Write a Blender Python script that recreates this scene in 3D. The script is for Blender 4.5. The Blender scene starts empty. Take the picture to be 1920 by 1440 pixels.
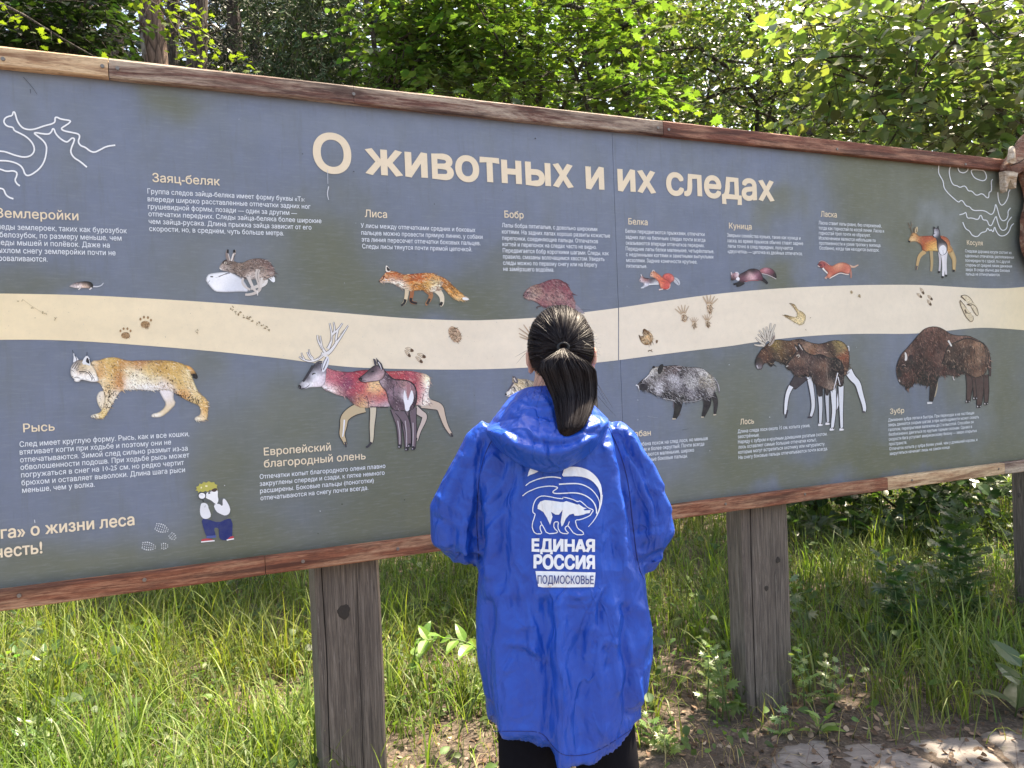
import bpy, bmesh, math, random
import numpy as np
from mathutils import Vector, Matrix, geometry, noise as mnoise
from mathutils.bvhtree import BVHTree
random.seed(7); RNG = np.random.default_rng(11)
SC = bpy.context.scene
COL = SC.collection
# ---------------------------------------------------------------- camera
EYE = 1.55; FPX = 1400.0
PITCH = math.radians(1.0); ROLL = math.radians(2.25)
Fv = np.array([0, math.cos(PITCH), -math.sin(PITCH)])
_U0 = np.array([0, math.sin(PITCH), math.cos(PITCH)]); _X = np.array([1.0, 0, 0])
Rv = _X*math.cos(ROLL) - _U0*math.sin(ROLL)
Uv = _U0*math.cos(ROLL) + _X*math.sin(ROLL)
cam = bpy.data.cameras.new('camera'); camo = bpy.data.objects.new('camera', cam); COL.objects.link(camo)
cam.sensor_width = 36; cam.lens = FPX/1920*36; cam.clip_end = 500; cam.clip_start = .02
mw = Matrix.Identity(4)
for i in range(3):
    mw[i][0] = Rv[i]; mw[i][1] = Uv[i]; mw[i][2] = -Fv[i]
mw[2][3] = EYE
camo.matrix_world = mw; SC.camera = camo
# ---------------------------------------------------------------- light
SUN_DIR = Vector((0.52, 0.50, 1.42)).normalized()      # towards the sun
sel = math.asin(SUN_DIR.z); saz = math.atan2(SUN_DIR.x, SUN_DIR.y)
W = bpy.data.worlds.new('World'); SC.world = W; W.use_nodes = True
nt = W.node_tree; bg = nt.nodes['Background']
sky = nt.nodes.new('ShaderNodeTexSky'); sky.sky_type = 'NISHITA'; sky.sun_disc = False
sky.sun_elevation = sel; sky.sun_rotation = saz; sky.air_density = 1.0; sky.dust_density = 3.0; sky.ozone_density = 1.0
nt.links.new(sky.outputs[0], bg.inputs[0]); bg.inputs[1].default_value = 0.13
sl = bpy.data.lights.new('sun', 'SUN'); sl.energy = 4.6; sl.angle = math.radians(.55); sl.color = (1, .94, .84)
so = bpy.data.objects.new('sun', sl); COL.objects.link(so)
so.rotation_euler = SUN_DIR.to_track_quat('Z', 'Y').to_euler()
SC.view_settings.view_transform = 'Standard'; SC.view_settings.look = 'None'
SC.view_settings.gamma = 1; SC.view_settings.use_curve_mapping = False
SC.view_settings.exposure = 2.05
SC.view_settings.use_white_balance = True; SC.view_settings.white_balance_temperature = 7700; SC.view_settings.white_balance_tint = 10
SC.render.engine = 'CYCLES'
SC.cycles.max_bounces = 8; SC.cycles.transparent_max_bounces = 8
# ---------------------------------------------------------------- helpers
def s2l(c):
    c = np.asarray(c, float)
    return np.where(c <= .04045, c/12.92, ((c+.055)/1.055)**2.4)
def hexc(h):
    h = h.lstrip('#')
    if len(h) == 3: h = ''.join(k*2 for k in h)
    return s2l([int(h[i:i+2], 16)/255 for i in (0, 2, 4)])
def link(o, parent=None):
    COL.objects.link(o)
    if parent is not None: o.parent = parent
    return o
def tag(o, label=None, cat=None, group=None, kind=None):
    if label: o['label'] = label
    if cat: o['category'] = cat
    if group: o['group'] = group
    if kind: o['kind'] = kind
    return o
def empty(name, loc=(0, 0, 0), rz=0):
    o = bpy.data.objects.new(name, None); o.location = loc; o.rotation_euler = (0, 0, rz); o.empty_display_size = .1
    return link(o)
def mesh_obj(name, V, F, mat=None, parent=None, smooth=False, cols=None, mats=None):
    me = bpy.data.meshes.new(name)
    me.from_pydata([tuple(v) for v in V] if not isinstance(V, np.ndarray) else V.tolist(), [], F if isinstance(F, list) else F.tolist())
    me.update()
    if mat is not None:
        for m in (mat if isinstance(mat, (list, tuple)) else [mat]): me.materials.append(m)
    if mats is not None: me.polygons.foreach_set('material_index', np.asarray(mats, dtype=np.int32))
    if smooth: me.polygons.foreach_set('use_smooth', [True]*len(me.polygons))
    if cols is not None: set_cols(me, cols)
    return link(bpy.data.objects.new(name, me), parent)
def set_cols(me, cols, name='Col'):
    cols = np.asarray(cols, float)
    if cols.shape[1] == 3: cols = np.hstack([cols, np.ones((len(cols), 1))])
    a = me.color_attributes.new(name, 'FLOAT_COLOR', 'POINT')
    a.data.foreach_set('color', cols.astype(np.float32).ravel())
def grid_mesh(nu, nv, fn):
    V = [fn(i/(nu-1), j/(nv-1)) for j in range(nv) for i in range(nu)]
    F = [(j*nu+i, j*nu+i+1, (j+1)*nu+i+1, (j+1)*nu+i) for j in range(nv-1) for i in range(nu-1)]
    return V, F
def box_vf(x0, x1, y0, y1, z0, z1):
    V = [(x, y, z) for z in (z0, z1) for y in (y0, y1) for x in (x0, x1)]
    F = [(0, 2, 3, 1), (4, 5, 7, 6), (0, 1, 5, 4), (2, 6, 7, 3), (0, 4, 6, 2), (1, 3, 7, 5)]
    return V, F
def tube(path, rad, seg=8, caps=True):
    P = [Vector(p) for p in path]; n = len(P)
    rad = rad if hasattr(rad, '__len__') else [rad]*n
    V = []; F = []; prev = None
    for i, p in enumerate(P):
        t = (P[min(i+1, n-1)]-P[max(i-1, 0)]).normalized()
        if prev is None:
            a = Vector((0, 0, 1)) if abs(t.z) < .9 else Vector((1, 0, 0)); prev = t.cross(a).normalized()
        prev = (prev - t*prev.dot(t)).normalized(); b = t.cross(prev)
        for k in range(seg):
            an = 2*math.pi*k/seg
            V.append(tuple(p + (prev*math.cos(an)+b*math.sin(an))*rad[i]))
    for i in range(n-1):
        for k in range(seg):
            a = i*seg+k; c = i*seg+(k+1) % seg
            F.append((a, c, c+seg, a+seg))
    if caps: F.append(tuple(range(seg))[::-1]); F.append(tuple(range((n-1)*seg, n*seg)))
    return V, F
def merge(parts):
    V = []; F = []
    for v, f in parts:
        o = len(V); V += [tuple(x) for x in v]; F += [tuple(i+o for i in q) for q in f]
    return V, F
# ---- node helpers
class NT:
    def __init__(s, name):
        s.m = bpy.data.materials.new(name); s.m.use_nodes = True; s.t = s.m.node_tree
        s.b = s.t.nodes['Principled BSDF']; s.out = s.t.nodes['Material Output']
    def n(s, typ, **k):
        o = s.t.nodes.new(typ)
        for a, v in k.items(): setattr(o, a, v)
        return o
    def l(s, a, b): s.t.links.new(a, b)
    def val(s, sock, v):
        if hasattr(v, 'is_output') or isinstance(v, bpy.types.NodeSocket): s.l(v, sock)
        else: sock.default_value = v
    def coord(s, kind='Object', scale=(1, 1, 1), rot=(0, 0, 0)):
        tc = s.n('ShaderNodeTexCoord'); mp = s.n('ShaderNodeMapping'); s.l(tc.outputs[kind], mp.inputs[0])
        mp.inputs['Scale'].default_value = scale; mp.inputs['Rotation'].default_value = rot; return mp.outputs[0]
    def noise(s, vec, scale=5, detail=4, rough=.6, dist=0):
        o = s.n('ShaderNodeTexNoise'); s.l(vec, o.inputs['Vector']); o.inputs['Scale'].default_value = scale
        o.inputs['Detail'].default_value = detail; o.inputs['Roughness'].default_value = rough; o.inputs['Distortion'].default_value = dist
        return o.outputs['Fac']
    def ramp(s, fac, stops, interp='LINEAR'):
        o = s.n('ShaderNodeValToRGB'); s.l(fac, o.inputs[0]); o.color_ramp.interpolation = interp
        e = o.color_ramp.elements
        while len(e) < len(stops): e.new(.5)
        for q, (p, c) in zip(e, stops):
            q.position = p; q.color = (*c, 1) if hasattr(c, '__len__') else (c, c, c, 1)
        return o.outputs[0]
    def mix(s, fac, a, b, mode='MIX'):
        o = s.n('ShaderNodeMix', data_type='RGBA', blend_type=mode)
        s.val(o.inputs[0], fac)
        for sock, v in ((o.inputs[6], a), (o.inputs[7], b)):
            if isinstance(v, bpy.types.NodeSocket): s.l(v, sock)
            else: sock.default_value = (*v, 1)
        return o.outputs[2]
    def math(s, op, a, b=0.0):
        o = s.n('ShaderNodeMath', operation=op); s.val(o.inputs[0], a); s.val(o.inputs[1], b); return o.outputs[0]
    def bump(s, h, strength=.3, dist=.01, normal=None):
        o = s.n('ShaderNodeBump'); s.l(h, o.inputs['Height']); o.inputs['Strength'].default_value = strength
        o.inputs['Distance'].default_value = dist
        if normal is not None: s.l(normal, o.inputs['Normal'])
        return o.outputs[0]
    def attr(s, name='Col'):
        o = s.n('ShaderNodeAttribute'); o.attribute_name = name; return o.outputs['Color']
    def set(s, col=None, rough=None, normal=None, **k):
        if col is not None:
            if isinstance(col, bpy.types.NodeSocket): s.l(col, s.b.inputs['Base Color'])
            else: s.b.inputs['Base Color'].default_value = (*col, 1)
        if rough is not None: s.val(s.b.inputs['Roughness'], rough)
        if normal is not None: s.l(normal, s.b.inputs['Normal'])
        for a, v in k.items(): s.val(s.b.inputs[a.replace('_', ' ')], v)
        return s.m
# ---------------------------------------------------------------- the board plane, and points of the photo on it
ANG = math.radians(67.0)
BU = np.array([math.sin(ANG), math.cos(ANG), 0.0]); BN = np.array([math.cos(ANG), -math.sin(ANG), 0.0])
def ray(x, y): return (x-960)/FPX*Rv - (y-720)/FPX*Uv + Fv
_d = ray(1440, 700); BC = _d*(3.3/_d[1])
SEAM = None
def PB(x, y):
    """photo point -> (s, z) on the board's front plane"""
    d = ray(x, y); t = (BC@BN)/(d@BN); q = d*t
    return np.array([(q-BC)@BU, q[2]+EYE])
def PBs(pts):
    pts = np.asarray(pts, float)
    d = ((pts[:, :1]-960)/FPX)*Rv - ((pts[:, 1:2]-720)/FPX)*Uv + Fv
    t = (BC@BN)/(d@BN); q = d*t[:, None]
    return np.stack([(q-BC)@BU, q[:, 2]+EYE], 1)
def s_at(x, z):
    y = 700.0
    for _ in range(6):
        a = PB(x, y)[1]; b = PB(x, y+1)[1]; y += (z-a)/(b-a)
    return PB(x, y)[0]
def ground(x, y, z=0.0):
    d = ray(x, y); t = (z-EYE)/d[2]; return Vector((d[0]*t, d[1]*t, z))
def at_depth(x, y, Y):
    d = ray(x, y); t = Y/d[1]; return Vector((d[0]*t, Y, EYE+d[2]*t))
# board-local frame: x along the board, y out of its back, z up; origin at BC on the ground
BOARD = empty('information_board', (BC[0], BC[1], 0), math.atan2(BU[1], BU[0]))
tag(BOARD, 'long grey-blue information board with printed animals, timber rails and thick grey posts', 'information board')
def blk(s, z, off=0.0): return (s, -off, z)           # a point on the board, off metres in front of it
# ================================================================ materials of the board
def m_panel():
    t = NT('board_laminate'); c = t.attr(); v = t.coord('Object')
    n1 = t.noise(v, 14, 6, .7); n2 = t.noise(t.coord('Object', (3, 3, 22)), 6, 5, .7); n3 = t.noise(v, 220, 2, .5)
    c = t.mix(t.math('MULTIPLY', t.ramp(n1, [(.35, 0.), (.75, 1.)]), .22), c, (.10, .12, .11))
    c = t.mix(t.math('MULTIPLY', t.ramp(n3, [(.70, 0.), (.76, 1.)]), .35), c, (.07, .08, .07))
    c = t.mix(t.math('MULTIPLY', t.ramp(n2, [(.5, 0.), (.75, 1.)]), .22), c, (.32, .36, .38))
    n4 = t.noise(t.coord('Object', (9, 9, .9)), 5, 6, .7); c = t.mix(t.math('MULTIPLY', t.ramp(n4, [(.52, 0.), (.72, 1.)]), .30), c, (.12, .135, .12))
    n5 = t.noise(t.coord('Object', (1, 1, 1)), 1.6, 5, .6); c = t.mix(t.math('MULTIPLY', t.ramp(n5, [(.45, 0.), (.7, 1.)]), .18), c, (.27, .30, .33))
    return t.set(c, t.ramp(n1, [(.3, .5), (.7, .75)]), t.bump(n1, .06, .01), Specular_IOR_Level=.35)
def m_print():
    t = NT('faded_print'); c = t.attr(); v = t.coord('Object')
    n = t.noise(v, 30, 5, .7); n2 = t.noise(v, 260, 2, .5)
    c = t.mix(t.math('MULTIPLY', t.ramp(n, [(.4, 0.), (.8, 1.)]), .14), c, (.30, .31, .26))
    c = t.mix(t.math('MULTIPLY', t.ramp(n2, [(.71, 0.), (.76, 1.)]), .4), c, (.16, .15, .12))
    return t.set(c, .62, t.bump(n, .04, .01), Specular_IOR_Level=.35)
def m_rail(name, base, mid, pale, amt, sc=1.0):
    t = NT(name); v = t.coord('Object', (1.6, 20, 20)); v2 = t.coord('Object', (.9, 7, 9))
    g = t.noise(v, 7*sc, 9, .72, .5); p = t.noise(v2, 2.4*sc, 7, .68, .6); f = t.noise(t.coord('Object', (10, 60, 190)), 4, 3, .6)
    q = t.noise(t.coord('Object', (1.3, 9, 14)), 2.2, 5, .6, .4)
    c = t.ramp(g, [(.28, base), (.5, mid), (.68, tuple(np.array(mid)*1.35))])
    c = t.mix(t.ramp(t.math('ADD', t.math('MULTIPLY', p, .7), t.math('MULTIPLY', g, .3)), [(.5-amt, 0.), (.62-amt*.6, 1.)]), c, pale)
    c = t.mix(t.ramp(f, [(.52, 0.), (.7, .75)]), c, tuple(np.array(base)*.55))
    c = t.mix(t.ramp(q, [(.48, 0.), (.62, .78)]), c, tuple(np.array(base)*.75))
    return t.set(c, .78, t.bump(t.math('ADD', f, g), .35, .004))
def m_grey_wood(name='weathered_timber', warm=0.0):
    t = NT(name); at = t.attr('Grain')
    v = t.coord('Object', (30, 30, 1.1)); g = t.noise(v, 3.2, 9, .72, 1.2); f = t.noise(t.coord('Object', (160, 160, 3)), 2.6, 4, .6, .4)
    p = t.noise(t.coord('Object', (4, 4, .8)), 2.5, 5, .6)
    c = t.ramp(g, [(.3, (.060+warm, .048, .041)), (.5, (.160+warm, .128, .104)), (.68, (.275+warm, .228, .19))])
    c = t.mix(t.ramp(p, [(.45, 0.), (.7, .65)]), c, (.10+warm, .080, .068))
    c = t.mix(t.ramp(f, [(.50, 0.), (.66, .8)]), c, (.035, .028, .026))
    pale = t.ramp(t.noise(t.coord('Object', (40, 40, 2.2)), 3, 8, .75), [(.60, 0.), (.70, .8)])
    c = t.mix(pale, c, (.42, .37, .33))
    c = t.mix(t.math('MULTIPLY', at, 1.0), c, (.022, .018, .016))  # near-black colour on the crack floors, fainter on their lips
    h = t.math('ADD', t.math('MULTIPLY', f, -.8), g)
    return t.set(c, .88, t.bump(h, .7, .008))
MP, MPR = m_panel(), m_print()
M_RED = m_rail('stained_rail_red', (.075, .022, .012), (.24, .082, .042), (.44, .25, .15), .03)
M_BROWN = m_rail('stained_rail_brown', (.055, .022, .018), (.15, .062, .045), (.46, .37, .29), .075)
M_TAN = m_rail('worn_rail_tan', (.20, .075, .03), (.40, .21, .11), (.66, .48, .30), .11)
M_TOPR = m_rail('stained_rail_dull_red', (.07, .022, .016), (.20, .07, .045), (.40, .21, .14), .01)
M_POST = m_grey_wood()
def m_plain(name, col, rough=.6, metal=0.0):
    t = NT(name); n = t.noise(t.coord('Object'), 60, 4, .6)
    c = t.mix(t.ramp(n, [(.35, 0.), (.7, .5)]), col, tuple(np.array(col)*.6))
    return t.set(c, rough, t.bump(n, .1, .002), Metallic=metal)
M_STEEL = m_plain('dull_screw_steel', (.25, .22, .20), .5, .7)
# ================================================================ panels
Z_TOP, Z_BOT = PB(640, 161)[1]-.004, PB(480, 1078)[1]
ZT_IN, ZB_IN = PB(205, 152)[1], PB(560, 1032.5)[1]
S_SEAM = PB(1159, 560)[0]; S_L = PB(0, 600)[0]-1.15; S_R = PB(1920, 600)[0]+.16
BLOB = []          # algae stains (photo x, y, radius x, radius y, strength)
for a in '''300,190,28,22,.8;330,205,40,26,.9;640,470,60,60,.9;590,440,50,40,.5;690,540,70,40,1;760,580,90,18,.8;560,500,60,60,.6;640,560,60,40,.9
940,560,60,40,1;900,580,80,25,.9;960,500,40,40,.5;20,520,60,30,.7;350,490,50,40,.5;100,535,70,12,.5;420,430,60,20,.3;400,570,60,14,.5
60,1075,160,30,1;200,1050,120,40,.7;330,1040,90,20,.4;440,950,50,90,.9;420,880,40,60,.6;470,1010,60,40,.8;560,760,50,40,.8;545,800,60,50,.8;720,800,60,50,.7
600,1020,120,40,.5;700,960,90,70,.9;770,900,70,80,.8;760,800,40,60,.4;830,960,80,60,.9;540,880,90,20,.5;480,1040,90,12,.8;390,680,30,40,.6;860,820,30,60,.4
1240,210,60,12,.3;1300,700,60,40,.3;1370,760,50,70,1;1350,830,40,50,.9;1330,880,70,24,.8;1400,850,50,50,.6;1420,700,40,50,.7;1250,930,90,14,.5;1455,395,24,18,1
1465,510,18,26,1;1475,530,20,30,.9;1620,330,60,60,.9;1680,360,70,70,1.1;1700,320,80,40,1;1640,290,60,30,.8;1760,300,40,60,.5;1700,430,60,40,.7;1660,520,50,30,.5;1850,380,60,60,.8
1880,450,40,50,.9;1860,340,40,30,.7;1780,480,50,40,.6;1860,700,60,70,1;1890,640,40,40,.9;1880,780,60,60,1;1820,860,120,18,.9;1700,860,90,14,.9;1640,850,60,24,.8;1620,720,30,60,.6
1600,800,50,60,.8;1580,870,80,14,.8;1480,890,60,14,.6;1660,870,40,10,.8;1740,880,200,8,.6;1590,700,20,50,.5;1900,850,40,30,1;1400,905,200,8,.6;1100,960,200,40,.4'''.replace('\n', ';').split(';'):
    BLOB.append([float(q) for q in a.split(',')])
BLOB = np.array(BLOB)
PALE = np.array([[1775, 400, 22, 26, .9], [1740, 385, 20, 16, .7], [1800, 430, 10, 30, .5], [1820, 800, 14, 40, .5], [1850, 760, 10, 30, .3], [1660, 800, 12, 30, .3], [700, 250, 200, 24, .35], [300, 170, 200, 10, .4], [1230, 300, 60, 50, .2]])
def unproj(S, Z):
    q = BC[None, :] + S[:, None]*BU[None, :]; q = q.copy(); q[:, 2] = Z-EYE
    w = q@Fv; return 960+FPX*(q@Rv)/w, 720-FPX*(q@Uv)/w
def fbm(x, y, o=4, s=1.0, seed=0):
    return np.array([mnoise.fractal(Vector((a*s, b*s, seed*7.3)), .8, 2.1, o) for a, b in zip(x, y)])
def make_panel(s0, s1, lab):
    nu = int((s1-s0)/.016)+2; nv = 96
    S, Z = np.meshgrid(np.linspace(s0, s1, nu), np.linspace(Z_BOT+.01, Z_TOP-.01, nv)); S = S.ravel(); Z = Z.ravel()
    px, py = unproj(S, Z)
    w1 = fbm(S, Z, 5, 3.0, 1); w2 = fbm(S, Z, 5, 3.0, 2); w3 = fbm(S, Z, 5, 2.0, 3); w4 = fbm(S*2.5, Z*.7, 4, 4.0, 4)
    X = px+38*w1; Y = py+38*w2; a = np.zeros(len(S)); b = np.zeros(len(S))
    for x, y, rx, ry, k in BLOB: a += k*.86*np.exp(-.5*(((X-x)/rx)**2+((Y-y)/ry)**2))
    for x, y, rx, ry, k in PALE: b += k*np.exp(-.5*(((X-x)/rx)**2+((Y-y)/ry)**2))
    a += .12*np.clip(w3, 0, 1)+.16*np.clip(w4, 0, 1)
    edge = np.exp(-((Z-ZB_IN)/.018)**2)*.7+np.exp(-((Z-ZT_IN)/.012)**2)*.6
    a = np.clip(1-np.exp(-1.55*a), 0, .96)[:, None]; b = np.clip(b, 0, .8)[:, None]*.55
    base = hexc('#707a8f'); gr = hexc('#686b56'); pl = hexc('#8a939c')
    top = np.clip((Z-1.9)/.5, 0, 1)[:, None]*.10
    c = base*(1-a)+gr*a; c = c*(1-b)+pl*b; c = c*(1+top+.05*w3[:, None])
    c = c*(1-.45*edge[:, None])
    F = [(j*nu+i, j*nu+i+1, (j+1)*nu+i+1, (j+1)*nu+i) for j in range(nv-1) for i in range(nu-1)]
    V = [blk(s, z) for s, z in zip(S, Z)]
    n = len(V)    # a back and edges: 18 mm sheet
    V += [(x, .018, z) for x, y, z in V]
    F += [(a_+n, d_+n, c_+n, b_+n) for a_, b_, c_, d_ in F]
    bd = [i for i in range(nu)]+[j*nu+nu-1 for j in range(1, nv)]+[(nv-1)*nu+i for i in range(nu-2, -1, -1)]+[j*nu for j in range(nv-2, 0, -1)]
    F += [(bd[k], bd[k]+n, bd[(k+1) % len(bd)]+n, bd[(k+1) % len(bd)]) for k in range(len(bd))]
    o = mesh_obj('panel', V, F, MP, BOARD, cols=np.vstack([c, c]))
    o['label'] = lab
make_panel(S_L, S_SEAM-.0008, 'larger left sheet of the board')
make_panel(S_SEAM+.0008, S_R, 'right sheet of the board beyond the seam')
mesh_obj('seam_strip', *box_vf(S_SEAM-.012, S_SEAM+.012, .019, .034, Z_BOT+.02, Z_TOP-.02), M_POST, BOARD)
# ================================================================ rails
def rail(s0, s1, z0, z1, mat, lab, out=.026):
    n = max(6, int((s1-s0)/.05)); sd = random.random()*50; ring = [(-out, z0+.002), (-out-.0025, z0+.006), (-out-.003, (z0+z1)/2), (-out-.0025, z1-.006), (-out, z1-.002), (.03, z1), (.03, z0)]
    V = []; F = []
    for i in range(n+1):
        s = s0+(s1-s0)*i/n
        for k, (y, z) in enumerate(ring):
            d = .0022*mnoise.noise(Vector((s*4, k*3.1, sd)))
            V.append((s, y+d*.6, z+d))
    m = len(ring)
    for i in range(n):
        for k in range(m): F.append((i*m+k, (i+1)*m+k, (i+1)*m+(k+1) % m, i*m+(k+1) % m))
    F.append(tuple(range(m))); F.append(tuple(range(n*m, n*m+m))[::-1])
    o = mesh_obj('frame_rail', V, F, mat, BOARD); o['label'] = lab; return o
tops = [PB(205, 130)[0], PB(1236, 245)[0]]; 
rail(S_L, tops[0]-.0012, ZT_IN, Z_TOP, M_TAN, 'bare tan top rail piece at the left')
rail(tops[0]+.0012, PB(660, 180)[0], ZT_IN, Z_TOP, M_BROWN, 'dark brown top rail with pale worn streaks')
rail(PB(660, 180)[0]+.001, tops[1]-.0012, ZT_IN, Z_TOP, M_BROWN, 'long brown middle piece of the top rail')
rail(tops[1]+.0012, S_R, ZT_IN, Z_TOP, M_TOPR, 'dull red top rail piece at the right')
bt = [PB(496, 1060)[0], PB(1655, 905)[0], PB(1874, 880)[0]]
rail(S_L, bt[0]-.001, Z_BOT, ZB_IN, M_RED, 'red stained bottom rail at the left')
rail(bt[0]+.001, PB(1040, 990)[0], Z_BOT, ZB_IN, M_RED, 'red stained bottom rail beside the person')
rail(PB(1040, 990)[0]+.001, bt[1]-.001, Z_BOT, ZB_IN, M_RED, 'red stained bottom rail above the middle post')
rail(bt[1]+.001, bt[2]-.001, Z_BOT, ZB_IN, M_TAN, 'pale worn bottom rail piece')
rail(bt[2]+.001, S_R, Z_BOT, ZB_IN, M_BROWN, 'brown bottom rail end piece')
sv, sf = tube([(0, -.001, 0), (0, -.0045, 0)], [.0062, .0055], 12)
hv, hf = tube([(0, -.0046, 0), (0, -.0052, 0)], [.0024, .0024], 6)
def screw(s, z):
    o = mesh_obj('screw', sv, sf, M_STEEL, BOARD) if not screw.first else screw.first.copy()
    if screw.first: link(o, BOARD)
    screw.first = screw.first or o
    o.location = (s, -.0275, z)
screw.first = None
for x, y in ((194, 131), (222, 135), (272, 1083), (566, 1049), (742, 1026), (1352, 943), (1226, 244), (1246, 247), (660, 182), (1560, 283), (1800, 311), (1500, 925), (1700, 899), (1862, 878), (10, 118), (40, 1112)):
    q = PB(x, y); screw(q[0], q[1])
# ================================================================ posts
def post(sc, w, d, z1, z0, cracks, knots, lab, seed):
    """a heavy timber post: the cross-section is lofted upward; cracks are real grooves in its front"""
    ringx = []
    N = 26
    front = [(-w/2+w*i/N, 0) for i in range(N+1)]
    nz = 60; V = []; F = []; G = []
    for j in range(nz+1):
        z = z0+(z1-z0)*j/nz; row = []
        for i, (x, _) in enumerate(front):
            y = 0.0; dk = 0.0
            ex = min(abs(x+w/2), abs(w/2-x))
            if ex < .014: y += .006*(1-ex/.014)**1.5
            y += .003*mnoise.noise(Vector((x*26, z*1.3, seed)))
            x2 = x+.003*mnoise.noise(Vector((seed, z*2.2, x*5)))
            row.append((x2, y, z, dk))
        cr = []
        for (cx, cw, cd, za, zb) in cracks:
            xc = cx+.006*mnoise.noise(Vector((seed+cx*9, z*2.4, 0)))
            k = max(0, min(1, (z-za)/.12, (zb-z)/.12)); k = k if za < z < zb else 0
            cr.append((xc, cw*(.25+.75*k), cd*k))
        # insert the groove columns
        pts = [(x, y, 0.0) for x, y, _, _ in row]
        out = []
        for p in pts:
            if any(abs(p[0]-c[0]) < c[1]*1.2+.0012 for c in cr): p = None
            out.append(p)
        rr = []
        ci = {i: c for i, c in enumerate(cr)}
        cols = []
        for i, (x, y, _) in enumerate(pts): cols.append((x, y, 0.0))
        # snap the four nearest columns of each crack to its lips and floor
        for (xc, cw, cd) in cr:
            i0 = min(range(2, N-2), key=lambda q: abs(front[q][0]-xc))
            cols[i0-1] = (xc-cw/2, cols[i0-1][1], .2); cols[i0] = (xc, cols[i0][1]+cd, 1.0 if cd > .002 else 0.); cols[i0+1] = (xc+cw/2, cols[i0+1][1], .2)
        for x, y, g in cols: V.append((x, y, z)); G.append(g)
        for q in (.33, .66, 1.0): V.append((w/2+.002*mnoise.noise(Vector((seed, z*3, q))), d*q, z)); G.append(0)
        for q in (1.0, .66, .33): V.append((-w/2+.002*mnoise.noise(Vector((seed+3, z*3, q))), d*q, z)); G.append(0)
    m = N+1+6
    for j in range(nz):
        for k in range(m): F.append((j*m+k, j*m+(k+1) % m, (j+1)*m+(k+1) % m, (j+1)*m+k))
    F.append(tuple(range(m))[::-1]); F.append(tuple(range(nz*m, nz*m+m)))
    o = mesh_obj('post', V, F, M_POST, BOARD); o.location = (sc, .036, 0)
    a = o.data.color_attributes.new('Grain', 'FLOAT_COLOR', 'POINT'); G = np.array(G)
    a.data.foreach_set('color', np.repeat(np.stack([G, G, G, np.ones(len(G))], 1), 1, 0).astype(np.float32).ravel())
    o['label'] = lab
    for kx, kz, r in knots:
        kv = []; kf = []; n = 22
        for q, (rr, yy) in enumerate(((1.15, .0015), (1.0, -.0016), (.85, -.0024), (.6, -.0021), (.3, -.0026), (.08, -.002))):
            for k in range(n):
                an = 2*math.pi*k/n; wv = 1+.08*math.sin(3*an+kx*40)+.05*math.sin(7*an)
                kv.append((r*rr*wv*math.cos(an)*.86, yy, r*rr*wv*math.sin(an)))
        for q in range(5):
            for k in range(n): kf.append((q*n+k, q*n+(k+1) % n, (q+1)*n+(k+1) % n, (q+1)*n+k))
        kf.append(tuple(range(5*n, 6*n))[::-1])
        g = mesh_obj('knot', kv, [f[::-1] for f in kf], M_KNOT, o); g.location = (kx, 0, kz)
    return o
t = NT('dark_knot'); v = t.coord('Object'); w = t.n('ShaderNodeTexWave', wave_type='RINGS', rings_direction='Y'); t.l(v, w.inputs[0]); w.inputs['Scale'].default_value = 130; w.inputs['Distortion'].default_value = 6; w.inputs['Detail'].default_value = 4
M_KNOT = t.set(t.mix(w.outputs['Fac'], (.022, .017, .014), (.060, .048, .040)), .85, t.bump(w.outputs['Fac'], .4, .003))
def s_back(x, y):     # position along the board of a point on the posts' front face, 36 mm behind the panel
    d = ray(x, y); c = BC-BN*.036; tt = (c@BN)/(d@BN); q = d*tt; return (q-BC)@BU, q[2]+EYE
for (xl, xr, yy, base, cracks, knots, lab, sd) in (
    (590, 712, 1075, -.25, [(.030, .0022, .010, -.2, .93), (-.088, .004, .012, -.3, 1.2)], [((645, 1147), .024)], 'near post with one large dark knot', 1.0),
    (1392, 1474, 955, -.1, [(-.082, .007, .03, -.1, 1.3), (.045, .003, .01, -.1, .6)], [((1459, 1050), .013), ((1437, 1103), .012)], 'middle post with a deep split down its left side', 2.0),
    (1962, 2060, 930, -.1, [(.03, .004, .01, 0, .9)], [((1911, 928), .012)], 'far post at the right edge', 3.0)):
    a, b = s_back(xl, yy)[0], s_back(xr, yy)[0]; sc_ = (a+b)/2; w_ = (b-a)+(.012 if sd == 2.0 else 0)
    kk = [(s_back(*p)[0]-sc_, s_back(*p)[1], r) for p, r in knots]
    post(sc_, w_, w_*(.40 if sd > 1 else .7), Z_TOP-.12, base, cracks, kk, lab, sd)
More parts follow.
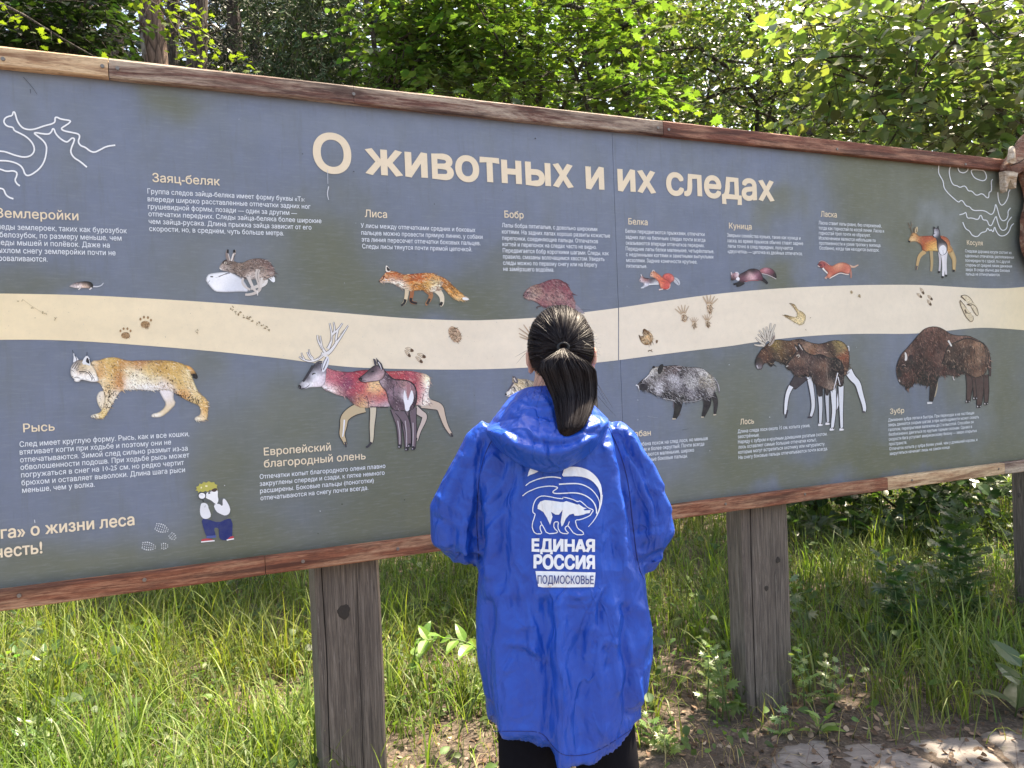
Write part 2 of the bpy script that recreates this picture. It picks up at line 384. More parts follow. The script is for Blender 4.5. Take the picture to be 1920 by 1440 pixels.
# ================================================================ flat print
def chaikin(p, closed=True, n=1):
    p = [tuple(q) for q in p]
    for _ in range(n):
        o = []; m = len(p)
        if not closed: o.append(p[0])
        for i in range(m if closed else m-1):
            a = p[i]; b = p[(i+1) % m]
            o.append((a[0]*.75+b[0]*.25, a[1]*.75+b[1]*.25)); o.append((a[0]*.25+b[0]*.75, a[1]*.25+b[1]*.75))
        if not closed: o.append(p[-1])
        p = o
    return p
def inside(px, py, poly):
    r = np.zeros(len(px), bool); m = len(poly)
    for i in range(m):
        x1, y1 = poly[i]; x2, y2 = poly[(i+1) % m]
        if y1 == y2: continue
        k = ((y1 > py) != (y2 > py)) & (px < (x2-x1)*(py-y1)/(y2-y1)+x1); r ^= k
    return r
def winding(px, py, polys):
    w = np.zeros(len(px), int)
    for poly in polys:
        A = np.asarray(poly); B = np.roll(A, -1, 0)
        for (x1, y1), (x2, y2) in zip(A, B):
            if y1 == y2: continue
            t_ = px < (x2-x1)*(py-y1)/(y2-y1)+x1
            if y2 > y1: w += ((y1 <= py) & (py < y2) & t_)
            else: w -= ((y2 <= py) & (py < y1) & t_)
    return w
def fill(poly, step=None, holes=()):
    """triangulate an outline (with points inside every `step`) -> vertices, triangles"""
    pts = [Vector(p) for p in poly]; edges = [(i, (i+1) % len(poly)) for i in range(len(poly))]
    for h in holes:
        o = len(pts); pts += [Vector(p) for p in h]; edges += [(o+i, o+(i+1) % len(h)) for i in range(len(h))]
    if step:
        A = np.array(poly); x0, y0 = A.min(0); x1, y1 = A.max(0)
        gx, gy = np.meshgrid(np.arange(x0, x1, step), np.arange(y0, y1, step*.87)); gx = gx+((np.arange(gx.shape[0]) % 2)*step/2)[:, None]
        gx = gx.ravel()+RNG.uniform(-.12, .12, gx.size)*step; gy = gy.ravel()+RNG.uniform(-.12, .12, gy.size)*step
        k = inside(gx, gy, poly)
        for h in holes: k &= ~inside(gx, gy, h)
        pts += [Vector((a, b)) for a, b in zip(gx[k], gy[k])]
    v, e, f, *_ = geometry.delaunay_2d_cdt(pts, edges, [], 0, 1e-6)
    v = np.array([tuple(q) for q in v]); f = np.array([q for q in f if len(q) == 3])
    c = v[f].mean(1); k = inside(c[:, 0], c[:, 1], poly)
    for h in holes: k &= ~inside(c[:, 0], c[:, 1], h)
    return v, f[k]
def ribbon(pts, w0, w1=None):
    """a stroke of varying width in the plane"""
    w1 = w0 if w1 is None else w1; P = np.array(pts, float); n = len(P)
    T = np.gradient(P, axis=0); T /= np.linalg.norm(T, axis=1)[:, None]+1e-9; N = np.stack([-T[:, 1], T[:, 0]], 1)
    w = (w0+(w1-w0)*np.linspace(0, 1, n))[:, None]/2
    v = np.vstack([P+N*w, P-N*w]); f = [(i, i+1, n+i+1) for i in range(n-1)]+[(i, n+i+1, n+i) for i in range(n-1)]
    return v, np.array(f)
class Art:
    """one printed picture: layers of fills, strokes and fur in photo points, laid on the board"""
    def __init__(s, name, ox=0, oy=0, k=1.0, step=2.6):
        s.name = name; s.o = (ox, oy); s.k = k; s.step = step; s.V = []; s.F = []; s.C = []; s.L = []; s.n = 0; s.lay = 0; s.polys = []; s.cpts = None; s.gain = 1.0
    def t(s, pts): return [(s.o[0]+x/s.k, s.o[1]+y/s.k) for x, y in pts]
    def add(s, v, f, c, lay):
        s.V.append(v); s.F.append(np.asarray(f)+s.n); s.C.append(c); s.L.append(np.full(len(v), lay)); s.n += len(v)
    def shape(s, pts, col, sm=1, noise=.0, ns=.35, an=(1, 1), holes=(), rim=.42, ink=0):
        """col: a hex colour, or a list of (x, y, hex) colour points that blend into each other"""
        P = s.t(pts); P = chaikin(P, True, sm) if sm else P; s.lay += 1; s.polys.append(P)
        H = [s.t(h) for h in holes]
        multi = not isinstance(col, str)
        v, f = fill(P, s.step if (multi or noise) else None, H)
        if multi:
            cp = np.array([(s.o[0]+x/s.k, s.o[1]+y/s.k) for x, y, _ in col]); cc = np.array([hexc(h) for _, _, h in col]); s.cpts = (cp, cc)
            d = ((v[:, None, :]-cp[None])**2).sum(2); nn_ = np.sqrt(((cp[:, None]-cp[None])**2).sum(2)+np.eye(len(cp))*1e9).min(1).mean()*.58; d = d-d.min(1)[:, None]; w = np.exp(-d/(2*nn_*nn_)); c = (w[:, :, None]*cc[None]).sum(1)/w.sum(1)[:, None]
        else: c = np.repeat(hexc(col)[None], len(v), 0)
        if noise:
            m = np.array([mnoise.fractal(Vector((x*ns*an[0], y*ns*an[1], s.lay*3.0)), .7, 2., 3) for x, y in v])
            c = c*np.clip(1+1.05*noise*m, .12, 2.4)[:, None]
        if multi and rim:
            A = np.array(P); B = np.roll(A, -1, 0); e = np.full(len(v), 1e9)
            for a, b in zip(A, B):
                ab = b-a; t_ = np.clip(((v-a)@ab)/(ab@ab+1e-9), 0, 1); e = np.minimum(e, np.hypot(*(v-a-t_[:, None]*ab).T))
            c = c*(1-rim*np.exp(-(e/1.6)**2))[:, None]
        if multi: g = c.mean(); c = np.clip(s.gain*g*(np.clip(c, 0, 9)/g)**1.35, .004, 1)
        s.add(v, f, c, s.lay)
        if ink: s.line(list(pts)+[pts[0]], ink, '#17141a', ink, 1 if sm else 0)
        return s
    def line(s, pts, w, col, w1=None, sm=2):
        w *= 1.2; w1 = None if w1 is None else w1*1.2
        P = chaikin(s.t(pts), False, sm) if sm else s.t(pts); v, f = ribbon(P, w/s.k, None if w1 is None else w1/s.k)
        s.lay += .25; s.add(v, f, np.repeat(hexc(col)[None], len(v), 0), s.lay); return s
    def fur(s, n, length, width, cols, ang=0, spread=.5, poly=-1, box=None, al=1):
        if n >= 300 and al == 1: s.fur(int(n*.20), length*1.9, width*2.5, cols, ang, spread*.8, poly, box, 2)
        P = s.polys[poly]; A = np.array(P); x0, y0 = A.min(0); x1, y1 = A.max(0)
        if box: b = s.t([box[:2], box[2:]]); x0, y0 = b[0]; x1, y1 = b[1]
        gx = RNG.uniform(x0, x1, n*3); gy = RNG.uniform(y0, y1, n*3); k = np.where(inside(gx, gy, P))[0][:n]
        s.lay += .25; cc = [hexc(c) for c in cols]
        L = length/s.k*1.1; w = width/s.k*1.7
        for i in k:
            a = math.radians(ang+RNG.normal(0, 1)*spread*60); l = L*RNG.uniform(.5, 1.2); x, y = gx[i], gy[i]
            ck = cc[RNG.integers(len(cc))]
            if s.cpts is not None: dd_ = ((s.cpts[0]-np.array([x, y]))**2).sum(1); bc = s.cpts[1][int(np.argmin(dd_))]; ck = ck*.5+bc*.5*(1.3 if ck.mean() > bc.mean() else .6)
            dx, dy = math.cos(a)*l, math.sin(a)*l; nx, ny = -math.sin(a)*w/2, math.cos(a)*w/2
            v = np.array([(x+nx, y+ny), (x-nx, y-ny), (x+dx, y+dy)])
            s.add(v, [(0, 1, 2)], np.repeat(ck[None], 3, 0), s.lay)
        return s
    def build(s, label=None, parent=None, off=.0016):
        v = np.vstack(s.V); f = np.vstack(s.F); c = np.vstack(s.C); L = np.concatenate(s.L)
        q = PBs(v); a = q[f[:, 0]]; b = q[f[:, 1]]; d = q[f[:, 2]]
        cr = (b[:, 0]-a[:, 0])*(d[:, 1]-a[:, 1])-(b[:, 1]-a[:, 1])*(d[:, 0]-a[:, 0])
        f = np.where((cr > 0)[:, None], f, f[:, ::-1])
        V = np.stack([q[:, 0], -(off+L*.00006), q[:, 1]], 1)
        o = mesh_obj(s.name, V, f, MPR, parent or BOARD, cols=c)
        if label: o['label'] = label
        return o
# ---- the cream band
up = [(-900, 546), (-300, 549), (0, 550), (150, 553), (260, 558.5), (400, 567), (540, 578), (700, 592), (780, 598), (870, 601), (920, 600), (1010, 596), (1095, 585.5), (1159, 577.5), (1240, 565), (1340, 551), (1450, 541), (1560, 536), (1640, 534), (1730, 534), (1790, 538), (1850, 541), (1890, 540.5), (1920, 538), (1980, 531), (2040, 522)]
lo = [(2040, 634), (1980, 626), (1920, 619), (1880, 616), (1840, 614), (1800, 617.5), (1750, 623), (1700, 626.5), (1640, 625.5), (1560, 627), (1480, 633), (1412, 642), (1370, 649), (1300, 657), (1240, 664.5), (1163, 675), (1110, 681), (1000, 689), (900, 693), (800, 693), (720, 691), (660, 689), (600, 682.5), (540, 673.5), (480, 667), (400, 658.5), (300, 650), (180, 641), (90, 637), (0, 637), (-300, 640), (-900, 650)]
def cut_band(x0, x1, lab):
    def cl(p):
        p = sorted(chaikin(p, False, 2)); xs = np.array([q[0] for q in p]); ys = np.array([q[1] for q in p])
        return [(x, float(np.interp(x, xs, ys))) for x in [x0]+[q for q in xs if x0 < q < x1]+[x1]]
    a = Art('cream_band', step=9); a.polys = []
    P = cl(up)+cl(lo)[::-1]; v, f = fill(P, 9)
    c0, c1, c2 = hexc('#ebdcba'), hexc('#e9dfce'), hexc('#e6d9b8'); tt = np.clip(v[:, :1]/1150, 0, 1); t2 = np.clip((v[:, :1]-1780)/140, 0, 1)
    c = c0*(1-tt)+c1*tt; c = c*(1-t2)+c2*t2
    m = np.array([mnoise.fractal(Vector((x*.012, y*.03, 5.0)), .7, 2., 4) for x, y in v])[:, None]; c = c*(1+.05*m)*np.array([1, 1-.02, 1-.04])
    a.add(v, f, c, 0); return a.build(lab, off=.0009)
xs_ = 1159.5
cut_band(-640, 1158.8, 'wavy cream band across the left sheet'); cut_band(1160.4, 1975, 'wavy cream band across the right sheet')
# ---- lettering
def BIGSIGN(loops, ar):
    q = max((ar(a) for a in loops), key=abs); return 1.0 if q > 0 else -1.0
def outline(text, bold=0.0, res=3):
    cu = bpy.data.curves.new('tmp', 'FONT'); cu.body = text; cu.size = 1; cu.resolution_u = res; cu.fill_mode = 'NONE'
    o = bpy.data.objects.new('tmp', cu); COL.objects.link(o)
    me = bpy.data.meshes.new_from_object(o.evaluated_get(bpy.context.evaluated_depsgraph_get()))
    v = np.array([q.co[:2] for q in me.vertices]); nx = {}
    for e in me.edges: nx.setdefault(e.vertices[0], []).append(e.vertices[1]); nx.setdefault(e.vertices[1], []).append(e.vertices[0])
    seen = set(); loops = []
    for i in range(len(v)):
        if i in seen or i not in nx: continue
        lp = [i]; seen.add(i); p = i; c = nx[i][-1] if False else (i+1 if (i+1) in nx[i] else nx[i][0])
        while c not in seen:
            seen.add(c); lp.append(c); q = [k for k in nx[c] if k != p]
            if not q: break
            p, c = c, q[0]
        if len(lp) > 2: loops.append(v[lp])
    bpy.data.objects.remove(o); bpy.data.curves.remove(cu); bpy.data.meshes.remove(me)
    return loops
_gl = {}
def text_fill(text, bold=0.0, res=2, step=None):
    """own non-zero-winding fill, so overlapping strokes of a letter stay solid"""
    L = outline(text, bold, res)
    # cluster loops by x overlap: letters
    L.sort(key=lambda a: a[:, 0].min()); groups = []
    for a in L:
        x0, x1 = a[:, 0].min(), a[:, 0].max()
        if groups and x0 < groups[-1][1]-.002: groups[-1][0].append(a); groups[-1][1] = max(groups[-1][1], x1)
        else: groups.append([[a], x1])
    Vs = []; Fs = []; n = 0; ar = lambda a: .5*np.sum(a[:, 0]*np.roll(a[:, 1], -1)-np.roll(a[:, 0], -1)*a[:, 1])
    for ls, _ in groups:
        if bold:
            sg = BIGSIGN(ls, ar); q_ = []
            for a in ls:
                T = np.roll(a, -1, 0)-np.roll(a, 1, 0); T /= np.linalg.norm(T, axis=1)[:, None]+1e-9; q_.append(a+np.stack([T[:, 1], -T[:, 0]], 1)*bold*sg)
            ls = q_
        pts = []; ed = []
        for a in ls:
            o = len(pts); pts += [Vector(p) for p in a]; ed += [(o+i, o+(i+1) % len(a)) for i in range(len(a))]
        if step:
            A = np.vstack(ls); gx, gy = np.meshgrid(np.arange(A[:, 0].min(), A[:, 0].max(), step), np.arange(A[:, 1].min(), A[:, 1].max(), step)); gx = gx.ravel(); gy = gy.ravel()
            k = winding(gx, gy, ls) != 0; pts += [Vector(q) for q in zip(gx[k], gy[k])]
        v, e, f, *_ = geometry.delaunay_2d_cdt(pts, ed, [], 0, 1e-7)
        v = np.array([tuple(q) for q in v]); f = np.array([q for q in f if len(q) == 3])
        if not len(f): continue
        c = v[f].mean(1); k = winding(c[:, 0], c[:, 1], ls) != 0
        Vs.append(v); Fs.append(f[k]+n); n += len(v)
    return np.vstack(Vs), np.vstack(Fs)
BODY = '#e3e9f1'; HEAD = '#ead9be'
def letter(name, lines, cap=None, xh=None, col=BODY, bold=0.0, res=1, label=None):
    """lines: (x0, y0, x1, text) = left end of the baseline and right end, photo points; all on the board plane"""
    allv = []; allf = []; n = 0
    for x0, y0, x1, text in lines:
        v, f = text_fill(text, bold, res); s0, z0 = PB(x0, y0); s1 = s_at(x1, z0)
        h = (cap or xh); zz = PB(x0, y0-h)[1]-z0; sy = zz/(.727 if cap else .56)
        a0, a1 = v[:, 0].min(), v[:, 0].max(); sx = (s1-s0)/(a1-a0)
        q = np.stack([s0+(v[:, 0]-a0)*sx, np.full(len(v), -.0016), z0+v[:, 1]*sy], 1)
        allv.append(q); allf.append(f+n); n += len(v)
    V = np.vstack(allv); F = np.vstack(allf)
    o = mesh_obj(name, V, F, MPR, BOARD, cols=np.repeat(hexc(col)[None], len(V), 0)); o['label'] = label or name
    return o
def block(title, tl, tcap, cap, lines, what):
    letter('heading_text', [tuple(q) for q in tl], cap=tcap, col=HEAD, bold=.012, res=2, label='cream heading '+title)
    letter('body_text', lines, cap=cap, col=BODY, bold=.008, label='white paragraph '+what)
letter('title_text', [(588, 320.5, 660, 'О')], cap=71, col=HEAD, bold=.026, res=6, label='large cream capital letter that opens the title')
letter('title_text', [(685, 325.5, 1452, 'животных и их следах')], xh=48, col=HEAD, bold=.03, res=5, label='large cream title across the board')
block('ЗЕМЛЕРОЙКИ', [(-7, 407.5, 147.5, 'Землеройки')], 17.5, 10.5, [(-15, 429.5, 238, 'Следы землероек, таких как бурозубок'), (-12, 444.5, 228, 'и белозубок, по размеру меньше, чем'), (-14, 459, 206, 'следы мышей и полёвок. Даже на'), (-12, 474, 217, 'рыхлом снегу землеройки почти не'), (-10, 489, 89.6, 'проваливаются.')], 'about shrews')
block('ЗАЯЦ-БЕЛЯК', [(286, 341, 412.7, 'Заяц-беляк')], 16.5, 9.6, [(276.7, 363, 571.5, 'Группа следов зайца-беляка имеет форму буквы «Т»:'), (277, 377.5, 582, 'впереди широко расставленные отпечатки задних ног'), (277.5, 391.7, 557, 'грушевидной формы, позади — один за другим —'), (278.5, 405.6, 602.7, 'отпечатки передних. Следы зайца-беляка более широкие'), (279, 419.6, 584, 'чем зайца-русака. Длина прыжка зайца зависит от его'), (280, 433.3, 532.5, 'скорости, но, в среднем, чуть больше метра.')], 'about the hare')
block('ЛИСА', [(684, 407, 725.7, 'Лиса')], 14, 8.6, [(676.5, 427, 891, 'У лисы между отпечатками средних и боковых'), (677.5, 440.2, 904.5, 'пальцев можно провести прямую линию, у собаки'), (678, 453, 900.7, 'эта линия пересечет отпечатки боковых пальцев.'), (679, 465.8, 885, 'Следы лисы тянутся почти прямой цепочкой.')], 'about the fox')
block('БОБР', [(945.7, 408, 981.7, 'Бобр')], 13, 8, [(941, 426, 1119.5, 'Лапы бобра пятипалые, с довольно широкими'), (941, 438, 1143.5, 'когтями. На задних лапах хорошо развиты кожистые'), (941.5, 450, 1121, 'перепонки, соединяющие пальцы. Отпечатков'), (942, 461.5, 1118.5, 'когтей и перепонок на следах часто не видно.'), (942.5, 473.3, 1141, 'Передвигается бобр короткими шагами. Следы, как'), (943, 484.8, 1133, 'правило, смазаны волочащимся хвостом. Увидеть'), (943, 496.5, 1119.5, 'следы можно по первому снегу или на берегу'), (943.5, 508, 1038.7, 'не замёрзшего водоёма.')], 'about the beaver')
block('БЕЛКА', [(1178, 420.7, 1214, 'Белка')], 11.6, 7.2, [(1172.5, 436.5, 1320.7, 'Белки передвигаются прыжками, отпечатки'), (1172.5, 447.6, 1322, 'задних лап на беличьих следах почти всегда'), (1173, 458.6, 1320.5, 'оказываются впереди отпечатков передних.'), (1173, 469.6, 1338.5, 'Передние лапы белки маленькие, четырёхпалые,'), (1173.5, 480.4, 1337, 'с недлинными когтями и заметными выпуклыми'), (1174, 491.2, 1307, 'мозолями. Задние конечности крупнее,'), (1174, 502, 1213, 'пятипалые.')], 'about the squirrel')
block('КУНИЦА', [(1366.7, 428.5, 1409, 'Куница')], 11, 6.8, [(1363, 444, 1500.5, 'Зверьки семейства куньих, такие как куница и'), (1363, 454.2, 1505.5, 'ласка, во время прыжков обычно ставят задние'), (1364, 464.3, 1486, 'лапы точно в след передних, получается'), (1364, 474.3, 1504.5, '«двухчетка» — цепочка из двойных отпечатков.')], 'about the marten')
block('ЛАСКА', [(1538.6, 406.2, 1568.6, 'Ласка')], 10.5, 6.5, [(1534.5, 420.6, 1652, 'Ласка ставит лапы ровно, без опережений,'), (1534.5, 430.3, 1657, 'тогда как горностай по косой линии. Ласка и'), (1535, 439.8, 1632, 'горностай троп почти не образуют.'), (1535, 449.3, 1641.5, 'Исключением являются небольшие по'), (1535.5, 458.7, 1651.5, 'протяженности и узкие тропки у жилища.'), (1536, 468, 1648, 'Особенно, когда там находится выводок.')], 'about the weasel')
block('КОСУЛЯ', [(1812.5, 459, 1842, 'Косуля')], 9, 5.6, [(1809, 473.2, 1896, 'Следовая дорожка косули состоит из'), (1809, 482, 1901, 'сдвоенных отпечатков, расположенных'), (1809.5, 490.8, 1893, 'поочередно то с одной, то с другой'), (1810, 499.4, 1897, 'стороны от средней линии движения'), (1810, 508, 1893, 'зверя. В следе обычно два боковых'), (1810.5, 516.5, 1874.5, 'пальца не отпечатываются.')], 'about the roe deer')
block('РЫСЬ', [(44, 810.5, 103, 'Рысь')], 16, 10.3, [(37, 838, 355, 'След имеет круглую форму. Рысь, как и все кошки,'), (37.3, 852.5, 321, 'втягивает когти при ходьбе и поэтому они не'), (38, 867, 352, 'отпечатываются. Зимой след сильно размыт из-за'), (38.7, 881, 355, 'обволошенности подошв. При ходьбе рысь может'), (40, 895.3, 345, 'погружаться в снег на 10-25 см, но редко чертит'), (40.7, 910, 347, 'брюхом и оставляет выволоки. Длина шага рыси'), (42, 924, 178, 'меньше, чем у волка.')], 'about the lynx')
letter('slogan_text', [(2, 1010, 252.5, 'га» о жизни леса'), (-9, 1046.5, 80, 'честь!')], xh=17.5, col=HEAD, bold=.022, res=3, label='cream slogan in the lower left corner')
block('ЕВРОПЕЙСКИЙ БЛАГОРОДНЫЙ ОЛЕНЬ', [(495, 854, 620.5, 'Европейский'), (495, 876.5, 685.6, 'благородный олень')], 14.5, 8.8, [(487, 898, 722.5, 'Отпечатки копыт благородного оленя плавно'), (487, 911.3, 721, 'закруглены спереди и сзади, к пятке немного'), (487.7, 924.6, 701, 'расширены. Боковые пальцы (поноготки)'), (488.5, 938, 690.5, 'отпечатываются на снегу почти всегда.')], 'about the red deer')
block('КАБАН', [(1181, 819.5, 1220, 'Кабан')], 11.2, 7.2, [(1177, 838, 1326.7, 'След кабана похож на след лося, но меньше'), (1177.3, 848.2, 1320, 'размером и более округлый. Почти всегда'), (1178, 858.3, 1301, 'отпечатываются маленькие, широко'), (1178, 868.3, 1289, 'расставленные боковые пальцы.')], 'about the boar')
block('ЛОСЬ', [(1387.5, 796, 1413.5, 'Лось')], 10.5, 6.6, [(1383, 812, 1518.5, 'Длина следа лося около 15 см, копыта узкие,'), (1383, 821.8, 1423.5, 'заострённые.'), (1383.5, 831.6, 1550.5, 'Наряду с зубром и крупным домашним рогатым скотом,'), (1384, 841.3, 1530.5, 'лось оставляет самые большие отпечатки копыт,'), (1384, 851, 1546.5, 'которые могут встретиться охотнику или натуралисту.'), (1384.5, 861, 1551.5, 'На снегу боковые пальцы отпечатываются почти всегда.')], 'about the elk')
block('ЗУБР', [(1668.5, 776, 1695, 'Зубр')], 9.6, 5.9, [(1665, 790.4, 1826.5, 'Движения зубра легки и быстры. При переходах и на пастбищах'), (1665, 799.4, 1835, 'зверь движется скорым шагом, а при необходимости может скакать'), (1665.5, 808.4, 1825, 'галопом, перепрыгивая валежины до 2 м высотой. Способен он'), (1666, 817.4, 1822, 'безбоязненно двигаться по крутым горным склонам. Однако в'), (1666, 826.4, 1831, 'скорости бега уступает американскому бизону — зверю открытых'), (1666.5, 835.4, 1700, 'пространств.'), (1667, 844.4, 1832, 'Отпечаток копыта у зубра более узкий, чем у домашней коровы, и'), (1667.5, 853.4, 1781, 'закругляться начинает лишь на самом конце.')], 'about the bison')
# ================================================================ printed animals
CK, WH = '#15131a', '#e9eaee'
def legs(a, pts, w0, w1, col, hoof=None, edge=None):
    if edge: a.line(pts, w0+13, edge, w1+11)
    a.line(pts, w0, col, w1)
    if hoof: a.line(pts[-2:], w1+2, hoof, w1+4, sm=0)
# shrew
a = Art('printed_shrew', 0, 380, 4.8, 1.4)
a.line([(835, 755), (880, 757), (915, 745), (932, 722)], 10, '#cfd2dc', 4)
a.shape([(617, 755), (640, 742), (668, 722), (700, 716), (740, 708), (800, 708), (830, 722), (842, 750), (830, 770), (790, 770), (735, 768), (700, 772), (660, 765)], [(640, 745, '#9a8f93'), (640, 762, '#e0d8d8'), (690, 725, '#54494d'), (780, 715, '#221d22'), (830, 735, '#15131a'), (770, 762, '#c9b5a8'), (700, 765, '#e6dcda')], noise=.3)
a.line([(725, 765), (712, 782), (705, 782)], 9, '#e6e0e0', 5); a.line([(825, 765), (812, 780), (803, 780)], 12, '#e6e0e0', 6); a.line([(655, 742), (662, 742)], 6, CK)
a.line([(690, 722), (700, 735)], 5, '#b09b92'); a.build('small dark shrew with a long tail')
# hares
a = Art('printed_hare', 260, 300, 4.8, 2.0)
a.shape([(600, 1080), (612, 1050), (630, 1025), (690, 1015), (740, 1010), (815, 1008), (850, 1020), (900, 1050), (940, 1075), (985, 1150), (985, 1190), (930, 1185), (800, 1192), (740, 1190), (690, 1185), (655, 1155), (620, 1110)], [(640, 1050, '#e8ebf0'), (720, 1120, '#f4f5f8'), (820, 1170, '#d9dde6'), (900, 1090, '#ccd0da'), (830, 1060, '#eef0f5'), (930, 1150, '#dfe1e8')], noise=.05)
a.line([(720, 1050), (760, 1035), (812, 1012), (822, 1020), (780, 1030)], 6, '#4b4750', 3); a.line([(645, 1050), (670, 1052)], 8, CK); a.line([(640, 1085), (615, 1120)], 4, '#a0a4b0'); a.line([(690, 1060), (735, 1050)], 3, '#b5b9c4')
a.line([(600, 1078), (612, 1070)], 8, '#8d8b96')
a.line([(1135, 1080), (1130, 1110), (1060, 1140), (1010, 1160)], 30, '#cfc8c2', 20); a.line([(1150, 1075), (1145, 1115), (1075, 1150)], 24, '#e3dfdc', 20)
a.shape([(1165, 1060), (1190, 1040), (1222, 1050), (1228, 1085), (1220, 1104), (1195, 1095), (1180, 1075)], '#eceff4')
a.line([(940, 1060), (930, 1105), (960, 1145), (1005, 1170)], 18, '#c9c2bf', 16)
a.shape([(725, 965), (735, 945), (755, 915), (785, 895), (820, 900), (860, 910), (890, 925), (940, 925), (985, 900), (1040, 886), (1110, 886), (1160, 905), (1205, 950), (1225, 1000), (1222, 1045), (1190, 1055), (1165, 1065), (1135, 1085), (1100, 1075), (1062, 1062), (1030, 1075), (1000, 1078), (960, 1065), (920, 1050), (880, 1030), (840, 1010), (800, 1003), (760, 1000), (735, 985)],
 [(745, 960, '#8f7f78'), (735, 985, '#d8d2d0'), (790, 910, '#5f524d'), (800, 985, '#b8aca4'), (845, 960, '#6e5f58'), (900, 960, '#8d7d72'), (960, 1000, '#7a6a62'), (1030, 1030, '#b3a69e'), (1050, 900, '#8a7a72'), (1110, 920, '#6c5a57'), (1190, 960, '#7f6663'), (1200, 1020, '#8e7f7a'), (1120, 980, '#94847a'), (1040, 970, '#7d6c64'), (1010, 1060, '#d6cfcc'), (1150, 1050, '#a7988f'), (1090, 1050, '#b8aba4')], noise=.25, ns=.8)
a.fur(420, 22, 3, ['#54464a', '#b7aaa2', '#94847a', '#3f3538'], 20, .35)
a.line([(1075, 985), (1062, 1040), (1085, 1110), (1095, 1160), (1060, 1195), (1000, 1212), (958, 1212)], 34, '#c9c0ba', 15); a.line([(1108, 1060), (1098, 1150)], 20, '#d8d2cd', 14)
a.line([(985, 1050), (1010, 1110), (1040, 1170), (1070, 1190)], 28, '#cfc7c2', 13); a.line([(1068, 1180), (1070, 1220)], 12, '#dedad8', 6); a.line([(1078, 990), (1064, 1040), (1078, 1100)], 3, '#6d5f5b')
a.line([(815, 912), (795, 880), (790, 840), (803, 808)], 18, '#8d7f7a', 16); a.line([(800, 838), (803, 806)], 16, CK, 12); a.line([(822, 905), (812, 870), (806, 845)], 8, '#cfc4be', 6)
a.line([(840, 912), (850, 870), (866, 830), (860, 808)], 24, '#b0a39d', 16); a.line([(863, 835), (858, 808)], 20, CK, 14); a.line([(835, 908), (845, 870), (852, 845)], 10, '#e3dcd8', 7); a.line([(845, 912), (868, 850)], 4, CK)
a.shape([(768, 925), (782, 915), (797, 925), (790, 938), (774, 938)], '#e8dccb'); a.shape([(775, 925), (786, 920), (793, 927), (786, 935), (777, 934)], CK); a.line([(755, 930), (765, 910), (790, 900)], 8, '#3d3433')
a.line([(728, 972), (745, 990)], 5, '#f0eeee'); a.build('brown hare leaping over a white winter hare')
# fox
a = Art('printed_fox', 560, 220, 4.0, 2.0)
a.shape([(1030, 1200), (1060, 1190), (1110, 1215), (1160, 1265), (1210, 1310), (1250, 1345), (1285, 1365), (1250, 1376), (1190, 1376), (1150, 1355), (1110, 1310), (1070, 1270), (1045, 1240)], [(1060, 1210, '#b98452'), (1120, 1250, '#a8723f'), (1180, 1310, '#b5823f'), (1220, 1345, '#c99a55'), (1275, 1366, '#f0ece4'), (1120, 1310, '#d0a060'), (1190, 1365, '#e2c9a0')], noise=.3, ns=.7, an=(1, .5))
a.fur(170, 26, 3, ['#8a5a2e', '#dcb27a', '#7a4a26', '#f0d9b0'], 42, .2); a.shape([(1238, 1345), (1285, 1366), (1245, 1374), (1222, 1362)], '#f1efec')
a.line([(950, 1290), (995, 1325), (985, 1360), (960, 1400), (950, 1402)], 34, '#a9744c', 16); a.line([(982, 1360), (962, 1402)], 15, '#2a2424', 17)
a.line([(1030, 1290), (1060, 1320), (1075, 1350), (1075, 1400), (1060, 1412)], 42, '#e0d2b8', 17); a.line([(1074, 1385), (1062, 1412)], 16, '#2a2424', 20)
a.line([(850, 1290), (848, 1330), (838, 1370), (850, 1390), (885, 1394)], 28, '#a0613c', 15); a.line([(842, 1355), (838, 1378), (855, 1390), (888, 1396)], 17, '#211c20', 12)
a.line([(812, 1290), (808, 1340), (795, 1390), (770, 1414)], 28, '#d9c5a4', 14); a.line([(800, 1365), (792, 1395), (768, 1414)], 17, '#211c20', 14)
a.shape([(600, 1232), (612, 1212), (635, 1185), (655, 1160), (690, 1150), (740, 1160), (775, 1180), (830, 1178), (900, 1170), (975, 1165), (1030, 1180), (1060, 1200), (1065, 1240), (1060, 1280), (1020, 1310), (970, 1310), (930, 1295), (870, 1300), (830, 1305), (790, 1290), (740, 1265), (690, 1240), (640, 1240), (615, 1242)],
 [(612, 1225, '#c8874f'), (630, 1238, '#f2efe9'), (640, 1190, '#c47a42'), (700, 1170, '#b8733f'), (740, 1190, '#b5683c'), (760, 1250, '#efe9df'), (700, 1235, '#efe6da'), (800, 1290, '#e6dccb'), (800, 1210, '#b57a44'), (860, 1190, '#b5623a'), (850, 1260, '#c58a4c'), (920, 1200, '#b86a3c'), (960, 1190, '#c9894c'), (890, 1280, '#c8924f'), (960, 1260, '#c9a05a'), (1010, 1240, '#e2d0a0'), (1040, 1280, '#e9e2d2'), (1020, 1300, '#efe9dd'), (1020, 1190, '#c08a50'), (940, 1290, '#b5813f')], noise=.22, ns=.8)
a.fur(420, 22, 2.6, ['#8f4f2a', '#e2b87e', '#a8693a', '#f0d8b0', '#7a3f24'], 15, .5)
a.line([(930, 1250), (950, 1300), (990, 1330)], 3, '#7a4a2a'); a.line([(1040, 1210), (1050, 1260), (1030, 1300)], 3, '#8f5f36'); a.line([(860, 1260), (855, 1310)], 3, '#7a4a2a')
a.shape([(652, 1160), (650, 1120), (660, 1108), (690, 1150), (680, 1162)], '#efe6da'); a.shape([(662, 1156), (656, 1112), (692, 1150)], '#1d1a1f'); a.line([(612, 1228), (628, 1218), (640, 1198)], 7, '#2a1e1c', 3)
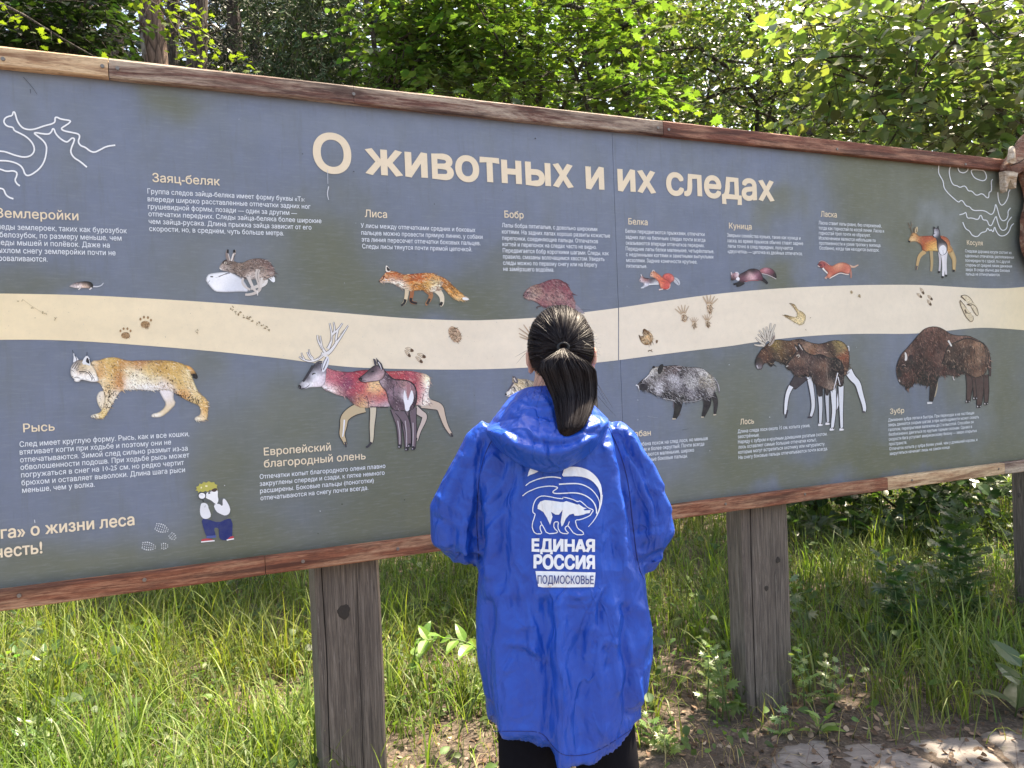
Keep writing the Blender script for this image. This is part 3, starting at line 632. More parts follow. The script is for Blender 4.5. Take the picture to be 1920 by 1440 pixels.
a.line([(600, 1230), (608, 1232)], 9, CK); a.line([(632, 1200), (645, 1192)], 6, '#2a1e1c'); a.line([(640, 1212), (665, 1220)], 4, '#f4f0ea'); a.build('red fox walking to the left')
# beaver
a = Art('printed_beaver', 900, 360, 4.0, 2.2)
a.shape([(690, 830), (730, 850), (775, 900), (790, 915), (740, 905), (690, 880)], '#948c96', noise=.2)
a.shape([(320, 775), (335, 745), (365, 715), (410, 695), (450, 688), (500, 665), (550, 652), (600, 656), (645, 685), (675, 725), (695, 780), (712, 825), (715, 870), (690, 900), (640, 890), (590, 868), (540, 850), (510, 860), (480, 862), (455, 855), (430, 830), (400, 815), (360, 808), (330, 798)],
 [(340, 760, '#6f5058'), (370, 780, '#b09a94'), (400, 780, '#c3b2a4'), (420, 740, '#8c7468'), (430, 800, '#8a6a6a'), (480, 700, '#7a4a54'), (470, 840, '#7a4450'), (500, 800, '#a88884'), (550, 680, '#80505a'), (560, 760, '#8d6a6a'), (600, 800, '#a28884'), (620, 700, '#7c4752'), (670, 760, '#8a5a62'), (660, 840, '#9c7a7c'), (590, 850, '#6f4450'), (530, 840, '#9a7a78')], noise=.35, ns=.5)
a.fur(500, 20, 3, ['#55303c', '#b08f8c', '#7a4a56', '#94706e'], 40, .4)
a.line([(350, 752), (362, 760)], 8, '#2d1c24'); a.line([(322, 778), (332, 775)], 9, '#2d1c24'); a.line([(455, 855), (420, 865), (430, 875)], 9, '#4a3a40', 4); a.line([(350, 745), (372, 735)], 4, '#c3aca4')
a.build('reddish brown beaver with a hunched back')
# squirrels
a = Art('printed_squirrel', 1180, 480, 5.647, 1.6)
a.shape([(470, 225), (505, 232), (532, 265), (536, 300), (518, 314), (488, 295), (460, 262)], '#b9bdc6', noise=.2)
a.line([(480, 240), (515, 280), (520, 300)], 5, '#7f7f88')
a.shape([(95, 265), (110, 238), (120, 215), (128, 188), (140, 215), (165, 232), (200, 240), (260, 230), (330, 250), (320, 300), (240, 302), (215, 310), (180, 328), (140, 342), (120, 335), (155, 310), (145, 285), (120, 280)], [(110, 262, '#c8c4cc'), (140, 225, '#b8a0a0'), (165, 235, '#a86a5e'), (200, 255, '#7b7078'), (250, 250, '#59545c'), (280, 290, '#d8dade'), (170, 310, '#d0d2da'), (300, 250, '#6a5558')], noise=.3, ns=1)
a.line([(205, 300), (310, 298)], 12, '#e6e8ec', 6); a.line([(108, 262), (118, 262)], 7, CK); a.line([(120, 195), (130, 218)], 8, '#dcdfe6', 4); a.line([(140, 232), (200, 240)], 6, '#3a363c', 10)
a.shape([(345, 225), (360, 195), (400, 180), (445, 190), (472, 222), (478, 255), (450, 275), (430, 290), (400, 280), (370, 250)], [(370, 210, '#c0706a'), (420, 190, '#c87a72'), (460, 240, '#c98a84'), (420, 240, '#a04e4c'), (400, 270, '#b0605a')], noise=.25, ns=1)
a.shape([(214, 210), (222, 175), (238, 160), (252, 150), (268, 165), (290, 180), (320, 200), (345, 225), (375, 240), (420, 265), (438, 300), (430, 335), (400, 355), (350, 355), (325, 335), (315, 300), (300, 265), (270, 235), (240, 225), (225, 222)], [(225, 205, '#d8c4b8'), (250, 180, '#b98a70'), (270, 200, '#c58a70'), (310, 220, '#c98872'), (340, 270, '#c4745e'), (380, 280, '#b85e56'), (420, 300, '#c2706a'), (360, 340, '#b8564e'), (330, 320, '#d69a86'), (400, 345, '#c4655e')], noise=.25, ns=1)
a.line([(240, 165), (252, 146), (266, 165)], 8, '#d8d0cc', 4); a.line([(250, 160), (256, 178)], 5, '#8a5a48'); a.line([(228, 200), (238, 198)], 7, CK); a.line([(310, 358), (355, 350)], 12, '#e6cfc6', 8); a.line([(120, 338), (150, 338)], 8, '#e6e8ee', 4)
a.line([(430, 300), (425, 345), (390, 357)], 4, '#e6d6d2'); a.line([(280, 222), (300, 215), (315, 232)], 3, '#8f4a3c'); a.line([(330, 270), (350, 262), (372, 275)], 3, '#8f3f38'); a.build('grey squirrel behind a red squirrel')
# marten
a = Art('printed_marten', 1180, 480, 5.647, 1.6)
a.shape([(1365, 160), (1400, 130), (1450, 120), (1500, 130), (1540, 165), (1558, 210), (1556, 240), (1520, 228), (1470, 198), (1410, 185), (1380, 180)], [(1390, 155, '#94686c'), (1450, 140, '#a8828a'), (1500, 150, '#6e4a54'), (1545, 210, '#2c2028'), (1480, 190, '#7a5560'), (1520, 220, '#352630')], noise=.3, ns=.9)
a.line([(1400, 186), (1470, 200), (1552, 244)], 5, '#d8ccd0', 5)
a.line([(1400, 240), (1430, 262), (1462, 292)], 38, '#1a171f', 16)
a.line([(1180, 275), (1150, 290), (1100, 300)], 30, '#1d1922', 15); a.line([(1210, 280), (1165, 312), (1130, 318)], 32, '#18151d', 15)
a.shape([(1150, 200), (1180, 185), (1220, 165), (1270, 135), (1330, 132), (1375, 150), (1400, 190), (1415, 230), (1405, 265), (1370, 258), (1320, 255), (1270, 262), (1225, 275), (1190, 290), (1160, 265)], [(1180, 200, '#4b3a44'), (1190, 240, '#7b5a64'), (1230, 180, '#3d2f38'), (1300, 145, '#2f252e'), (1270, 210, '#b29a9c'), (1310, 230, '#b89aa0'), (1350, 200, '#8f6a78'), (1380, 240, '#6a4454'), (1340, 160, '#4e3a44'), (1200, 280, '#2a1f28'), (1240, 250, '#8a6a74'), (1395, 210, '#4a3440')], noise=.25, ns=.9)
a.line([(1225, 272), (1270, 263), (1320, 256), (1365, 262)], 3, '#c05a62')
a.shape([(1070, 255), (1075, 225), (1070, 178), (1080, 168), (1095, 188), (1115, 172), (1140, 168), (1160, 190), (1155, 225), (1130, 240), (1115, 255), (1090, 262)], [(1080, 200, '#c4a8ac'), (1110, 190, '#a08088'), (1100, 220, '#6e4e56'), (1085, 250, '#2a1f26'), (1140, 210, '#d8ccd0'), (1120, 240, '#7a5a64')], noise=.2, ns=1)
a.shape([(1120, 242), (1150, 218), (1168, 240), (1160, 262), (1140, 262)], '#eceaf0'); a.line([(1092, 212), (1102, 214)], 7, CK); a.line([(1120, 175), (1145, 172), (1158, 196)], 8, '#e8e4ea', 4); a.line([(1076, 172), (1078, 200)], 7, '#e8e4ea', 4)
a.build('dark leaping marten with a bushy tail')
# weasel
a = Art('printed_weasel', 1340, 380, 5.538, 1.6)
a.line([(1395, 655), (1440, 672), (1478, 652), (1490, 646)], 22, '#d2ad98', 5)
a.line([(1400, 690), (1415, 740), (1412, 785)], 26, '#b07a6c', 8); a.line([(1195, 745), (1165, 770), (1148, 782)], 24, '#bd8474', 13)
a.shape([(1062, 650), (1080, 625), (1092, 605), (1115, 600), (1150, 612), (1180, 640), (1215, 660), (1250, 640), (1290, 622), (1340, 620), (1390, 640), (1415, 670), (1412, 710), (1390, 745), (1350, 735), (1310, 720), (1270, 735), (1230, 755), (1195, 785), (1170, 785), (1160, 750), (1175, 725), (1150, 700), (1125, 680), (1090, 680)],
 [(1075, 650, '#7a4248'), (1100, 620, '#9a5a5e'), (1140, 640, '#a0625e'), (1190, 690, '#a86858'), (1250, 670, '#b8806c'), (1290, 660, '#d0aa92'), (1340, 650, '#b57a66'), (1390, 660, '#b87c6e'), (1350, 700, '#a8685a'), (1230, 730, '#b06a5a'), (1300, 700, '#a86252'), (1390, 725, '#c58c7e'), (1180, 770, '#c08a78')], noise=.15, ns=1)
a.line([(1118, 680), (1140, 705), (1170, 735)], 16, '#efe8e4', 8); a.line([(1190, 788), (1235, 762), (1300, 728), (1345, 742), (1390, 748)], 7, '#f0e2da'); a.line([(1085, 645), (1110, 650)], 12, '#3a1f28', 5); a.line([(1128, 630), (1142, 645), (1135, 660)], 5, '#5a2f34')
a.line([(1066, 655), (1090, 668)], 7, '#e8dcd8', 4); a.line([(1075, 620), (1100, 602), (1140, 612), (1190, 650)], 3, '#d8b8b0'); a.line([(1140, 778), (1160, 790)], 10, '#d0a898'); a.build('small reddish weasel')
# roe deer
a = Art('printed_roe_deer', 1640, 240, 4.8, 1.6)
a.line([(665, 1080), (690, 1130), (715, 1180), (712, 1240), (712, 1290)], 50, '#b09468', 17, ); a.line([(690, 1120), (715, 1175), (710, 1285)], 20, '#c4a878', 14); a.line([(712, 1275), (708, 1295)], 18, CK, 14)
a.line([(505, 1100), (512, 1180), (512, 1240), (505, 1290)], 26, '#b29a70', 14); a.line([(450, 1110), (400, 1150), (385, 1210), (372, 1275)], 36, '#c0a070', 12); a.line([(378, 1240), (370, 1278)], 13, '#4a4650', 9)
a.shape([(300, 1025), (305, 1000), (325, 960), (345, 935), (375, 950), (395, 975), (440, 972), (520, 970), (600, 968), (650, 985), (675, 1020), (680, 1070), (705, 1090), (690, 1120), (650, 1125), (560, 1108), (490, 1105), (460, 1115), (425, 1100), (420, 1060), (395, 1035), (365, 1020), (335, 1022), (315, 1032)],
 [(310, 1020, '#c0a888'), (335, 980, '#b89468'), (360, 960, '#a8825a'), (350, 1010, '#d8c4a0'), (400, 1000, '#a86f48'), (440, 1000, '#a05a3c'), (440, 1070, '#9a5238'), (470, 990, '#a8604a'), (480, 1060, '#c09058'), (530, 1050, '#c9a268'), (520, 985, '#ad6448'), (600, 985, '#a86048'), (650, 1020, '#a87050'), (660, 1080, '#b89468'), (560, 1100, '#d0b888'), (500, 1095, '#cfb070')], noise=.2, ns=.8)
a.fur(150, 16, 2.4, ['#8a4a30', '#d8b080', '#a8683f'], 15, .5)
a.shape([(360, 950), (358, 915), (380, 882), (388, 910), (378, 945)], '#c9b490'); a.line([(372, 940), (376, 905)], 8, '#7a6248', 4); a.line([(335, 950), (320, 900), (300, 860), (298, 850)], 8, '#6a5a4a', 4); a.line([(322, 900), (330, 870), (322, 838)], 6, '#6a5a4a', 3); a.line([(350, 945), (350, 905), (362, 890)], 8, '#6a5a4a', 4); a.line([(318, 890), (302, 895)], 5, '#8a7a68'); a.line([(330, 870), (345, 862)], 4, '#8a7a68')
a.line([(300, 1018), (318, 1026)], 12, '#1d1a20'); a.line([(328, 968), (340, 964)], 6, CK)
a.line([(578, 1110), (588, 1200), (578, 1300)], 20, '#c4c0c8', 12); a.line([(605, 1120), (620, 1200), (612, 1340)], 32, '#e4e2e8', 14); a.line([(640, 1110), (632, 1200), (640, 1330)], 26, '#d8d6dc', 12)
for q in ((578, 1295), (610, 1340), (642, 1328)): a.line([(q[0], q[1]-8), (q[0]-2, q[1]+10)], 16, CK, 16)
a.shape([(520, 975), (530, 940), (525, 905), (528, 885), (545, 905), (562, 900), (568, 880), (572, 905), (582, 930), (588, 990), (615, 1010), (648, 1040), (652, 1090), (640, 1130), (600, 1150), (575, 1125), (560, 1080), (558, 1020), (550, 990), (530, 985)], [(535, 950, '#d4d4dc'), (560, 920, '#6e6a74'), (575, 980, '#2a262e'), (590, 1020, '#3c343a'), (620, 1020, '#2a2228'), (645, 1060, '#4a3c3c'), (610, 1080, '#e8e8ee'), (600, 1130, '#eeeef2'), (570, 1080, '#6a5a5a')], ink=4, noise=.2, ns=1)
a.shape([(572, 1085), (600, 1055), (625, 1055), (645, 1090), (630, 1130), (605, 1150), (585, 1125)], '#e9e9f0'); a.line([(528, 955), (540, 950)], 5, CK); a.line([(524, 975), (532, 980)], 8, CK); a.line([(610, 1100), (614, 1140)], 3, '#9a98a4'); a.line([(526, 888), (536, 912)], 9, '#26222a', 5); a.line([(568, 882), (564, 908)], 8, '#26222a', 5)
a.build('roe deer buck with a grey doe in front of it')
# lynx
a = Art('printed_lynx', 100, 640, 6.0, 2.2)
a.shape([(1180, 540), (1230, 640), (1270, 700), (1240, 760), (1180, 800), (1110, 815), (1100, 850), (1150, 858), (1220, 850), (1300, 790), (1385, 700), (1350, 640), (1360, 570), (1280, 530)], [(1230, 600, '#e4e0e2'), (1320, 640, '#dcd8da'), (1340, 710, '#e0d0b8'), (1270, 790, '#e0d0b4'), (1130, 835, '#f0ece6')], noise=.08)
a.shape([(520, 560), (490, 610), (487, 660), (510, 730), (560, 790), (600, 740), (600, 600), (580, 555)], [(500, 620, '#e8e4e0'), (520, 700, '#e6dcc8'), (580, 640, '#d8ccb8')], noise=.1)
for _ in range(16):
    x, y = RNG.uniform(500, 545), RNG.uniform(600, 740); a.line([(x, y), (x+5, y+6)], 6, '#4a3d38', 3, sm=0)
a.shape([(1480, 265), (1540, 280), (1590, 330), (1620, 380), (1628, 410), (1600, 425), (1565, 400), (1540, 370), (1500, 340)], [(1500, 290, '#c9a36c'), (1570, 330, '#c4a070'), (1590, 390, '#1a171f'), (1610, 410, '#15131a'), (1550, 365, '#7a6850')], noise=.1)
a.shape([(1548, 372), (1580, 362), (1612, 378), (1627, 408), (1612, 426), (1580, 415), (1555, 395)], '#17151c')
a.shape([(430, 215), (520, 215), (560, 195), (620, 180), (720, 180), (780, 205), (860, 220), (960, 215), (1060, 215), (1180, 212), (1300, 215), (1400, 232), (1480, 262), (1530, 330), (1560, 400), (1600, 500), (1640, 585), (1720, 640), (1745, 700), (1740, 780), (1735, 870), (1700, 895), (1640, 900), (1590, 890), (1590, 855), (1650, 830), (1660, 780), (1640, 720), (1560, 690), (1460, 640), (1380, 590), (1330, 560), (1260, 540), (1180, 550), (1060, 550), (960, 540), (860, 545), (780, 545), (730, 590), (680, 680), (620, 790), (580, 850), (550, 870), (480, 868), (420, 855), (425, 830), (480, 815), (530, 800), (560, 740), (580, 660), (570, 570), (545, 500), (510, 460), (460, 450), (420, 430), (410, 300)],
 [(470, 280, '#e4d6bc'), (540, 260, '#c9a572'), (620, 215, '#d4bc84'), (700, 200, '#cdb47c'), (520, 350, '#c79a68'), (600, 330, '#d4ba86'), (680, 300, '#cfae70'), (760, 260, '#c08f5c'), (740, 380, '#b98a5a'), (730, 470, '#c8925c'), (640, 420, '#dcc79c'), (560, 470, '#e4d6bc'), (620, 520, '#d8bc8c'), (600, 620, '#d9cdb4'), (680, 600, '#ebe3d8'), (640, 730, '#e6dcc8'), (560, 830, '#dcc488'), (450, 840, '#f2efe8'), (840, 330, '#e2d6ba'), (920, 380, '#e6e0d0'), (860, 480, '#eae6de'), (1000, 440, '#e3dcc6'), (1000, 530, '#efeeee'), (1100, 540, '#ecebee'), (900, 240, '#c49c6a'), (1000, 235, '#b88a68'), (1060, 300, '#d8c494'), (1150, 260, '#c8a874'), (1200, 330, '#c4a468'), (1150, 420, '#d9cba8'), (1240, 480, '#e6e0e0'), (1280, 400, '#cdb27c'), (1380, 300, '#cdb078'), (1350, 430, '#d2b880'), (1440, 480, '#cfb27a'), (1500, 420, '#dccba4'), (1560, 520, '#e0d4b4'), (1480, 600, '#d4a877'), (1600, 640, '#dcc9a0'), (1690, 700, '#d8bc88'), (1720, 780, '#d8b078'), (1640, 870, '#f0ece4'), (1700, 860, '#dcc08c'), (1300, 530, '#dcd4d0')], noise=.16, ns=.7, an=(1, .8))
a.fur(1500, 26, 2.6, ['#b98e54', '#f2ecdc', '#a87c48', '#e6d8b4', '#9a6a40'], 35, .45); a.fur(240, 22, 3, ['#f4f2ee', '#e8e0d0'], 70, .3, box=(780, 380, 1250, 560)); a.fur(90, 20, 3.2, ['#5a3a3a', '#7a4a44'], 5, .3, box=(860, 205, 1450, 245))
for _ in range(150):
    q = random.random()
    if q < .4: x, y = random.gauss(640, 34), random.uniform(480, 760); x -= (y-480)*.12
    elif q < .75: t_ = random.random(); x, y = 1360+300*t_+random.gauss(0, 14), 570+110*t_+random.gauss(0, 20)
    else: x, y = random.uniform(540, 1450), random.uniform(260, 500)
    if inside(np.array([100+x/6]), np.array([640+y/6]), a.polys[-1])[0]: a.line([(x, y), (x-4, y+random.uniform(8, 20))], random.uniform(5, 11), '#2a2220', 4, sm=0)
a.line([(1500, 400), (1530, 470), (1590, 560)], 3, '#b08a5a'); a.line([(760, 250), (745, 400), (760, 540)], 3, '#a87c50'); a.line([(440, 835), (455, 862)], 4, CK); a.line([(470, 830), (486, 862)], 4, CK); a.line([(1130, 825), (1145, 852)], 3, '#8a7a68'); a.line([(1615, 865), (1625, 895)], 3, '#8a7a68')
a.shape([(225, 235), (232, 180), (226, 130), (250, 160), (275, 190), (290, 215), (250, 240)], '#dfe2ea', 0); a.line([(228, 135), (215, 98)], 6, CK, 3); a.line([(240, 150), (268, 200), (262, 230)], 8, '#25222a', 4)
a.shape([(195, 330), (200, 290), (225, 245), (270, 212), (330, 205), (400, 215), (440, 260), (480, 330), (500, 400), (520, 450), (440, 460), (370, 440), (310, 430), (300, 452), (262, 458), (235, 445), (240, 425), (210, 405), (198, 370)], [(215, 300, '#d6d2d0'), (250, 260, '#a9a4a4'), (290, 230, '#8a8486'), (230, 350, '#ece9e6'), (270, 440, '#f2f0ee'), (320, 280, '#d8c4a0'), (380, 300, '#dccfb8'), (330, 400, '#f0eeec'), (430, 400, '#ecebea'), (300, 330, '#b8a898'), (460, 330, '#e0d4c0'), (390, 350, '#d8d0c8')], noise=.25, ns=1)
for l, w in (([(215, 300), (240, 265), (260, 235)], 7), ([(240, 310), (262, 270), (285, 240)], 8), ([(255, 320), (285, 290), (300, 250)], 6), ([(290, 345), (350, 335), (400, 360), (430, 400), (435, 440)], 9), ([(300, 360), (350, 350), (390, 375)], 5), ([(400, 340), (440, 380), (445, 430)], 8), ([(240, 410), (262, 400), (300, 415)], 7), ([(200, 322), (222, 330), (240, 350)], 6), ([(262, 330), (280, 320), (290, 312)], 7), ([(340, 320), (380, 322), (420, 345)], 4), ([(210, 398), (226, 400)], 9), ([(318, 300), (350, 292)], 4), ([(450, 400), (470, 440)], 5)): a.line(l, w, '#1b191f', w*.4)
a.shape([(325, 240), (345, 195), (370, 165), (385, 160), (410, 195), (420, 240), (412, 275), (370, 262), (340, 262)], '#dfe2e8', 0); a.shape([(365, 225), (385, 175), (405, 215), (412, 255), (385, 245)], '#25222a'); a.line([(380, 168), (382, 118)], 7, CK, 4); a.line([(410, 200), (425, 250), (440, 280)], 8, '#35313a', 4)
a.build('spotted lynx walking to the left')
# red deer
a = Art('printed_red_deer', 540, 590, 5.333, 2.2)
AN = '#e6e3e2'; OUT = '#5d5656'
for l, w0, w1 in (([(350, 380), (345, 410), (300, 445), (260, 462), (215, 430), (190, 375)], 26, 7), ([(262, 460), (215, 470), (150, 450), (110, 420)], 20, 6), ([(250, 440), (215, 400), (208, 345)], 14, 5), ([(165, 450), (140, 410), (135, 380)], 11, 5), ([(385, 400), (365, 370), (330, 320), (300, 260), (292, 205)], 26, 8), ([(340, 330), (330, 270), (322, 210)], 16, 6), ([(390, 390), (430, 360), (480, 290), (530, 220), (600, 110)], 34, 6), ([(400, 340), (430, 280), (440, 200), (415, 85)], 26, 7), ([(440, 200), (470, 160), (455, 75)], 20, 6), ([(440, 200), (500, 150), (545, 85)], 20, 7), ([(480, 290), (480, 220), (500, 150)], 20, 12)):
    a.line(l, w0+7, OUT, w1+6); 
for l, w0, w1 in (([(350, 380), (345, 410), (300, 445), (260, 462), (215, 430), (190, 375)], 24, 6), ([(262, 460), (215, 470), (150, 450), (110, 420)], 18, 5), ([(250, 440), (215, 400), (208, 345)], 13, 4), ([(165, 450), (140, 410), (135, 380)], 10, 4), ([(385, 400), (365, 370), (330, 320), (300, 260), (292, 205)], 24, 7), ([(340, 330), (330, 270), (322, 210)], 15, 5), ([(390, 390), (430, 360), (480, 290), (530, 220), (600, 110)], 32, 5), ([(400, 340), (430, 280), (440, 200), (415, 85)], 24, 6), ([(440, 200), (470, 160), (455, 75)], 18, 5), ([(440, 200), (500, 150), (545, 85)], 18, 6), ([(480, 290), (480, 220), (500, 150)], 18, 11), ([(375, 395), (365, 420)], 34, 26)): a.line(l, w0, AN, w1)
for l in ([(425, 270), (440, 210)], [(470, 270), (540, 190)], [(345, 350), (325, 300)], [(300, 440), (350, 400)], [(520, 200), (560, 150)]): a.line(l, 5, '#8a817e', 2)
legs(a, [(1270, 940), (1330, 990), (1370, 1010), (1350, 1080), (1310, 1160), (1285, 1260)], 60, 15, '#c9b8ae', edge='#2f2a33'); a.line([(1285, 1230), (1275, 1262)], 16, CK)
legs(a, [(1340, 880), (1440, 900), (1520, 920), (1540, 1000), (1580, 1120), (1640, 1210)], 90, 12, '#cdb9a6', edge='#403a40'); a.line([(1625, 1185), (1645, 1220)], 14, '#2a2730')
legs(a, [(850, 900), (850, 1000), (838, 1110), (838, 1230), (832, 1280)], 58, 17, '#cfc4ac', edge='#1f1b22'); a.line([(835, 1275), (800, 1320), (778, 1324)], 20, '#3a3640', 14)
legs(a, [(760, 920), (640, 960), (560, 1030), (555, 1110), (535, 1200), (560, 1250), (576, 1300)], 96, 13, '#c4b08e', edge='#1f1b22'); a.line([(570, 1270), (580, 1325)], 18, '#3a3640', 8); a.line([(562, 1050), (556, 1150), (545, 1220)], 12, '#e8ecf4', 8)
a.shape([(370, 520), (430, 545), (500, 565), (620, 575), (700, 558), (780, 550), (900, 560), (1000, 565), (1120, 562), (1200, 560), (1300, 575), (1400, 600), (1425, 650), (1415, 720), (1400, 800), (1420, 850), (1430, 900), (1350, 920), (1290, 900), (1200, 920), (1080, 920), (1000, 920), (900, 920), (810, 930), (740, 935), (660, 905), (600, 840), (570, 820), (480, 800), (400, 760), (350, 740), (330, 700), (365, 640)],
 [(400, 560, '#b07a80'), (450, 600, '#b9707c'), (430, 680, '#b87680'), (380, 740, '#ece6e8'), (440, 770, '#e8dcd8'), (520, 780, '#b08a8c'), (530, 650, '#a45a6c'), (590, 700, '#7d4a6a'), (600, 600, '#a86070'), (680, 600, '#a8505c'), (640, 760, '#b05c68'), (620, 850, '#5f4a5c'), (700, 850, '#b47a6c'), (740, 700, '#b9666c'), (800, 580, '#a04a56'), (850, 720, '#e0c49c'), (900, 760, '#d8b08c'), (820, 830, '#b06a62'), (900, 840, '#b05a5c'), (960, 820, '#b86a6a'), (850, 890, '#c4b4b4'), (960, 900, '#b8aeb4'), (1100, 590, '#b05a60'), (1150, 620, '#a8505a'), (1220, 590, '#b87078'), (1300, 640, '#a4505c'), (1310, 740, '#b0606a'), (1300, 820, '#a85c64'), (1390, 630, '#e8ddc0'), (1385, 700, '#efe9dc'), (1370, 800, '#ece7e0'), (1340, 880, '#e6ddd4'), (1400, 890, '#e0d4c8'), (740, 900, '#d4bc94'), (1250, 860, '#a86a68')], noise=.22, ns=.7)
a.fur(1300, 22, 2.4, ['#7a3444', '#d8a09c', '#9a4654', '#5a2c44', '#e0b8a8'], 25, .5); a.line([(370, 525), (500, 570), (620, 578), (780, 552)], 3, '#3a2a34'); a.line([(780, 810), (805, 870), (805, 930)], 6, '#3a2a3a', 3); a.line([(1355, 790), (1340, 850), (1345, 905)], 6, '#4a3a44', 3); a.line([(820, 922), (1000, 925)], 8, '#2d2632', 6)
a.shape([(100, 720), (112, 690), (150, 660), (190, 600), (225, 540), (255, 500), (290, 480), (350, 480), (385, 500), (385, 560), (378, 620), (370, 690), (340, 720), (280, 725), (220, 725), (180, 740), (130, 745), (110, 740)], [(115, 715, '#3a363e'), (150, 690, '#d8d8de'), (190, 640, '#56525c'), (230, 560, '#4a4650'), (270, 510, '#3f3b46'), (260, 600, '#d4d6de'), (320, 560, '#a8a4ac'), (300, 650, '#e2dfe4'), (350, 650, '#d0c4cc'), (220, 700, '#e6e6ea'), (340, 510, '#6a6670'), (280, 700, '#d8cfd2')], noise=.2, ns=1)
a.shape([(330, 545), (340, 480), (375, 430), (400, 410), (412, 460), (400, 510), (370, 560), (345, 580)], '#dfe0e8'); a.line([(352, 550), (378, 490), (398, 440)], 8, '#45404a', 4); a.line([(335, 560), (345, 490), (380, 425)], 5, CK); a.line([(240, 598), (262, 585), (275, 588)], 13, '#1b191f', 6); a.line([(150, 670), (215, 570), (250, 510)], 18, '#35323b', 26); a.line([(103, 712), (128, 712), (122, 740)], 14, CK, 8); a.line([(130, 745), (185, 728), (215, 700)], 5, '#35323b'); a.line([(270, 500), (300, 470), (340, 470)], 18, '#4d4954', 10)
FD = '#4a3c44'
for l, w0, w1 in (([(1060, 940), (1085, 1030), (1110, 1110), (1118, 1320)], 60, 18), ([(1170, 960), (1165, 1080), (1180, 1200), (1185, 1350)], 60, 18), ([(1110, 960), (1180, 1060), (1200, 1160), (1210, 1310)], 70, 24), ([(1245, 930), (1250, 1050), (1262, 1160), (1255, 1340)], 60, 20)): legs(a, l, w0, w1, '#6e5e66', edge='#221d26')
for l in ([(1095, 1060), (1118, 1200), (1116, 1300)], [(1170, 1060), (1184, 1200), (1184, 1330)], [(1248, 1080), (1250, 1200), (1246, 1320)]): a.line(l, 8, '#b8aeb4', 7)
for x, y in ((1115, 1320), (1185, 1345), (1212, 1310), (1250, 1338)): a.shape([(x-20, y+12), (x-10, y-24), (x+14, y-24), (x+22, y+10), (x, y+18)], '#2a262e'); a.line([(x-8, y-5), (x-6, y+8)], 7, '#c4bec6')
a.shape([(965, 560), (1000, 600), (1060, 650), (1150, 650), (1220, 665), (1270, 710), (1290, 790), (1285, 870), (1260, 930), (1225, 960), (1190, 965), (1120, 960), (1060, 960), (1010, 900), (990, 800), (975, 760), (930, 710), (905, 660), (930, 600)], [(960, 600, '#6a5660'), (1000, 640, '#453840'), (940, 680, '#ad9ca0'), (1010, 720, '#5e4c54'), (1020, 830, '#7a6670'), (1080, 700, '#8a7078'), (1150, 700, '#9a807c'), (1210, 720, '#a8868a'), (1100, 850, '#4b3c44'), (1080, 920, '#6a5860'), (1160, 800, '#d8ccd0'), (1240, 760, '#7e686c'), (1270, 850, '#3c3038'), (1230, 900, '#5a4850'), (1040, 780, '#94808a'), (1120, 770, '#705c64')], ink=5, noise=.25, ns=.9)
a.fur(420, 18, 2.2, ['#2f2630', '#b8a4a8', '#5a4852', '#8a7680'], 60, .4); a.line([(1000, 600), (1060, 655), (1160, 652), (1240, 680), (1285, 760), (1280, 880)], 8, '#1d1921', 5); a.line([(1060, 690), (1045, 760), (1060, 850)], 5, '#1d1921', 3)
a.shape([(1160, 740), (1178, 800), (1195, 870), (1215, 800), (1235, 740), (1258, 820), (1245, 880), (1215, 920), (1210, 955), (1185, 970), (1168, 950), (1165, 900), (1150, 840)], '#ecebf0'); a.shape([(1185, 690), (1215, 690), (1220, 780), (1196, 850), (1182, 780)], '#a8787c')
a.shape([(703, 640), (720, 625), (780, 580), (830, 530), (870, 505), (920, 510), (960, 545), (970, 590), (945, 640), (900, 665), (840, 668), (790, 675), (760, 678), (715, 665)], [(715, 640, '#2a252c'), (760, 620, '#6a5e66'), (800, 600, '#54484f'), (850, 570, '#4a3e46'), (880, 520, '#5a4c54'), (930, 560, '#988488'), (880, 620, '#b8a6a8'), (830, 650, '#a89498'), (780, 655, '#c4b4b4'), (940, 620, '#a89090')], ink=4, noise=.2, ns=1)
a.shape([(848, 440), (868, 445), (885, 480), (880, 515), (862, 500)], '#45404a', 0); a.shape([(878, 430), (905, 460), (935, 490), (952, 535), (935, 560), (910, 530), (890, 490)], '#3a343e', 0); a.line([(900, 475), (922, 510), (932, 550)], 9, '#dcd8dc', 5); a.line([(830, 572), (860, 565)], 12, CK, 6); a.line([(705, 640), (735, 635), (730, 655)], 15, CK, 8); a.line([(722, 662), (780, 660)], 4, '#3a323a')
a.build('red deer stag with white antlers and a young hind in front')
# wolf (its head shows beside the neck of the person)
a = Art('printed_wolf', 900, 560, 4.235, 2.0)
a.shape([(198, 765), (205, 745), (235, 715), (250, 690), (258, 650), (255, 618), (268, 615), (300, 640), (350, 636), (405, 650), (520, 690), (700, 700), (900, 730), (940, 800), (920, 1000), (880, 1000), (860, 860), (600, 860), (560, 1000), (520, 1000), (500, 860), (400, 820), (330, 790), (280, 770), (240, 780), (212, 776)], [(215, 755, '#e6e2de'), (250, 700, '#76707a'), (290, 660, '#c4b08c'), (330, 680, '#d4c29c'), (370, 650, '#6a6468'), (300, 740, '#e4dccc'), (260, 750, '#efece8'), (340, 740, '#d8c8a4'), (400, 700, '#8a8480'), (600, 760, '#8c8680'), (850, 800, '#7a746e')], noise=.3, ns=.8)
a.fur(420, 22, 3, ['#3f3a40', '#efe6d0', '#8a7a62', '#c9b68c'], 60, .4, box=(240, 630, 520, 800))
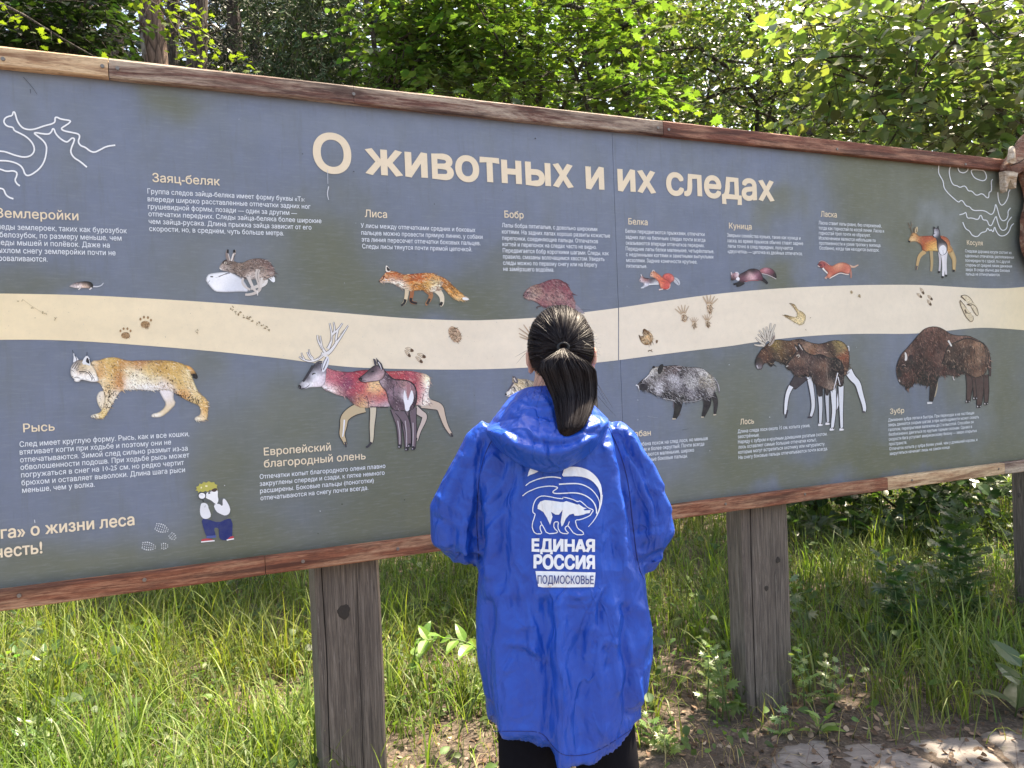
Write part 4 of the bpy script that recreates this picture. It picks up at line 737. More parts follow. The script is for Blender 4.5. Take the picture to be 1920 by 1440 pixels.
a.shape([(256, 612), (278, 618), (302, 650), (298, 675), (270, 665)], '#5a545c', 0); a.line([(268, 630), (285, 660)], 9, '#d8ccc0', 5); a.line([(198, 758), (212, 762)], 12, CK); a.line([(240, 712), (262, 705), (278, 712)], 6, CK, 3); a.line([(218, 735), (250, 690), (265, 665)], 8, '#5a545e', 12); a.line([(215, 772), (262, 752)], 4, '#6a6060'); a.build('grey wolf partly hidden by the person')
# boar
a = Art('printed_boar', 1160, 640, 6.0, 2.0); a.gain = .85
a.line([(1080, 430), (1110, 480), (1128, 540), (1130, 585)], 26, '#6a6670', 6); a.line([(1075, 420), (1120, 480), (1130, 560)], 8, '#c0c0c4', 4)
legs(a, [(1050, 590), (1090, 660), (1090, 740), (1080, 820)], 66, 20, '#2a262c'); a.line([(1062, 828), (1095, 824)], 12, '#c4b8a4', 8)
legs(a, [(640, 640), (620, 720), (640, 770), (690, 830)], 30, 14, '#6a6268')
legs(a, [(970, 560), (1000, 680), (980, 760), (945, 850)], 110, 22, '#1f1b22'); a.line([(925, 852), (955, 852)], 12, '#c4b8a4', 8)
legs(a, [(670, 600), (670, 700), (655, 800), (625, 870)], 110, 28, '#1a171d'); a.line([(602, 872), (640, 872)], 14, '#c4b8a4', 8)
a.shape([(205, 495), (240, 450), (280, 420), (330, 380), (360, 320), (400, 285), (440, 285), (500, 280), (560, 275), (640, 270), (700, 280), (780, 292), (860, 290), (930, 300), (1000, 345), (1060, 400), (1090, 470), (1085, 550), (1050, 620), (1010, 660), (950, 660), (920, 640), (880, 670), (800, 685), (740, 680), (690, 690), (630, 675), (560, 660), (500, 640), (440, 610), (380, 590), (320, 565), (280, 545), (225, 545)],
 [(225, 520, '#8a8488'), (260, 460, '#4a464e'), (270, 520, '#1f1c22'), (330, 420, '#a8a4a4'), (370, 340, '#d4d2d0'), (420, 300, '#b4ada4'), (440, 380, '#5a544e'), (360, 500, '#5c5658'), (440, 500, '#d0ced4'), (330, 540, '#34303a'), (470, 420, '#8a8486'), (560, 310, '#5a4a4a'), (640, 300, '#6a5858'), (700, 340, '#4e484c'), (600, 420, '#c8c6cc'), (640, 500, '#b4b2b8'), (540, 480, '#5a5458'), (620, 600, '#3a343a'), (560, 600, '#24202a'), (690, 640, '#1c1920'), (720, 540, '#55505a'), (780, 420, '#a8a6a8'), (820, 480, '#c2c0c0'), (860, 340, '#8a8688'), (930, 340, '#c4c2c0'), (1000, 420, '#bab4a8'), (960, 480, '#9a948c'), (1050, 480, '#b0a89c'), (1040, 560, '#a8a4a4'), (900, 560, '#4e4a52'), (960, 600, '#34303a'), (820, 600, '#a8a4ac'), (760, 660, '#26222a'), (860, 640, '#3a353e')], ink=3, noise=.35, ns=.9, an=(1, .6))
a.fur(1900, 34, 2.6, ['#17151b', '#e4e4e8', '#3a353e', '#b4b0b0', '#6a6468'], 40, .5)
a.shape([(432, 350), (440, 290), (470, 258), (500, 255), (502, 300), (480, 350), (455, 375)], '#1a171d'); a.shape([(372, 300), (380, 278), (400, 275), (412, 295), (390, 308)], '#1d1a20'); a.line([(360, 400), (385, 402)], 12, CK, 8); a.line([(190, 492), (215, 498), (225, 530)], 12, '#e6e6ea', 6); a.line([(240, 470), (260, 455)], 16, '#1c191f', 10); a.line([(290, 430), (350, 370)], 10, '#dcdce0', 6)
a.shape([(225, 500), (260, 470), (320, 490), (330, 540), (280, 550), (230, 540)], '#24212a', noise=.3); a.line([(500, 640), (630, 670)], 4, '#c8c8cc'); a.line([(720, 685), (880, 672), (930, 645)], 4, '#b0b0b4'); a.build('bristly grey and black boar')
# elk
a = Art('printed_elk', 1370, 590, 5.143, 2.0); a.gain = .72
for l, w0, w1 in (([(330, 290), (280, 300), (225, 290)], 22, 7), ([(330, 285), (280, 262), (238, 220)], 22, 7), ([(335, 270), (300, 220), (260, 188)], 22, 6), ([(345, 260), (310, 200), (272, 150)], 24, 6), ([(350, 255), (330, 180), (312, 128)], 26, 6), ([(355, 250), (350, 170), (343, 115)], 26, 6), ([(360, 250), (375, 170), (384, 82)], 28, 6), ([(365, 255), (395, 170), (428, 90)], 26, 6), ([(380, 270), (415, 220), (412, 170)], 26, 7)):
    a.line(l, w0+5, '#5a524e', w1+4)
    a.line(l, w0, '#d0c8bc', w1)
for l in ([(300, 250), (340, 285)], [(340, 180), (350, 250)], [(380, 160), (372, 250)], [(290, 205), (330, 250)]): a.line(l, 7, '#7a6e66', 3)
legs(a, [(1130, 540), (1170, 610), (1225, 660), (1250, 760), (1290, 890), (1285, 940)], 62, 18, '#dfe2ea', edge='#2a262e'); a.line([(1270, 935), (1295, 940)], 16, '#4a4652', 12)
legs(a, [(1065, 700), (1040, 800), (1015, 900), (980, 960)], 36, 16, '#dfe2ea', edge='#55505c')
legs(a, [(755, 600), (775, 700), (790, 800), (795, 900), (770, 980)], 40, 19, '#d4d7df', edge='#2a262e'); a.line([(740, 990), (782, 990)], 15, '#3f3c48', 10)
legs(a, [(690, 580), (640, 640), (590, 700)], 110, 46, '#3a3238', edge='#221e26'); legs(a, [(580, 690), (545, 760), (530, 860), (525, 960)], 38, 17, '#dfe2ea', edge='#2a262e'); a.line([(545, 920), (528, 995)], 16, '#3a3642', 10)
a.shape([(300, 330), (350, 280), (400, 255), (450, 240), (560, 255), (620, 240), (680, 232), (740, 262), (830, 285), (900, 275), (950, 255), (1020, 245), (1080, 262), (1120, 310), (1142, 380), (1140, 480), (1120, 560), (1090, 600), (1000, 560), (900, 600), (800, 600), (740, 590), (680, 600), (620, 590), (580, 540), (520, 480), (460, 455), (420, 440), (395, 505), (370, 490), (345, 455), (310, 480), (300, 520), (260, 530), (240, 500), (230, 460), (245, 410), (270, 370)],
 [(250, 450, '#26212a'), (260, 510, '#8a868e'), (290, 400, '#5a4038'), (300, 470, '#7a5c50'), (340, 400, '#6e4c3c'), (360, 340, '#5a4238'), (380, 470, '#1f1b22'), (430, 300, '#8a7a50'), (480, 380, '#7a6448'), (440, 400, '#3a2f2c'), (520, 290, '#6a5444'), (560, 350, '#5a4438'), (540, 440, '#2a2226'), (640, 300, '#7a5c4c'), (690, 250, '#3a3034'), (720, 300, '#a89080'), (780, 340, '#7a5c4a'), (860, 350, '#a08478'), (880, 300, '#5a443c'), (940, 300, '#4a3836'), (1030, 280, '#8f8258'), (1060, 320, '#9a8a6a'), (980, 340, '#3f302e'), (1100, 400, '#8a5a48'), (1110, 500, '#5a4038'), (1080, 560, '#6a5046'), (900, 420, '#7a6458'), (650, 560, '#2d262a'), (640, 480, '#6a4c3e')], ink=4, noise=.28, ns=.8)
a.fur(1100, 22, 2.6, ['#2a2024', '#b89c80', '#5a4034', '#8a6c50', '#16131a'], 35, .45)
a.shape([(232, 460), (248, 410), (290, 420), (310, 470), (300, 520), (260, 530), (240, 505)], [(245, 450, '#1f1b22'), (290, 460, '#5a443c'), (262, 510, '#8a868e')], noise=.2); a.line([(250, 490), (262, 520)], 10, '#b8b6bc', 6); a.line([(300, 330), (320, 325), (330, 335)], 13, CK, 6); a.line([(305, 310), (330, 298)], 8, '#c8c0b8', 4); a.line([(1125, 310), (1135, 300), (1138, 350)], 9, '#dcdce4', 5)
a.shape([(355, 300), (380, 255), (420, 180), (428, 230), (405, 280), (375, 305)], '#a89a90'); a.line([(370, 295), (418, 210)], 6, '#4a4040')
for l, w0, w1, c in (([(850, 680), (858, 780), (866, 900), (860, 1050)], 44, 17, '#c9cdd6'), ([(930, 700), (925, 800), (930, 900), (935, 1040)], 36, 15, '#c0c4ce'), ([(985, 700), (990, 820), (995, 920), (975, 1100)], 48, 19, '#dcdfe7'), ([(1060, 690), (1062, 820), (1062, 920), (1068, 1100)], 42, 18, '#d8dbe4')): legs(a, l, w0, w1, c, edge='#1b181f')
a.line([(848, 670), (860, 790)], 58, '#2a2228', 26); a.line([(930, 700), (925, 780)], 46, '#2a2228', 20)
for x, y in ((862, 1055), (932, 1045), (972, 1100), (1066, 1100)): a.shape([(x-28, y+18), (x-15, y-12), (x+18, y-14), (x+24, y+12), (x, y+18)], '#e6e6ec'); a.line([(x+8, y-12), (x+18, y+4)], 12, CK, 6); a.line([(x-8, y-10), (x-4, y)], 7, CK, 4)
a.shape([(525, 500), (545, 460), (585, 420), (620, 370), (640, 345), (615, 300), (610, 285), (640, 310), (655, 345), (645, 300), (645, 270), (680, 300), (710, 350), (760, 385), (820, 395), (850, 380), (890, 390), (940, 420), (1000, 415), (1050, 435), (1082, 490), (1090, 580), (1080, 680), (1050, 700), (1020, 660), (990, 720), (960, 735), (900, 710), (860, 690), (820, 680), (780, 640), (775, 590), (720, 570), (640, 600), (600, 570), (580, 535), (550, 530)],
 [(545, 500, '#5a4640'), (570, 520, '#3a2d30'), (600, 450, '#6a5248'), (640, 400, '#4a3a38'), (680, 380, '#3a2e34'), (650, 450, '#8a6e60'), (720, 430, '#6e5a54'), (780, 440, '#4e4040'), (640, 560, '#5a4644'), (640, 500, '#3a2e30'), (820, 450, '#6a5650'), (850, 400, '#2f262c'), (860, 560, '#5c4842'), (820, 600, '#3f3436'), (900, 500, '#7a6256'), (960, 500, '#2a2228'), (1010, 460, '#1d181e'), (1060, 540, '#2a2228'), (1000, 600, '#231d24'), (960, 680, '#8a7c74'), (900, 650, '#5a4844'), (1070, 640, '#3a3036'), (1030, 520, '#16131a')], ink=6, noise=.28, ns=.9)
a.fur(800, 20, 2.4, ['#1a161c', '#9a8274', '#5a463e', '#3a2e30'], 70, .4); a.line([(630, 400), (650, 385), (660, 400), (645, 415)], 8, '#c8bcb0', 5); a.line([(640, 400), (650, 400)], 12, CK); a.line([(528, 500), (552, 492)], 12, '#c0b8b0', 6); a.line([(1028, 560), (1010, 640), (990, 720)], 9, '#dcdce4', 5); a.line([(1030, 600), (1050, 680)], 8, '#dcdce4', 5); a.line([(925, 480), (920, 560), (945, 700)], 4, '#8a7a70'); a.line([(620, 310), (640, 345)], 8, '#b4aaa8', 4); a.line([(655, 290), (690, 345)], 9, '#c0b8b4', 4)
a.line([(585, 420), (525, 500)], 4, '#1a161c'); a.line([(700, 350), (770, 395), (850, 383)], 4, '#1a161c'); a.build('bull elk with a dark calf in front')
# bison
a = Art('printed_bison', 1640, 590, 4.8, 2.0); a.gain = .66
legs(a, [(545, 600), (545, 680), (530, 740)], 40, 16, '#a89a84'); legs(a, [(530, 590), (520, 680), (505, 780)], 66, 26, '#1d171b'); a.line([(470, 795), (515, 795)], 17, '#d8d8dc', 10)
for l, w0, w1 in (([(850, 540), (855, 620), (848, 700), (840, 780)], 52, 20), ([(900, 560), (905, 640), (905, 700), (900, 760)], 44, 18), ([(990, 540), (1000, 620), (1005, 700), (1000, 800)], 44, 20), ([(935, 540), (945, 640), (945, 740), (935, 820)], 70, 24)): legs(a, l, w0, w1, '#4a3634', edge='#1a1418')
for x, y in ((835, 780), (902, 752), (1000, 800), (935, 825)): a.shape([(x-24, y+14), (x-14, y-14), (x+16, y-16), (x+22, y+8), (x, y+16)], '#1f1a20'); a.line([(x-14, y-4), (x-10, y+8)], 8, '#d4d0d4', 5); a.line([(x+12, y-4), (x+14, y+6)], 5, '#b4b0b4')
a.line([(1000, 330), (1030, 400), (1035, 500), (1035, 555)], 34, '#3a2a2c', 12)
a.shape([(192, 500), (195, 460), (215, 400), (240, 350), (290, 300), (350, 230), (400, 170), (440, 130), (500, 108), (570, 110), (630, 140), (680, 178), (760, 190), (840, 188), (900, 215), (960, 245), (1010, 290), (1035, 360), (1035, 430), (1000, 520), (960, 560), (900, 560), (840, 530), (800, 520), (740, 555), (700, 550), (640, 540), (580, 545), (560, 600), (545, 640), (490, 640), (430, 635), (370, 600), (330, 645), (280, 685), (272, 640), (235, 630), (215, 600), (200, 560)],
 [(205, 500, '#26191c'), (230, 400, '#4a3434'), (260, 360, '#6a5450'), (220, 600, '#5a4a4a'), (270, 470, '#2a1c20'), (260, 580, '#4a2f2e'), (300, 540, '#5a3a34'), (330, 440, '#2a1d20'), (290, 660, '#1a1216'), (300, 320, '#7a6058'), (380, 220, '#5a3f3a'), (360, 320, '#4c3230'), (360, 450, '#3d2526'), (420, 300, '#2a1a1e'), (430, 420, '#1d1317'), (400, 560, '#1a1418'), (440, 600, '#1d161a'), (500, 130, '#7a5c54'), (500, 250, '#5a3e38'), (480, 350, '#64443c'), (500, 480, '#3a2426'), (520, 590, '#1f161a'), (560, 180, '#5c4038'), (570, 300, '#3a2628'), (560, 440, '#5c4440'), (600, 380, '#7a6058'), (630, 220, '#64483f'), (700, 210, '#7c6258'), (640, 500, '#4a3030'), (720, 530, '#54403e'), (800, 210, '#8a7066'), (880, 225, '#745a50'), (900, 300, '#7a5c50'), (980, 300, '#8a6e60'), (780, 500, '#2a1e22')], ink=4, noise=.32, ns=.8, an=(1, .7))
a.fur(1900, 24, 2.8, ['#1a1014', '#9a7668', '#5a3c34', '#3a2424', '#7a5648', '#120c10'], 70, .5)
a.shape([(265, 335), (282, 345), (292, 385), (285, 415), (265, 415), (270, 380)], '#dcd8d6'); a.line([(245, 465), (268, 465)], 16, '#15101a', 10); a.line([(240, 455), (262, 448), (275, 462)], 4, '#a08a80'); a.line([(215, 585), (224, 605)], 10, '#b4aaa8', 8); a.shape([(200, 470), (235, 490), (240, 560), (210, 570), (196, 520)], '#1a1216', noise=.4); a.shape([(300, 370), (335, 355), (345, 395), (320, 425), (300, 400)], '#2a1c20', noise=.3)
a.line([(700, 555), (708, 590), (718, 585)], 6, '#d8d0d0', 4)
a.shape([(600, 440), (615, 400), (630, 340), (655, 285), (690, 260), (740, 245), (800, 215), (860, 210), (910, 235), (960, 250), (1005, 300), (1022, 380), (1015, 460), (990, 530), (950, 560), (900, 570), (850, 545), (810, 520), (780, 500), (745, 540), (715, 480), (680, 500), (650, 470), (620, 455)],
 [(620, 430, '#3a2a2a'), (650, 340, '#4a3834'), (680, 380, '#5a463e'), (700, 440, '#2f2222'), (680, 470, '#1d1518'), (730, 300, '#4a3630'), (780, 260, '#7a6052'), (860, 230, '#6a5246'), (760, 400, '#3a2a2a'), (790, 480, '#1f161a'), (810, 350, '#5c463c'), (830, 450, '#7a6052'), (850, 520, '#5a443c'), (860, 330, '#4a3630'), (920, 290, '#a08470'), (900, 360, '#7a6050'), (940, 400, '#9c8270'), (960, 480, '#6a5044'), (930, 540, '#8a7060'), (980, 340, '#6e5648'), (1000, 430, '#4a3834'), (890, 480, '#6a5044'), (1010, 360, '#8a7264')], ink=6, noise=.25, ns=.9)
a.fur(700, 18, 2.4, ['#1f1518', '#a88c78', '#5a4238', '#3a2a28'], 75, .35)
for l, w in (([(700, 258), (800, 212), (880, 222), (925, 245), (985, 255)], 5), ([(870, 280), (820, 330), (830, 440), (850, 530)], 5), ([(895, 300), (885, 380), (905, 480)], 5), ([(985, 290), (1002, 360), (990, 470)], 6), ([(790, 300), (790, 400), (800, 500)], 7), ([(960, 400), (965, 480), (955, 550)], 4)): a.line(l, w, '#1d1417', 2)
a.line([(658, 232), (675, 262), (688, 285)], 14, '#e0dcd8', 10); a.line([(650, 325), (668, 322), (672, 340)], 10, '#b09c8c', 5); a.line([(655, 330), (665, 332)], 9, CK); a.line([(608, 435), (625, 445)], 12, '#1a1216', 8); a.build('shaggy brown bison with a calf in front')
# boy with a magnifying glass
a = Art('printed_boy', 0, 860, 4.0)
a.shape([(1505, 340), (1540, 330), (1570, 380), (1585, 430), (1560, 450), (1530, 452), (1505, 430), (1498, 390)], '#e4e6ec'); a.shape([(1550, 330), (1580, 320), (1610, 350), (1600, 400), (1585, 435), (1590, 470), (1640, 478), (1700, 455), (1712, 430), (1735, 410), (1700, 300), (1650, 290), (1610, 330), (1560, 310), (1530, 310)], '#5b6063')
a.shape([(1510, 450), (1560, 455), (1640, 480), (1700, 450), (1745, 460), (1742, 570), (1740, 600), (1700, 612), (1655, 608), (1640, 580), (1645, 520), (1600, 515), (1622, 585), (1550, 590), (1525, 520)], '#22306e'); a.line([(1645, 490), (1640, 560), (1655, 605)], 3, '#15204e'); a.line([(1548, 588), (1620, 582)], 14, '#4a5a9a')
a.shape([(1640, 540), (1660, 480), (1700, 450), (1740, 450), (1735, 540), (1700, 600), (1665, 610), (1645, 590)], '#1e2c6a'); a.shape([(1505, 620), (1515, 602), (1560, 596), (1612, 612), (1560, 622)], '#b83a48'); a.line([(1508, 624), (1610, 614)], 7, '#eef0f4'); a.shape([(1700, 608), (1725, 585), (1752, 578), (1755, 598)], '#b83a48'); a.line([(1700, 610), (1755, 600)], 7, '#eef0f4')
a.shape([(1540, 290), (1550, 250), (1600, 235), (1635, 235), (1632, 280), (1640, 310), (1625, 345), (1605, 330), (1580, 310), (1555, 300)], '#eef0f3'); a.shape([(1600, 345), (1640, 335), (1672, 360), (1668, 300), (1690, 300), (1728, 370), (1722, 410), (1690, 428), (1655, 415), (1620, 395)], '#e6e8ee')
a.shape([(1464, 236), (1478, 228), (1470, 212), (1490, 204), (1496, 186), (1514, 190), (1528, 172), (1546, 180), (1566, 168), (1584, 178), (1606, 174), (1612, 190), (1630, 196), (1626, 212), (1632, 236), (1604, 226), (1590, 238), (1572, 234), (1560, 250), (1540, 240), (1520, 252), (1504, 244), (1484, 256), (1486, 242)], '#b8b25a', 0); a.shape([(1580, 240), (1600, 222), (1630, 220), (1625, 242), (1605, 250)], '#4a3a36')
a.line([(1505, 215), (1514, 218)], 10, '#ece8c0'); a.line([(1540, 204), (1556, 206)], 9, '#ece8c0'); a.shape([(1482, 278), (1490, 256), (1515, 247), (1540, 256), (1548, 278), (1538, 300), (1514, 308), (1490, 300)], '#3a4046'); a.shape([(1489, 278), (1496, 262), (1515, 255), (1535, 262), (1541, 278), (1533, 295), (1514, 301), (1496, 294)], '#f0f2f6')
a.line([(1500, 270), (1526, 272)], 4, '#c0c4cc'); a.line([(1520, 308), (1528, 330)], 8, '#3a4046'); a.shape([(1505, 335), (1535, 328), (1560, 345), (1565, 380), (1530, 385), (1508, 370)], '#dfe2e8'); a.line([(1562, 258), (1576, 256)], 9, '#1a1a22'); a.line([(1558, 248), (1585, 245)], 4, '#5a4a46'); a.line([(1535, 365), (1540, 350)], 3, '#8a8e96'); a.build('boy crouching with a magnifying glass')
# boot prints
def boot(cx, cy, ang, L, Wd, ox, oy, k, rows, heel=False):
    a_ = []
    ca, sa = math.cos(ang), math.sin(ang)
    for r in range(rows):
        t_ = (r+.5)/rows; half = Wd*(.5*math.sin(math.pi*min(.95, t_*.75+.2)))
        for c in (-.78, -.28, .28, .78):
            x = (t_-.5)*L; y = c*half; w = L/rows*.50; h = half*.26
            if abs(c) < .5: w *= .6
            q = [(x-w/2, y-h/2+RNG.uniform(-1, 1)), (x+w/2, y-h/2), (x+w/2-RNG.uniform(0, 2), y+h/2), (x-w/2, y+h/2)]
            a_.append([(cx+u*ca-v*sa, cy+u*sa+v*ca) for u, v in q])
    return a_
a = Art('printed_boot_tracks', 0, 860, 4.0)
for args in ((1215, 522, .32, 110, 74, 7), (1296, 583, .75, 62, 54, 4), (1118, 655, .15, 112, 72, 7), (1236, 653, -.05, 60, 54, 4)):
    for q in boot(args[0], args[1], args[2], args[3], args[4], 0, 0, 0, args[5]): a.shape(q, '#e4e8ee', 0)
a.build('white boot prints')
# white contour lines
a = Art('printed_contour_lines', 0, 80, 4.0)
for l in ([(-500, 700), (-300, 780), (-100, 800), (0, 815), (40, 818), (110, 845), (180, 862), (235, 850), (262, 810), (250, 760), (205, 710), (150, 680), (105, 660), (100, 635), (55, 630), (28, 600), (35, 570), (60, 555), (95, 548), (98, 522), (110, 520), (118, 545), (130, 590), (165, 640), (215, 655), (265, 650), (330, 625), (415, 605), (412, 562), (430, 560), (455, 575), (535, 585), (520, 605), (480, 630), (458, 645), (475, 662), (540, 675), (590, 685), (600, 705), (585, 745), (605, 775), (640, 785), (675, 815), (710, 825), (750, 805), (800, 778), (865, 770)],
          [(-500, 880), (-200, 890), (0, 885), (70, 888), (140, 910), (175, 945), (185, 985), (205, 1000), (240, 990), (300, 945), (335, 890), (350, 820), (350, 770), (320, 730), (280, 700), (255, 680), (270, 675), (320, 685), (370, 688), (390, 665), (395, 645), (408, 650), (415, 680), (450, 720), (500, 750), (520, 735), (540, 715), (560, 720), (555, 745), (535, 790), (530, 825), (555, 865), (600, 890), (652, 935)],
          [(-300, 900), (-100, 930), (0, 948), (50, 968), (100, 960), (130, 975), (125, 1005), (112, 1030), (125, 1058), (150, 1075)], [(-200, 1060), (0, 1092), (30, 1100), (42, 1140), (70, 1162), (102, 1172)]): a.line(l, 10, '#eef1f5', sm=2)
a.build('white contour lines at the upper left')
a = Art('printed_contour_lines', 1640, 240, 4.8)
for l in ([(575, 335), (570, 400), (590, 440), (615, 480), (620, 540), (660, 590), (720, 645), (755, 672), (770, 652), (790, 655), (820, 705), (850, 705), (880, 745), (960, 742), (1000, 750), (1040, 782), (1065, 770), (1080, 720), (1085, 680), (1100, 720), (1120, 800), (1145, 838), (1180, 830), (1200, 790), (1195, 750), (1220, 720)],
          [(680, 345), (665, 390), (680, 470), (705, 515), (740, 520), (765, 538), (800, 520), (820, 530), (840, 570), (870, 565), (905, 605), (930, 605), (955, 590), (980, 600), (1000, 625), (1025, 632), (1025, 575), (1045, 575), (1050, 540), (1045, 480), (1060, 462)], [(745, 345), (755, 395), (800, 408), (835, 385), (838, 365)], [(865, 385), (870, 410), (895, 450), (940, 470), (980, 478), (1005, 455), (1000, 415), (980, 382), (930, 378), (880, 375), (866, 385)],
          [(760, 782), (800, 772), (820, 755), (828, 815), (870, 808), (930, 830), (945, 785), (960, 790), (970, 830), (1010, 828), (1025, 878), (1050, 880), (1065, 840), (1092, 785), (1100, 840), (1130, 915), (1160, 925), (1190, 900), (1190, 850), (1230, 800)], [(790, 848), (815, 910), (850, 925), (875, 970), (925, 982), (955, 940), (1000, 935), (1012, 895), (1035, 930), (1045, 910), (1065, 945), (1075, 880), (1090, 930), (1120, 972), (1165, 972), (1205, 940), (1225, 880), (1250, 860)],
          [(1105, 580), (1110, 650), (1135, 702), (1170, 680), (1200, 620), (1200, 580), (1215, 560), (1218, 535)]): a.line(l, 7, '#dfe4ea', sm=2)
a.build('white contour lines at the upper right')
# tracks on the band
BR, BR2 = '#9a7a55', '#6f5237'
a = Art('printed_paw_tracks', 0, 380, 4.8, 1.2)
def paw(cx, cy, r, ang=0, col=BR, dark=BR2, toes=4):
    a.shape([(cx+r*math.cos(t_)*1.0, cy+r*.35+r*.75*math.sin(t_)) for t_ in np.linspace(0, 2*math.pi, 9)[:-1]], col, noise=.6, ns=2)
    a.fur(30, r*.5, 3, [dark, '#c9a880'], 60, .6)
    for k in range(toes):
        t_ = -math.pi/2+(k-(toes-1)/2)*.62+ang; x, y = cx+r*1.35*math.cos(t_), cy+r*.2+r*1.35*math.sin(t_)
        a.shape([(x+r*.24*math.cos(u), y+r*.32*math.sin(u)) for u in np.linspace(0, 2*math.pi, 7)[:-1]], col, noise=.5, ns=2)
paw(1130, 1180, 42); paw(1308, 1080, 44, .1)
for x, y, s in ((165, 890, 8), (200, 880, 7), (290, 945, 12), (380, 985, 14), (405, 1000, 12), (500, 1035, 12), (490, 1055, 7), (316, 1036, 4), (1765, 1150, 13), (1772, 1175, 12)):
    for _ in range(5): u, v = RNG.normal(0, s*.5, 2); a.line([(x+u, y+v), (x+u+s*.6, y+v+s*.4)], 4, '#8a7a5a', 2, sm=0)
a.line([(205, 870), (290, 935), (400, 1000)], 2, '#b0a080'); a.build('small paw prints at the left of the band')
a = Art('printed_hare_tracks', 260, 300, 4.8, 1.2)
for i in range(5):
    x, y = 825+i*78+RNG.normal(0, 5), 1340+i*42
    if i in (0, 1): pts = [(x, y), (x+16, y-15), (x+45, y+22), (x+75, y+38)]
    else: pts = [(x, y), (x+18, y-10), (x+40, y+20)]
    for px_, py_ in pts:
        for _ in range(4): u, v = RNG.normal(0, 6, 2); a.line([(px_+u, py_+v), (px_+u+8, py_+v+8)], 6, '#84704e', 3, sm=0)
a.build('row of small hare prints')
a = Art('printed_hoof_tracks', 540, 560, 5.333, 1.2)
def hoof(x, y, ang, L, w, col='#8a6a4a', tip='#5c4330'):
    ca, sa = math.cos(ang), math.sin(ang); R_ = lambda p: [(x+u*ca-v*sa, y+u*sa+v*ca) for u, v in p]
    a.line(R_([(-L/2, 0), (-L/4, -w*.5), (L*.1, -w*.55), (L/2, 0)]), 3, col, 3); a.line(R_([(-L/2, 0), (-L/4, w*.3), (L*.2, w*.5), (L/2, 0)]), 3, col, 3)
    a.shape(R_([(L*.05, -w*.4), (L*.35, -w*.5), (L*.5, 0), (L*.35, w*.5), (L*.1, w*.3)]), tip, noise=.4, ns=2); a.line(R_([(-L*.3, -w*.05), (L*.1, 0)]), 5, '#b89c7c', 3)
for h in ((1215, 510, .35, 90, 34), (1195, 550, .85, 90, 30), (1335, 570, .4, 95, 36), (1310, 612, .7, 95, 32)): hoof(*h)
a.shape([(1600, 300), (1640, 270), (1665, 290), (1700, 300), (1728, 350), (1730, 400), (1710, 435), (1670, 435), (1640, 420), (1605, 350)], '#bfa084', noise=.9, ns=1.5); a.fur(150, 24, 4, ['#5f4632', '#cdb496', '#7a5c40'], 40, 1); a.build('brown hoof prints and a fox print')
a = Art('printed_beaver_tracks', 900, 360, 4.0, 1.5)
for l in ([(385, 1110), (340, 1085), (290, 1060)], [(370, 1080), (330, 1050), (290, 1022)], [(380, 1070), (350, 1030), (325, 995)], [(390, 1060), (370, 1010)], [(370, 1110), (320, 1095), (295, 1085)]): a.line(l, 9, '#8a6a50', 4); a.line(l, 4, '#cdb092', 2)
for x, y, s, ang in ((1525, 930, 1.0, -.2), (1600, 990, .62, .1), (1715, 860, 1.05, .15), (1700, 975, .7, .05)):
    for k in range(5):
        t_ = -math.pi/2+(k-2)*.34+ang; l = [(x+20*s*math.cos(t_), y+20*s*math.sin(t_)), (x+85*s*math.cos(t_), y+85*s*math.sin(t_))]
        a.line(l, 9*s, '#a8886a', 5*s, sm=0); a.line(l, 3*s, '#dcc8ac', 2, sm=0)
    a.shape([(x-22*s, y-10*s), (x+20*s, y-14*s), (x+26*s, y+30*s), (x+14*s, y+50*s), (x-6*s, y+40*s)], '#c0a488', noise=.9, ns=1.2); a.fur(40, 20, 4, ['#7f6248', '#e0ccb0'], 60, 1)
a.build('brown hand-like prints of beaver and squirrel')
a = Art('printed_boar_tracks', 900, 360, 4.0, 1.5)
a.shape([(1185, 1065), (1200, 1080), (1225, 1085), (1218, 1040), (1228, 1022), (1250, 1035), (1290, 1065), (1298, 1100), (1285, 1135), (1255, 1150), (1225, 1145), (1200, 1115)], [(1195, 1085, '#6a5038'), (1235, 1045, '#6f553c'), (1260, 1090, '#c9b08e'), (1240, 1110, '#b09470'), (1285, 1110, '#8a6c4c'), (1240, 1140, '#7a5e42')], noise=.7, ns=1.2)
a.fur(60, 26, 4, ['#5c4430', '#d8c4a4'], 60, .8); a.shape([(1315, 1110), (1335, 1110), (1328, 1135), (1318, 1135)], '#7a6048', noise=.5); a.line([(1258, 1195), (1275, 1185), (1292, 1200)], 7, '#6a5038', 3); a.line([(1275, 1190), (1290, 1182)], 5, '#6a5038', 3)
a.build('large cloven print beside the seam')
a = Art('printed_elk_tracks', 1340, 380, 5.538, 1.5)
a.shape([(765, 1042), (800, 1045), (835, 1060), (860, 1110), (900, 1130), (940, 1160), (945, 1200), (910, 1265), (870, 1270), (820, 1240), (760, 1205), (710, 1170), (730, 1160), (790, 1180), (840, 1190), (860, 1160), (830, 1110), (800, 1070)], [(780, 1050, '#8a765a'), (730, 1170, '#8a765a'), (850, 1100, '#cbb894'), (900, 1200, '#e0d2b0'), (840, 1220, '#d4c29c'), (930, 1160, '#b09c74')], noise=.4, ns=1.2)
a.fur(60, 22, 4, ['#8f7c58', '#efe4cc'], 60, 1); a.line([(700, 1165), (750, 1190), (820, 1240), (880, 1272), (920, 1262), (945, 1210), (930, 1150), (880, 1120)], 4, '#a08c66', 3); a.line([(985, 1200), (998, 1190)], 6, '#8a765a', 3); a.line([(938, 1318), (950, 1325)], 6, '#9a8664', 3)
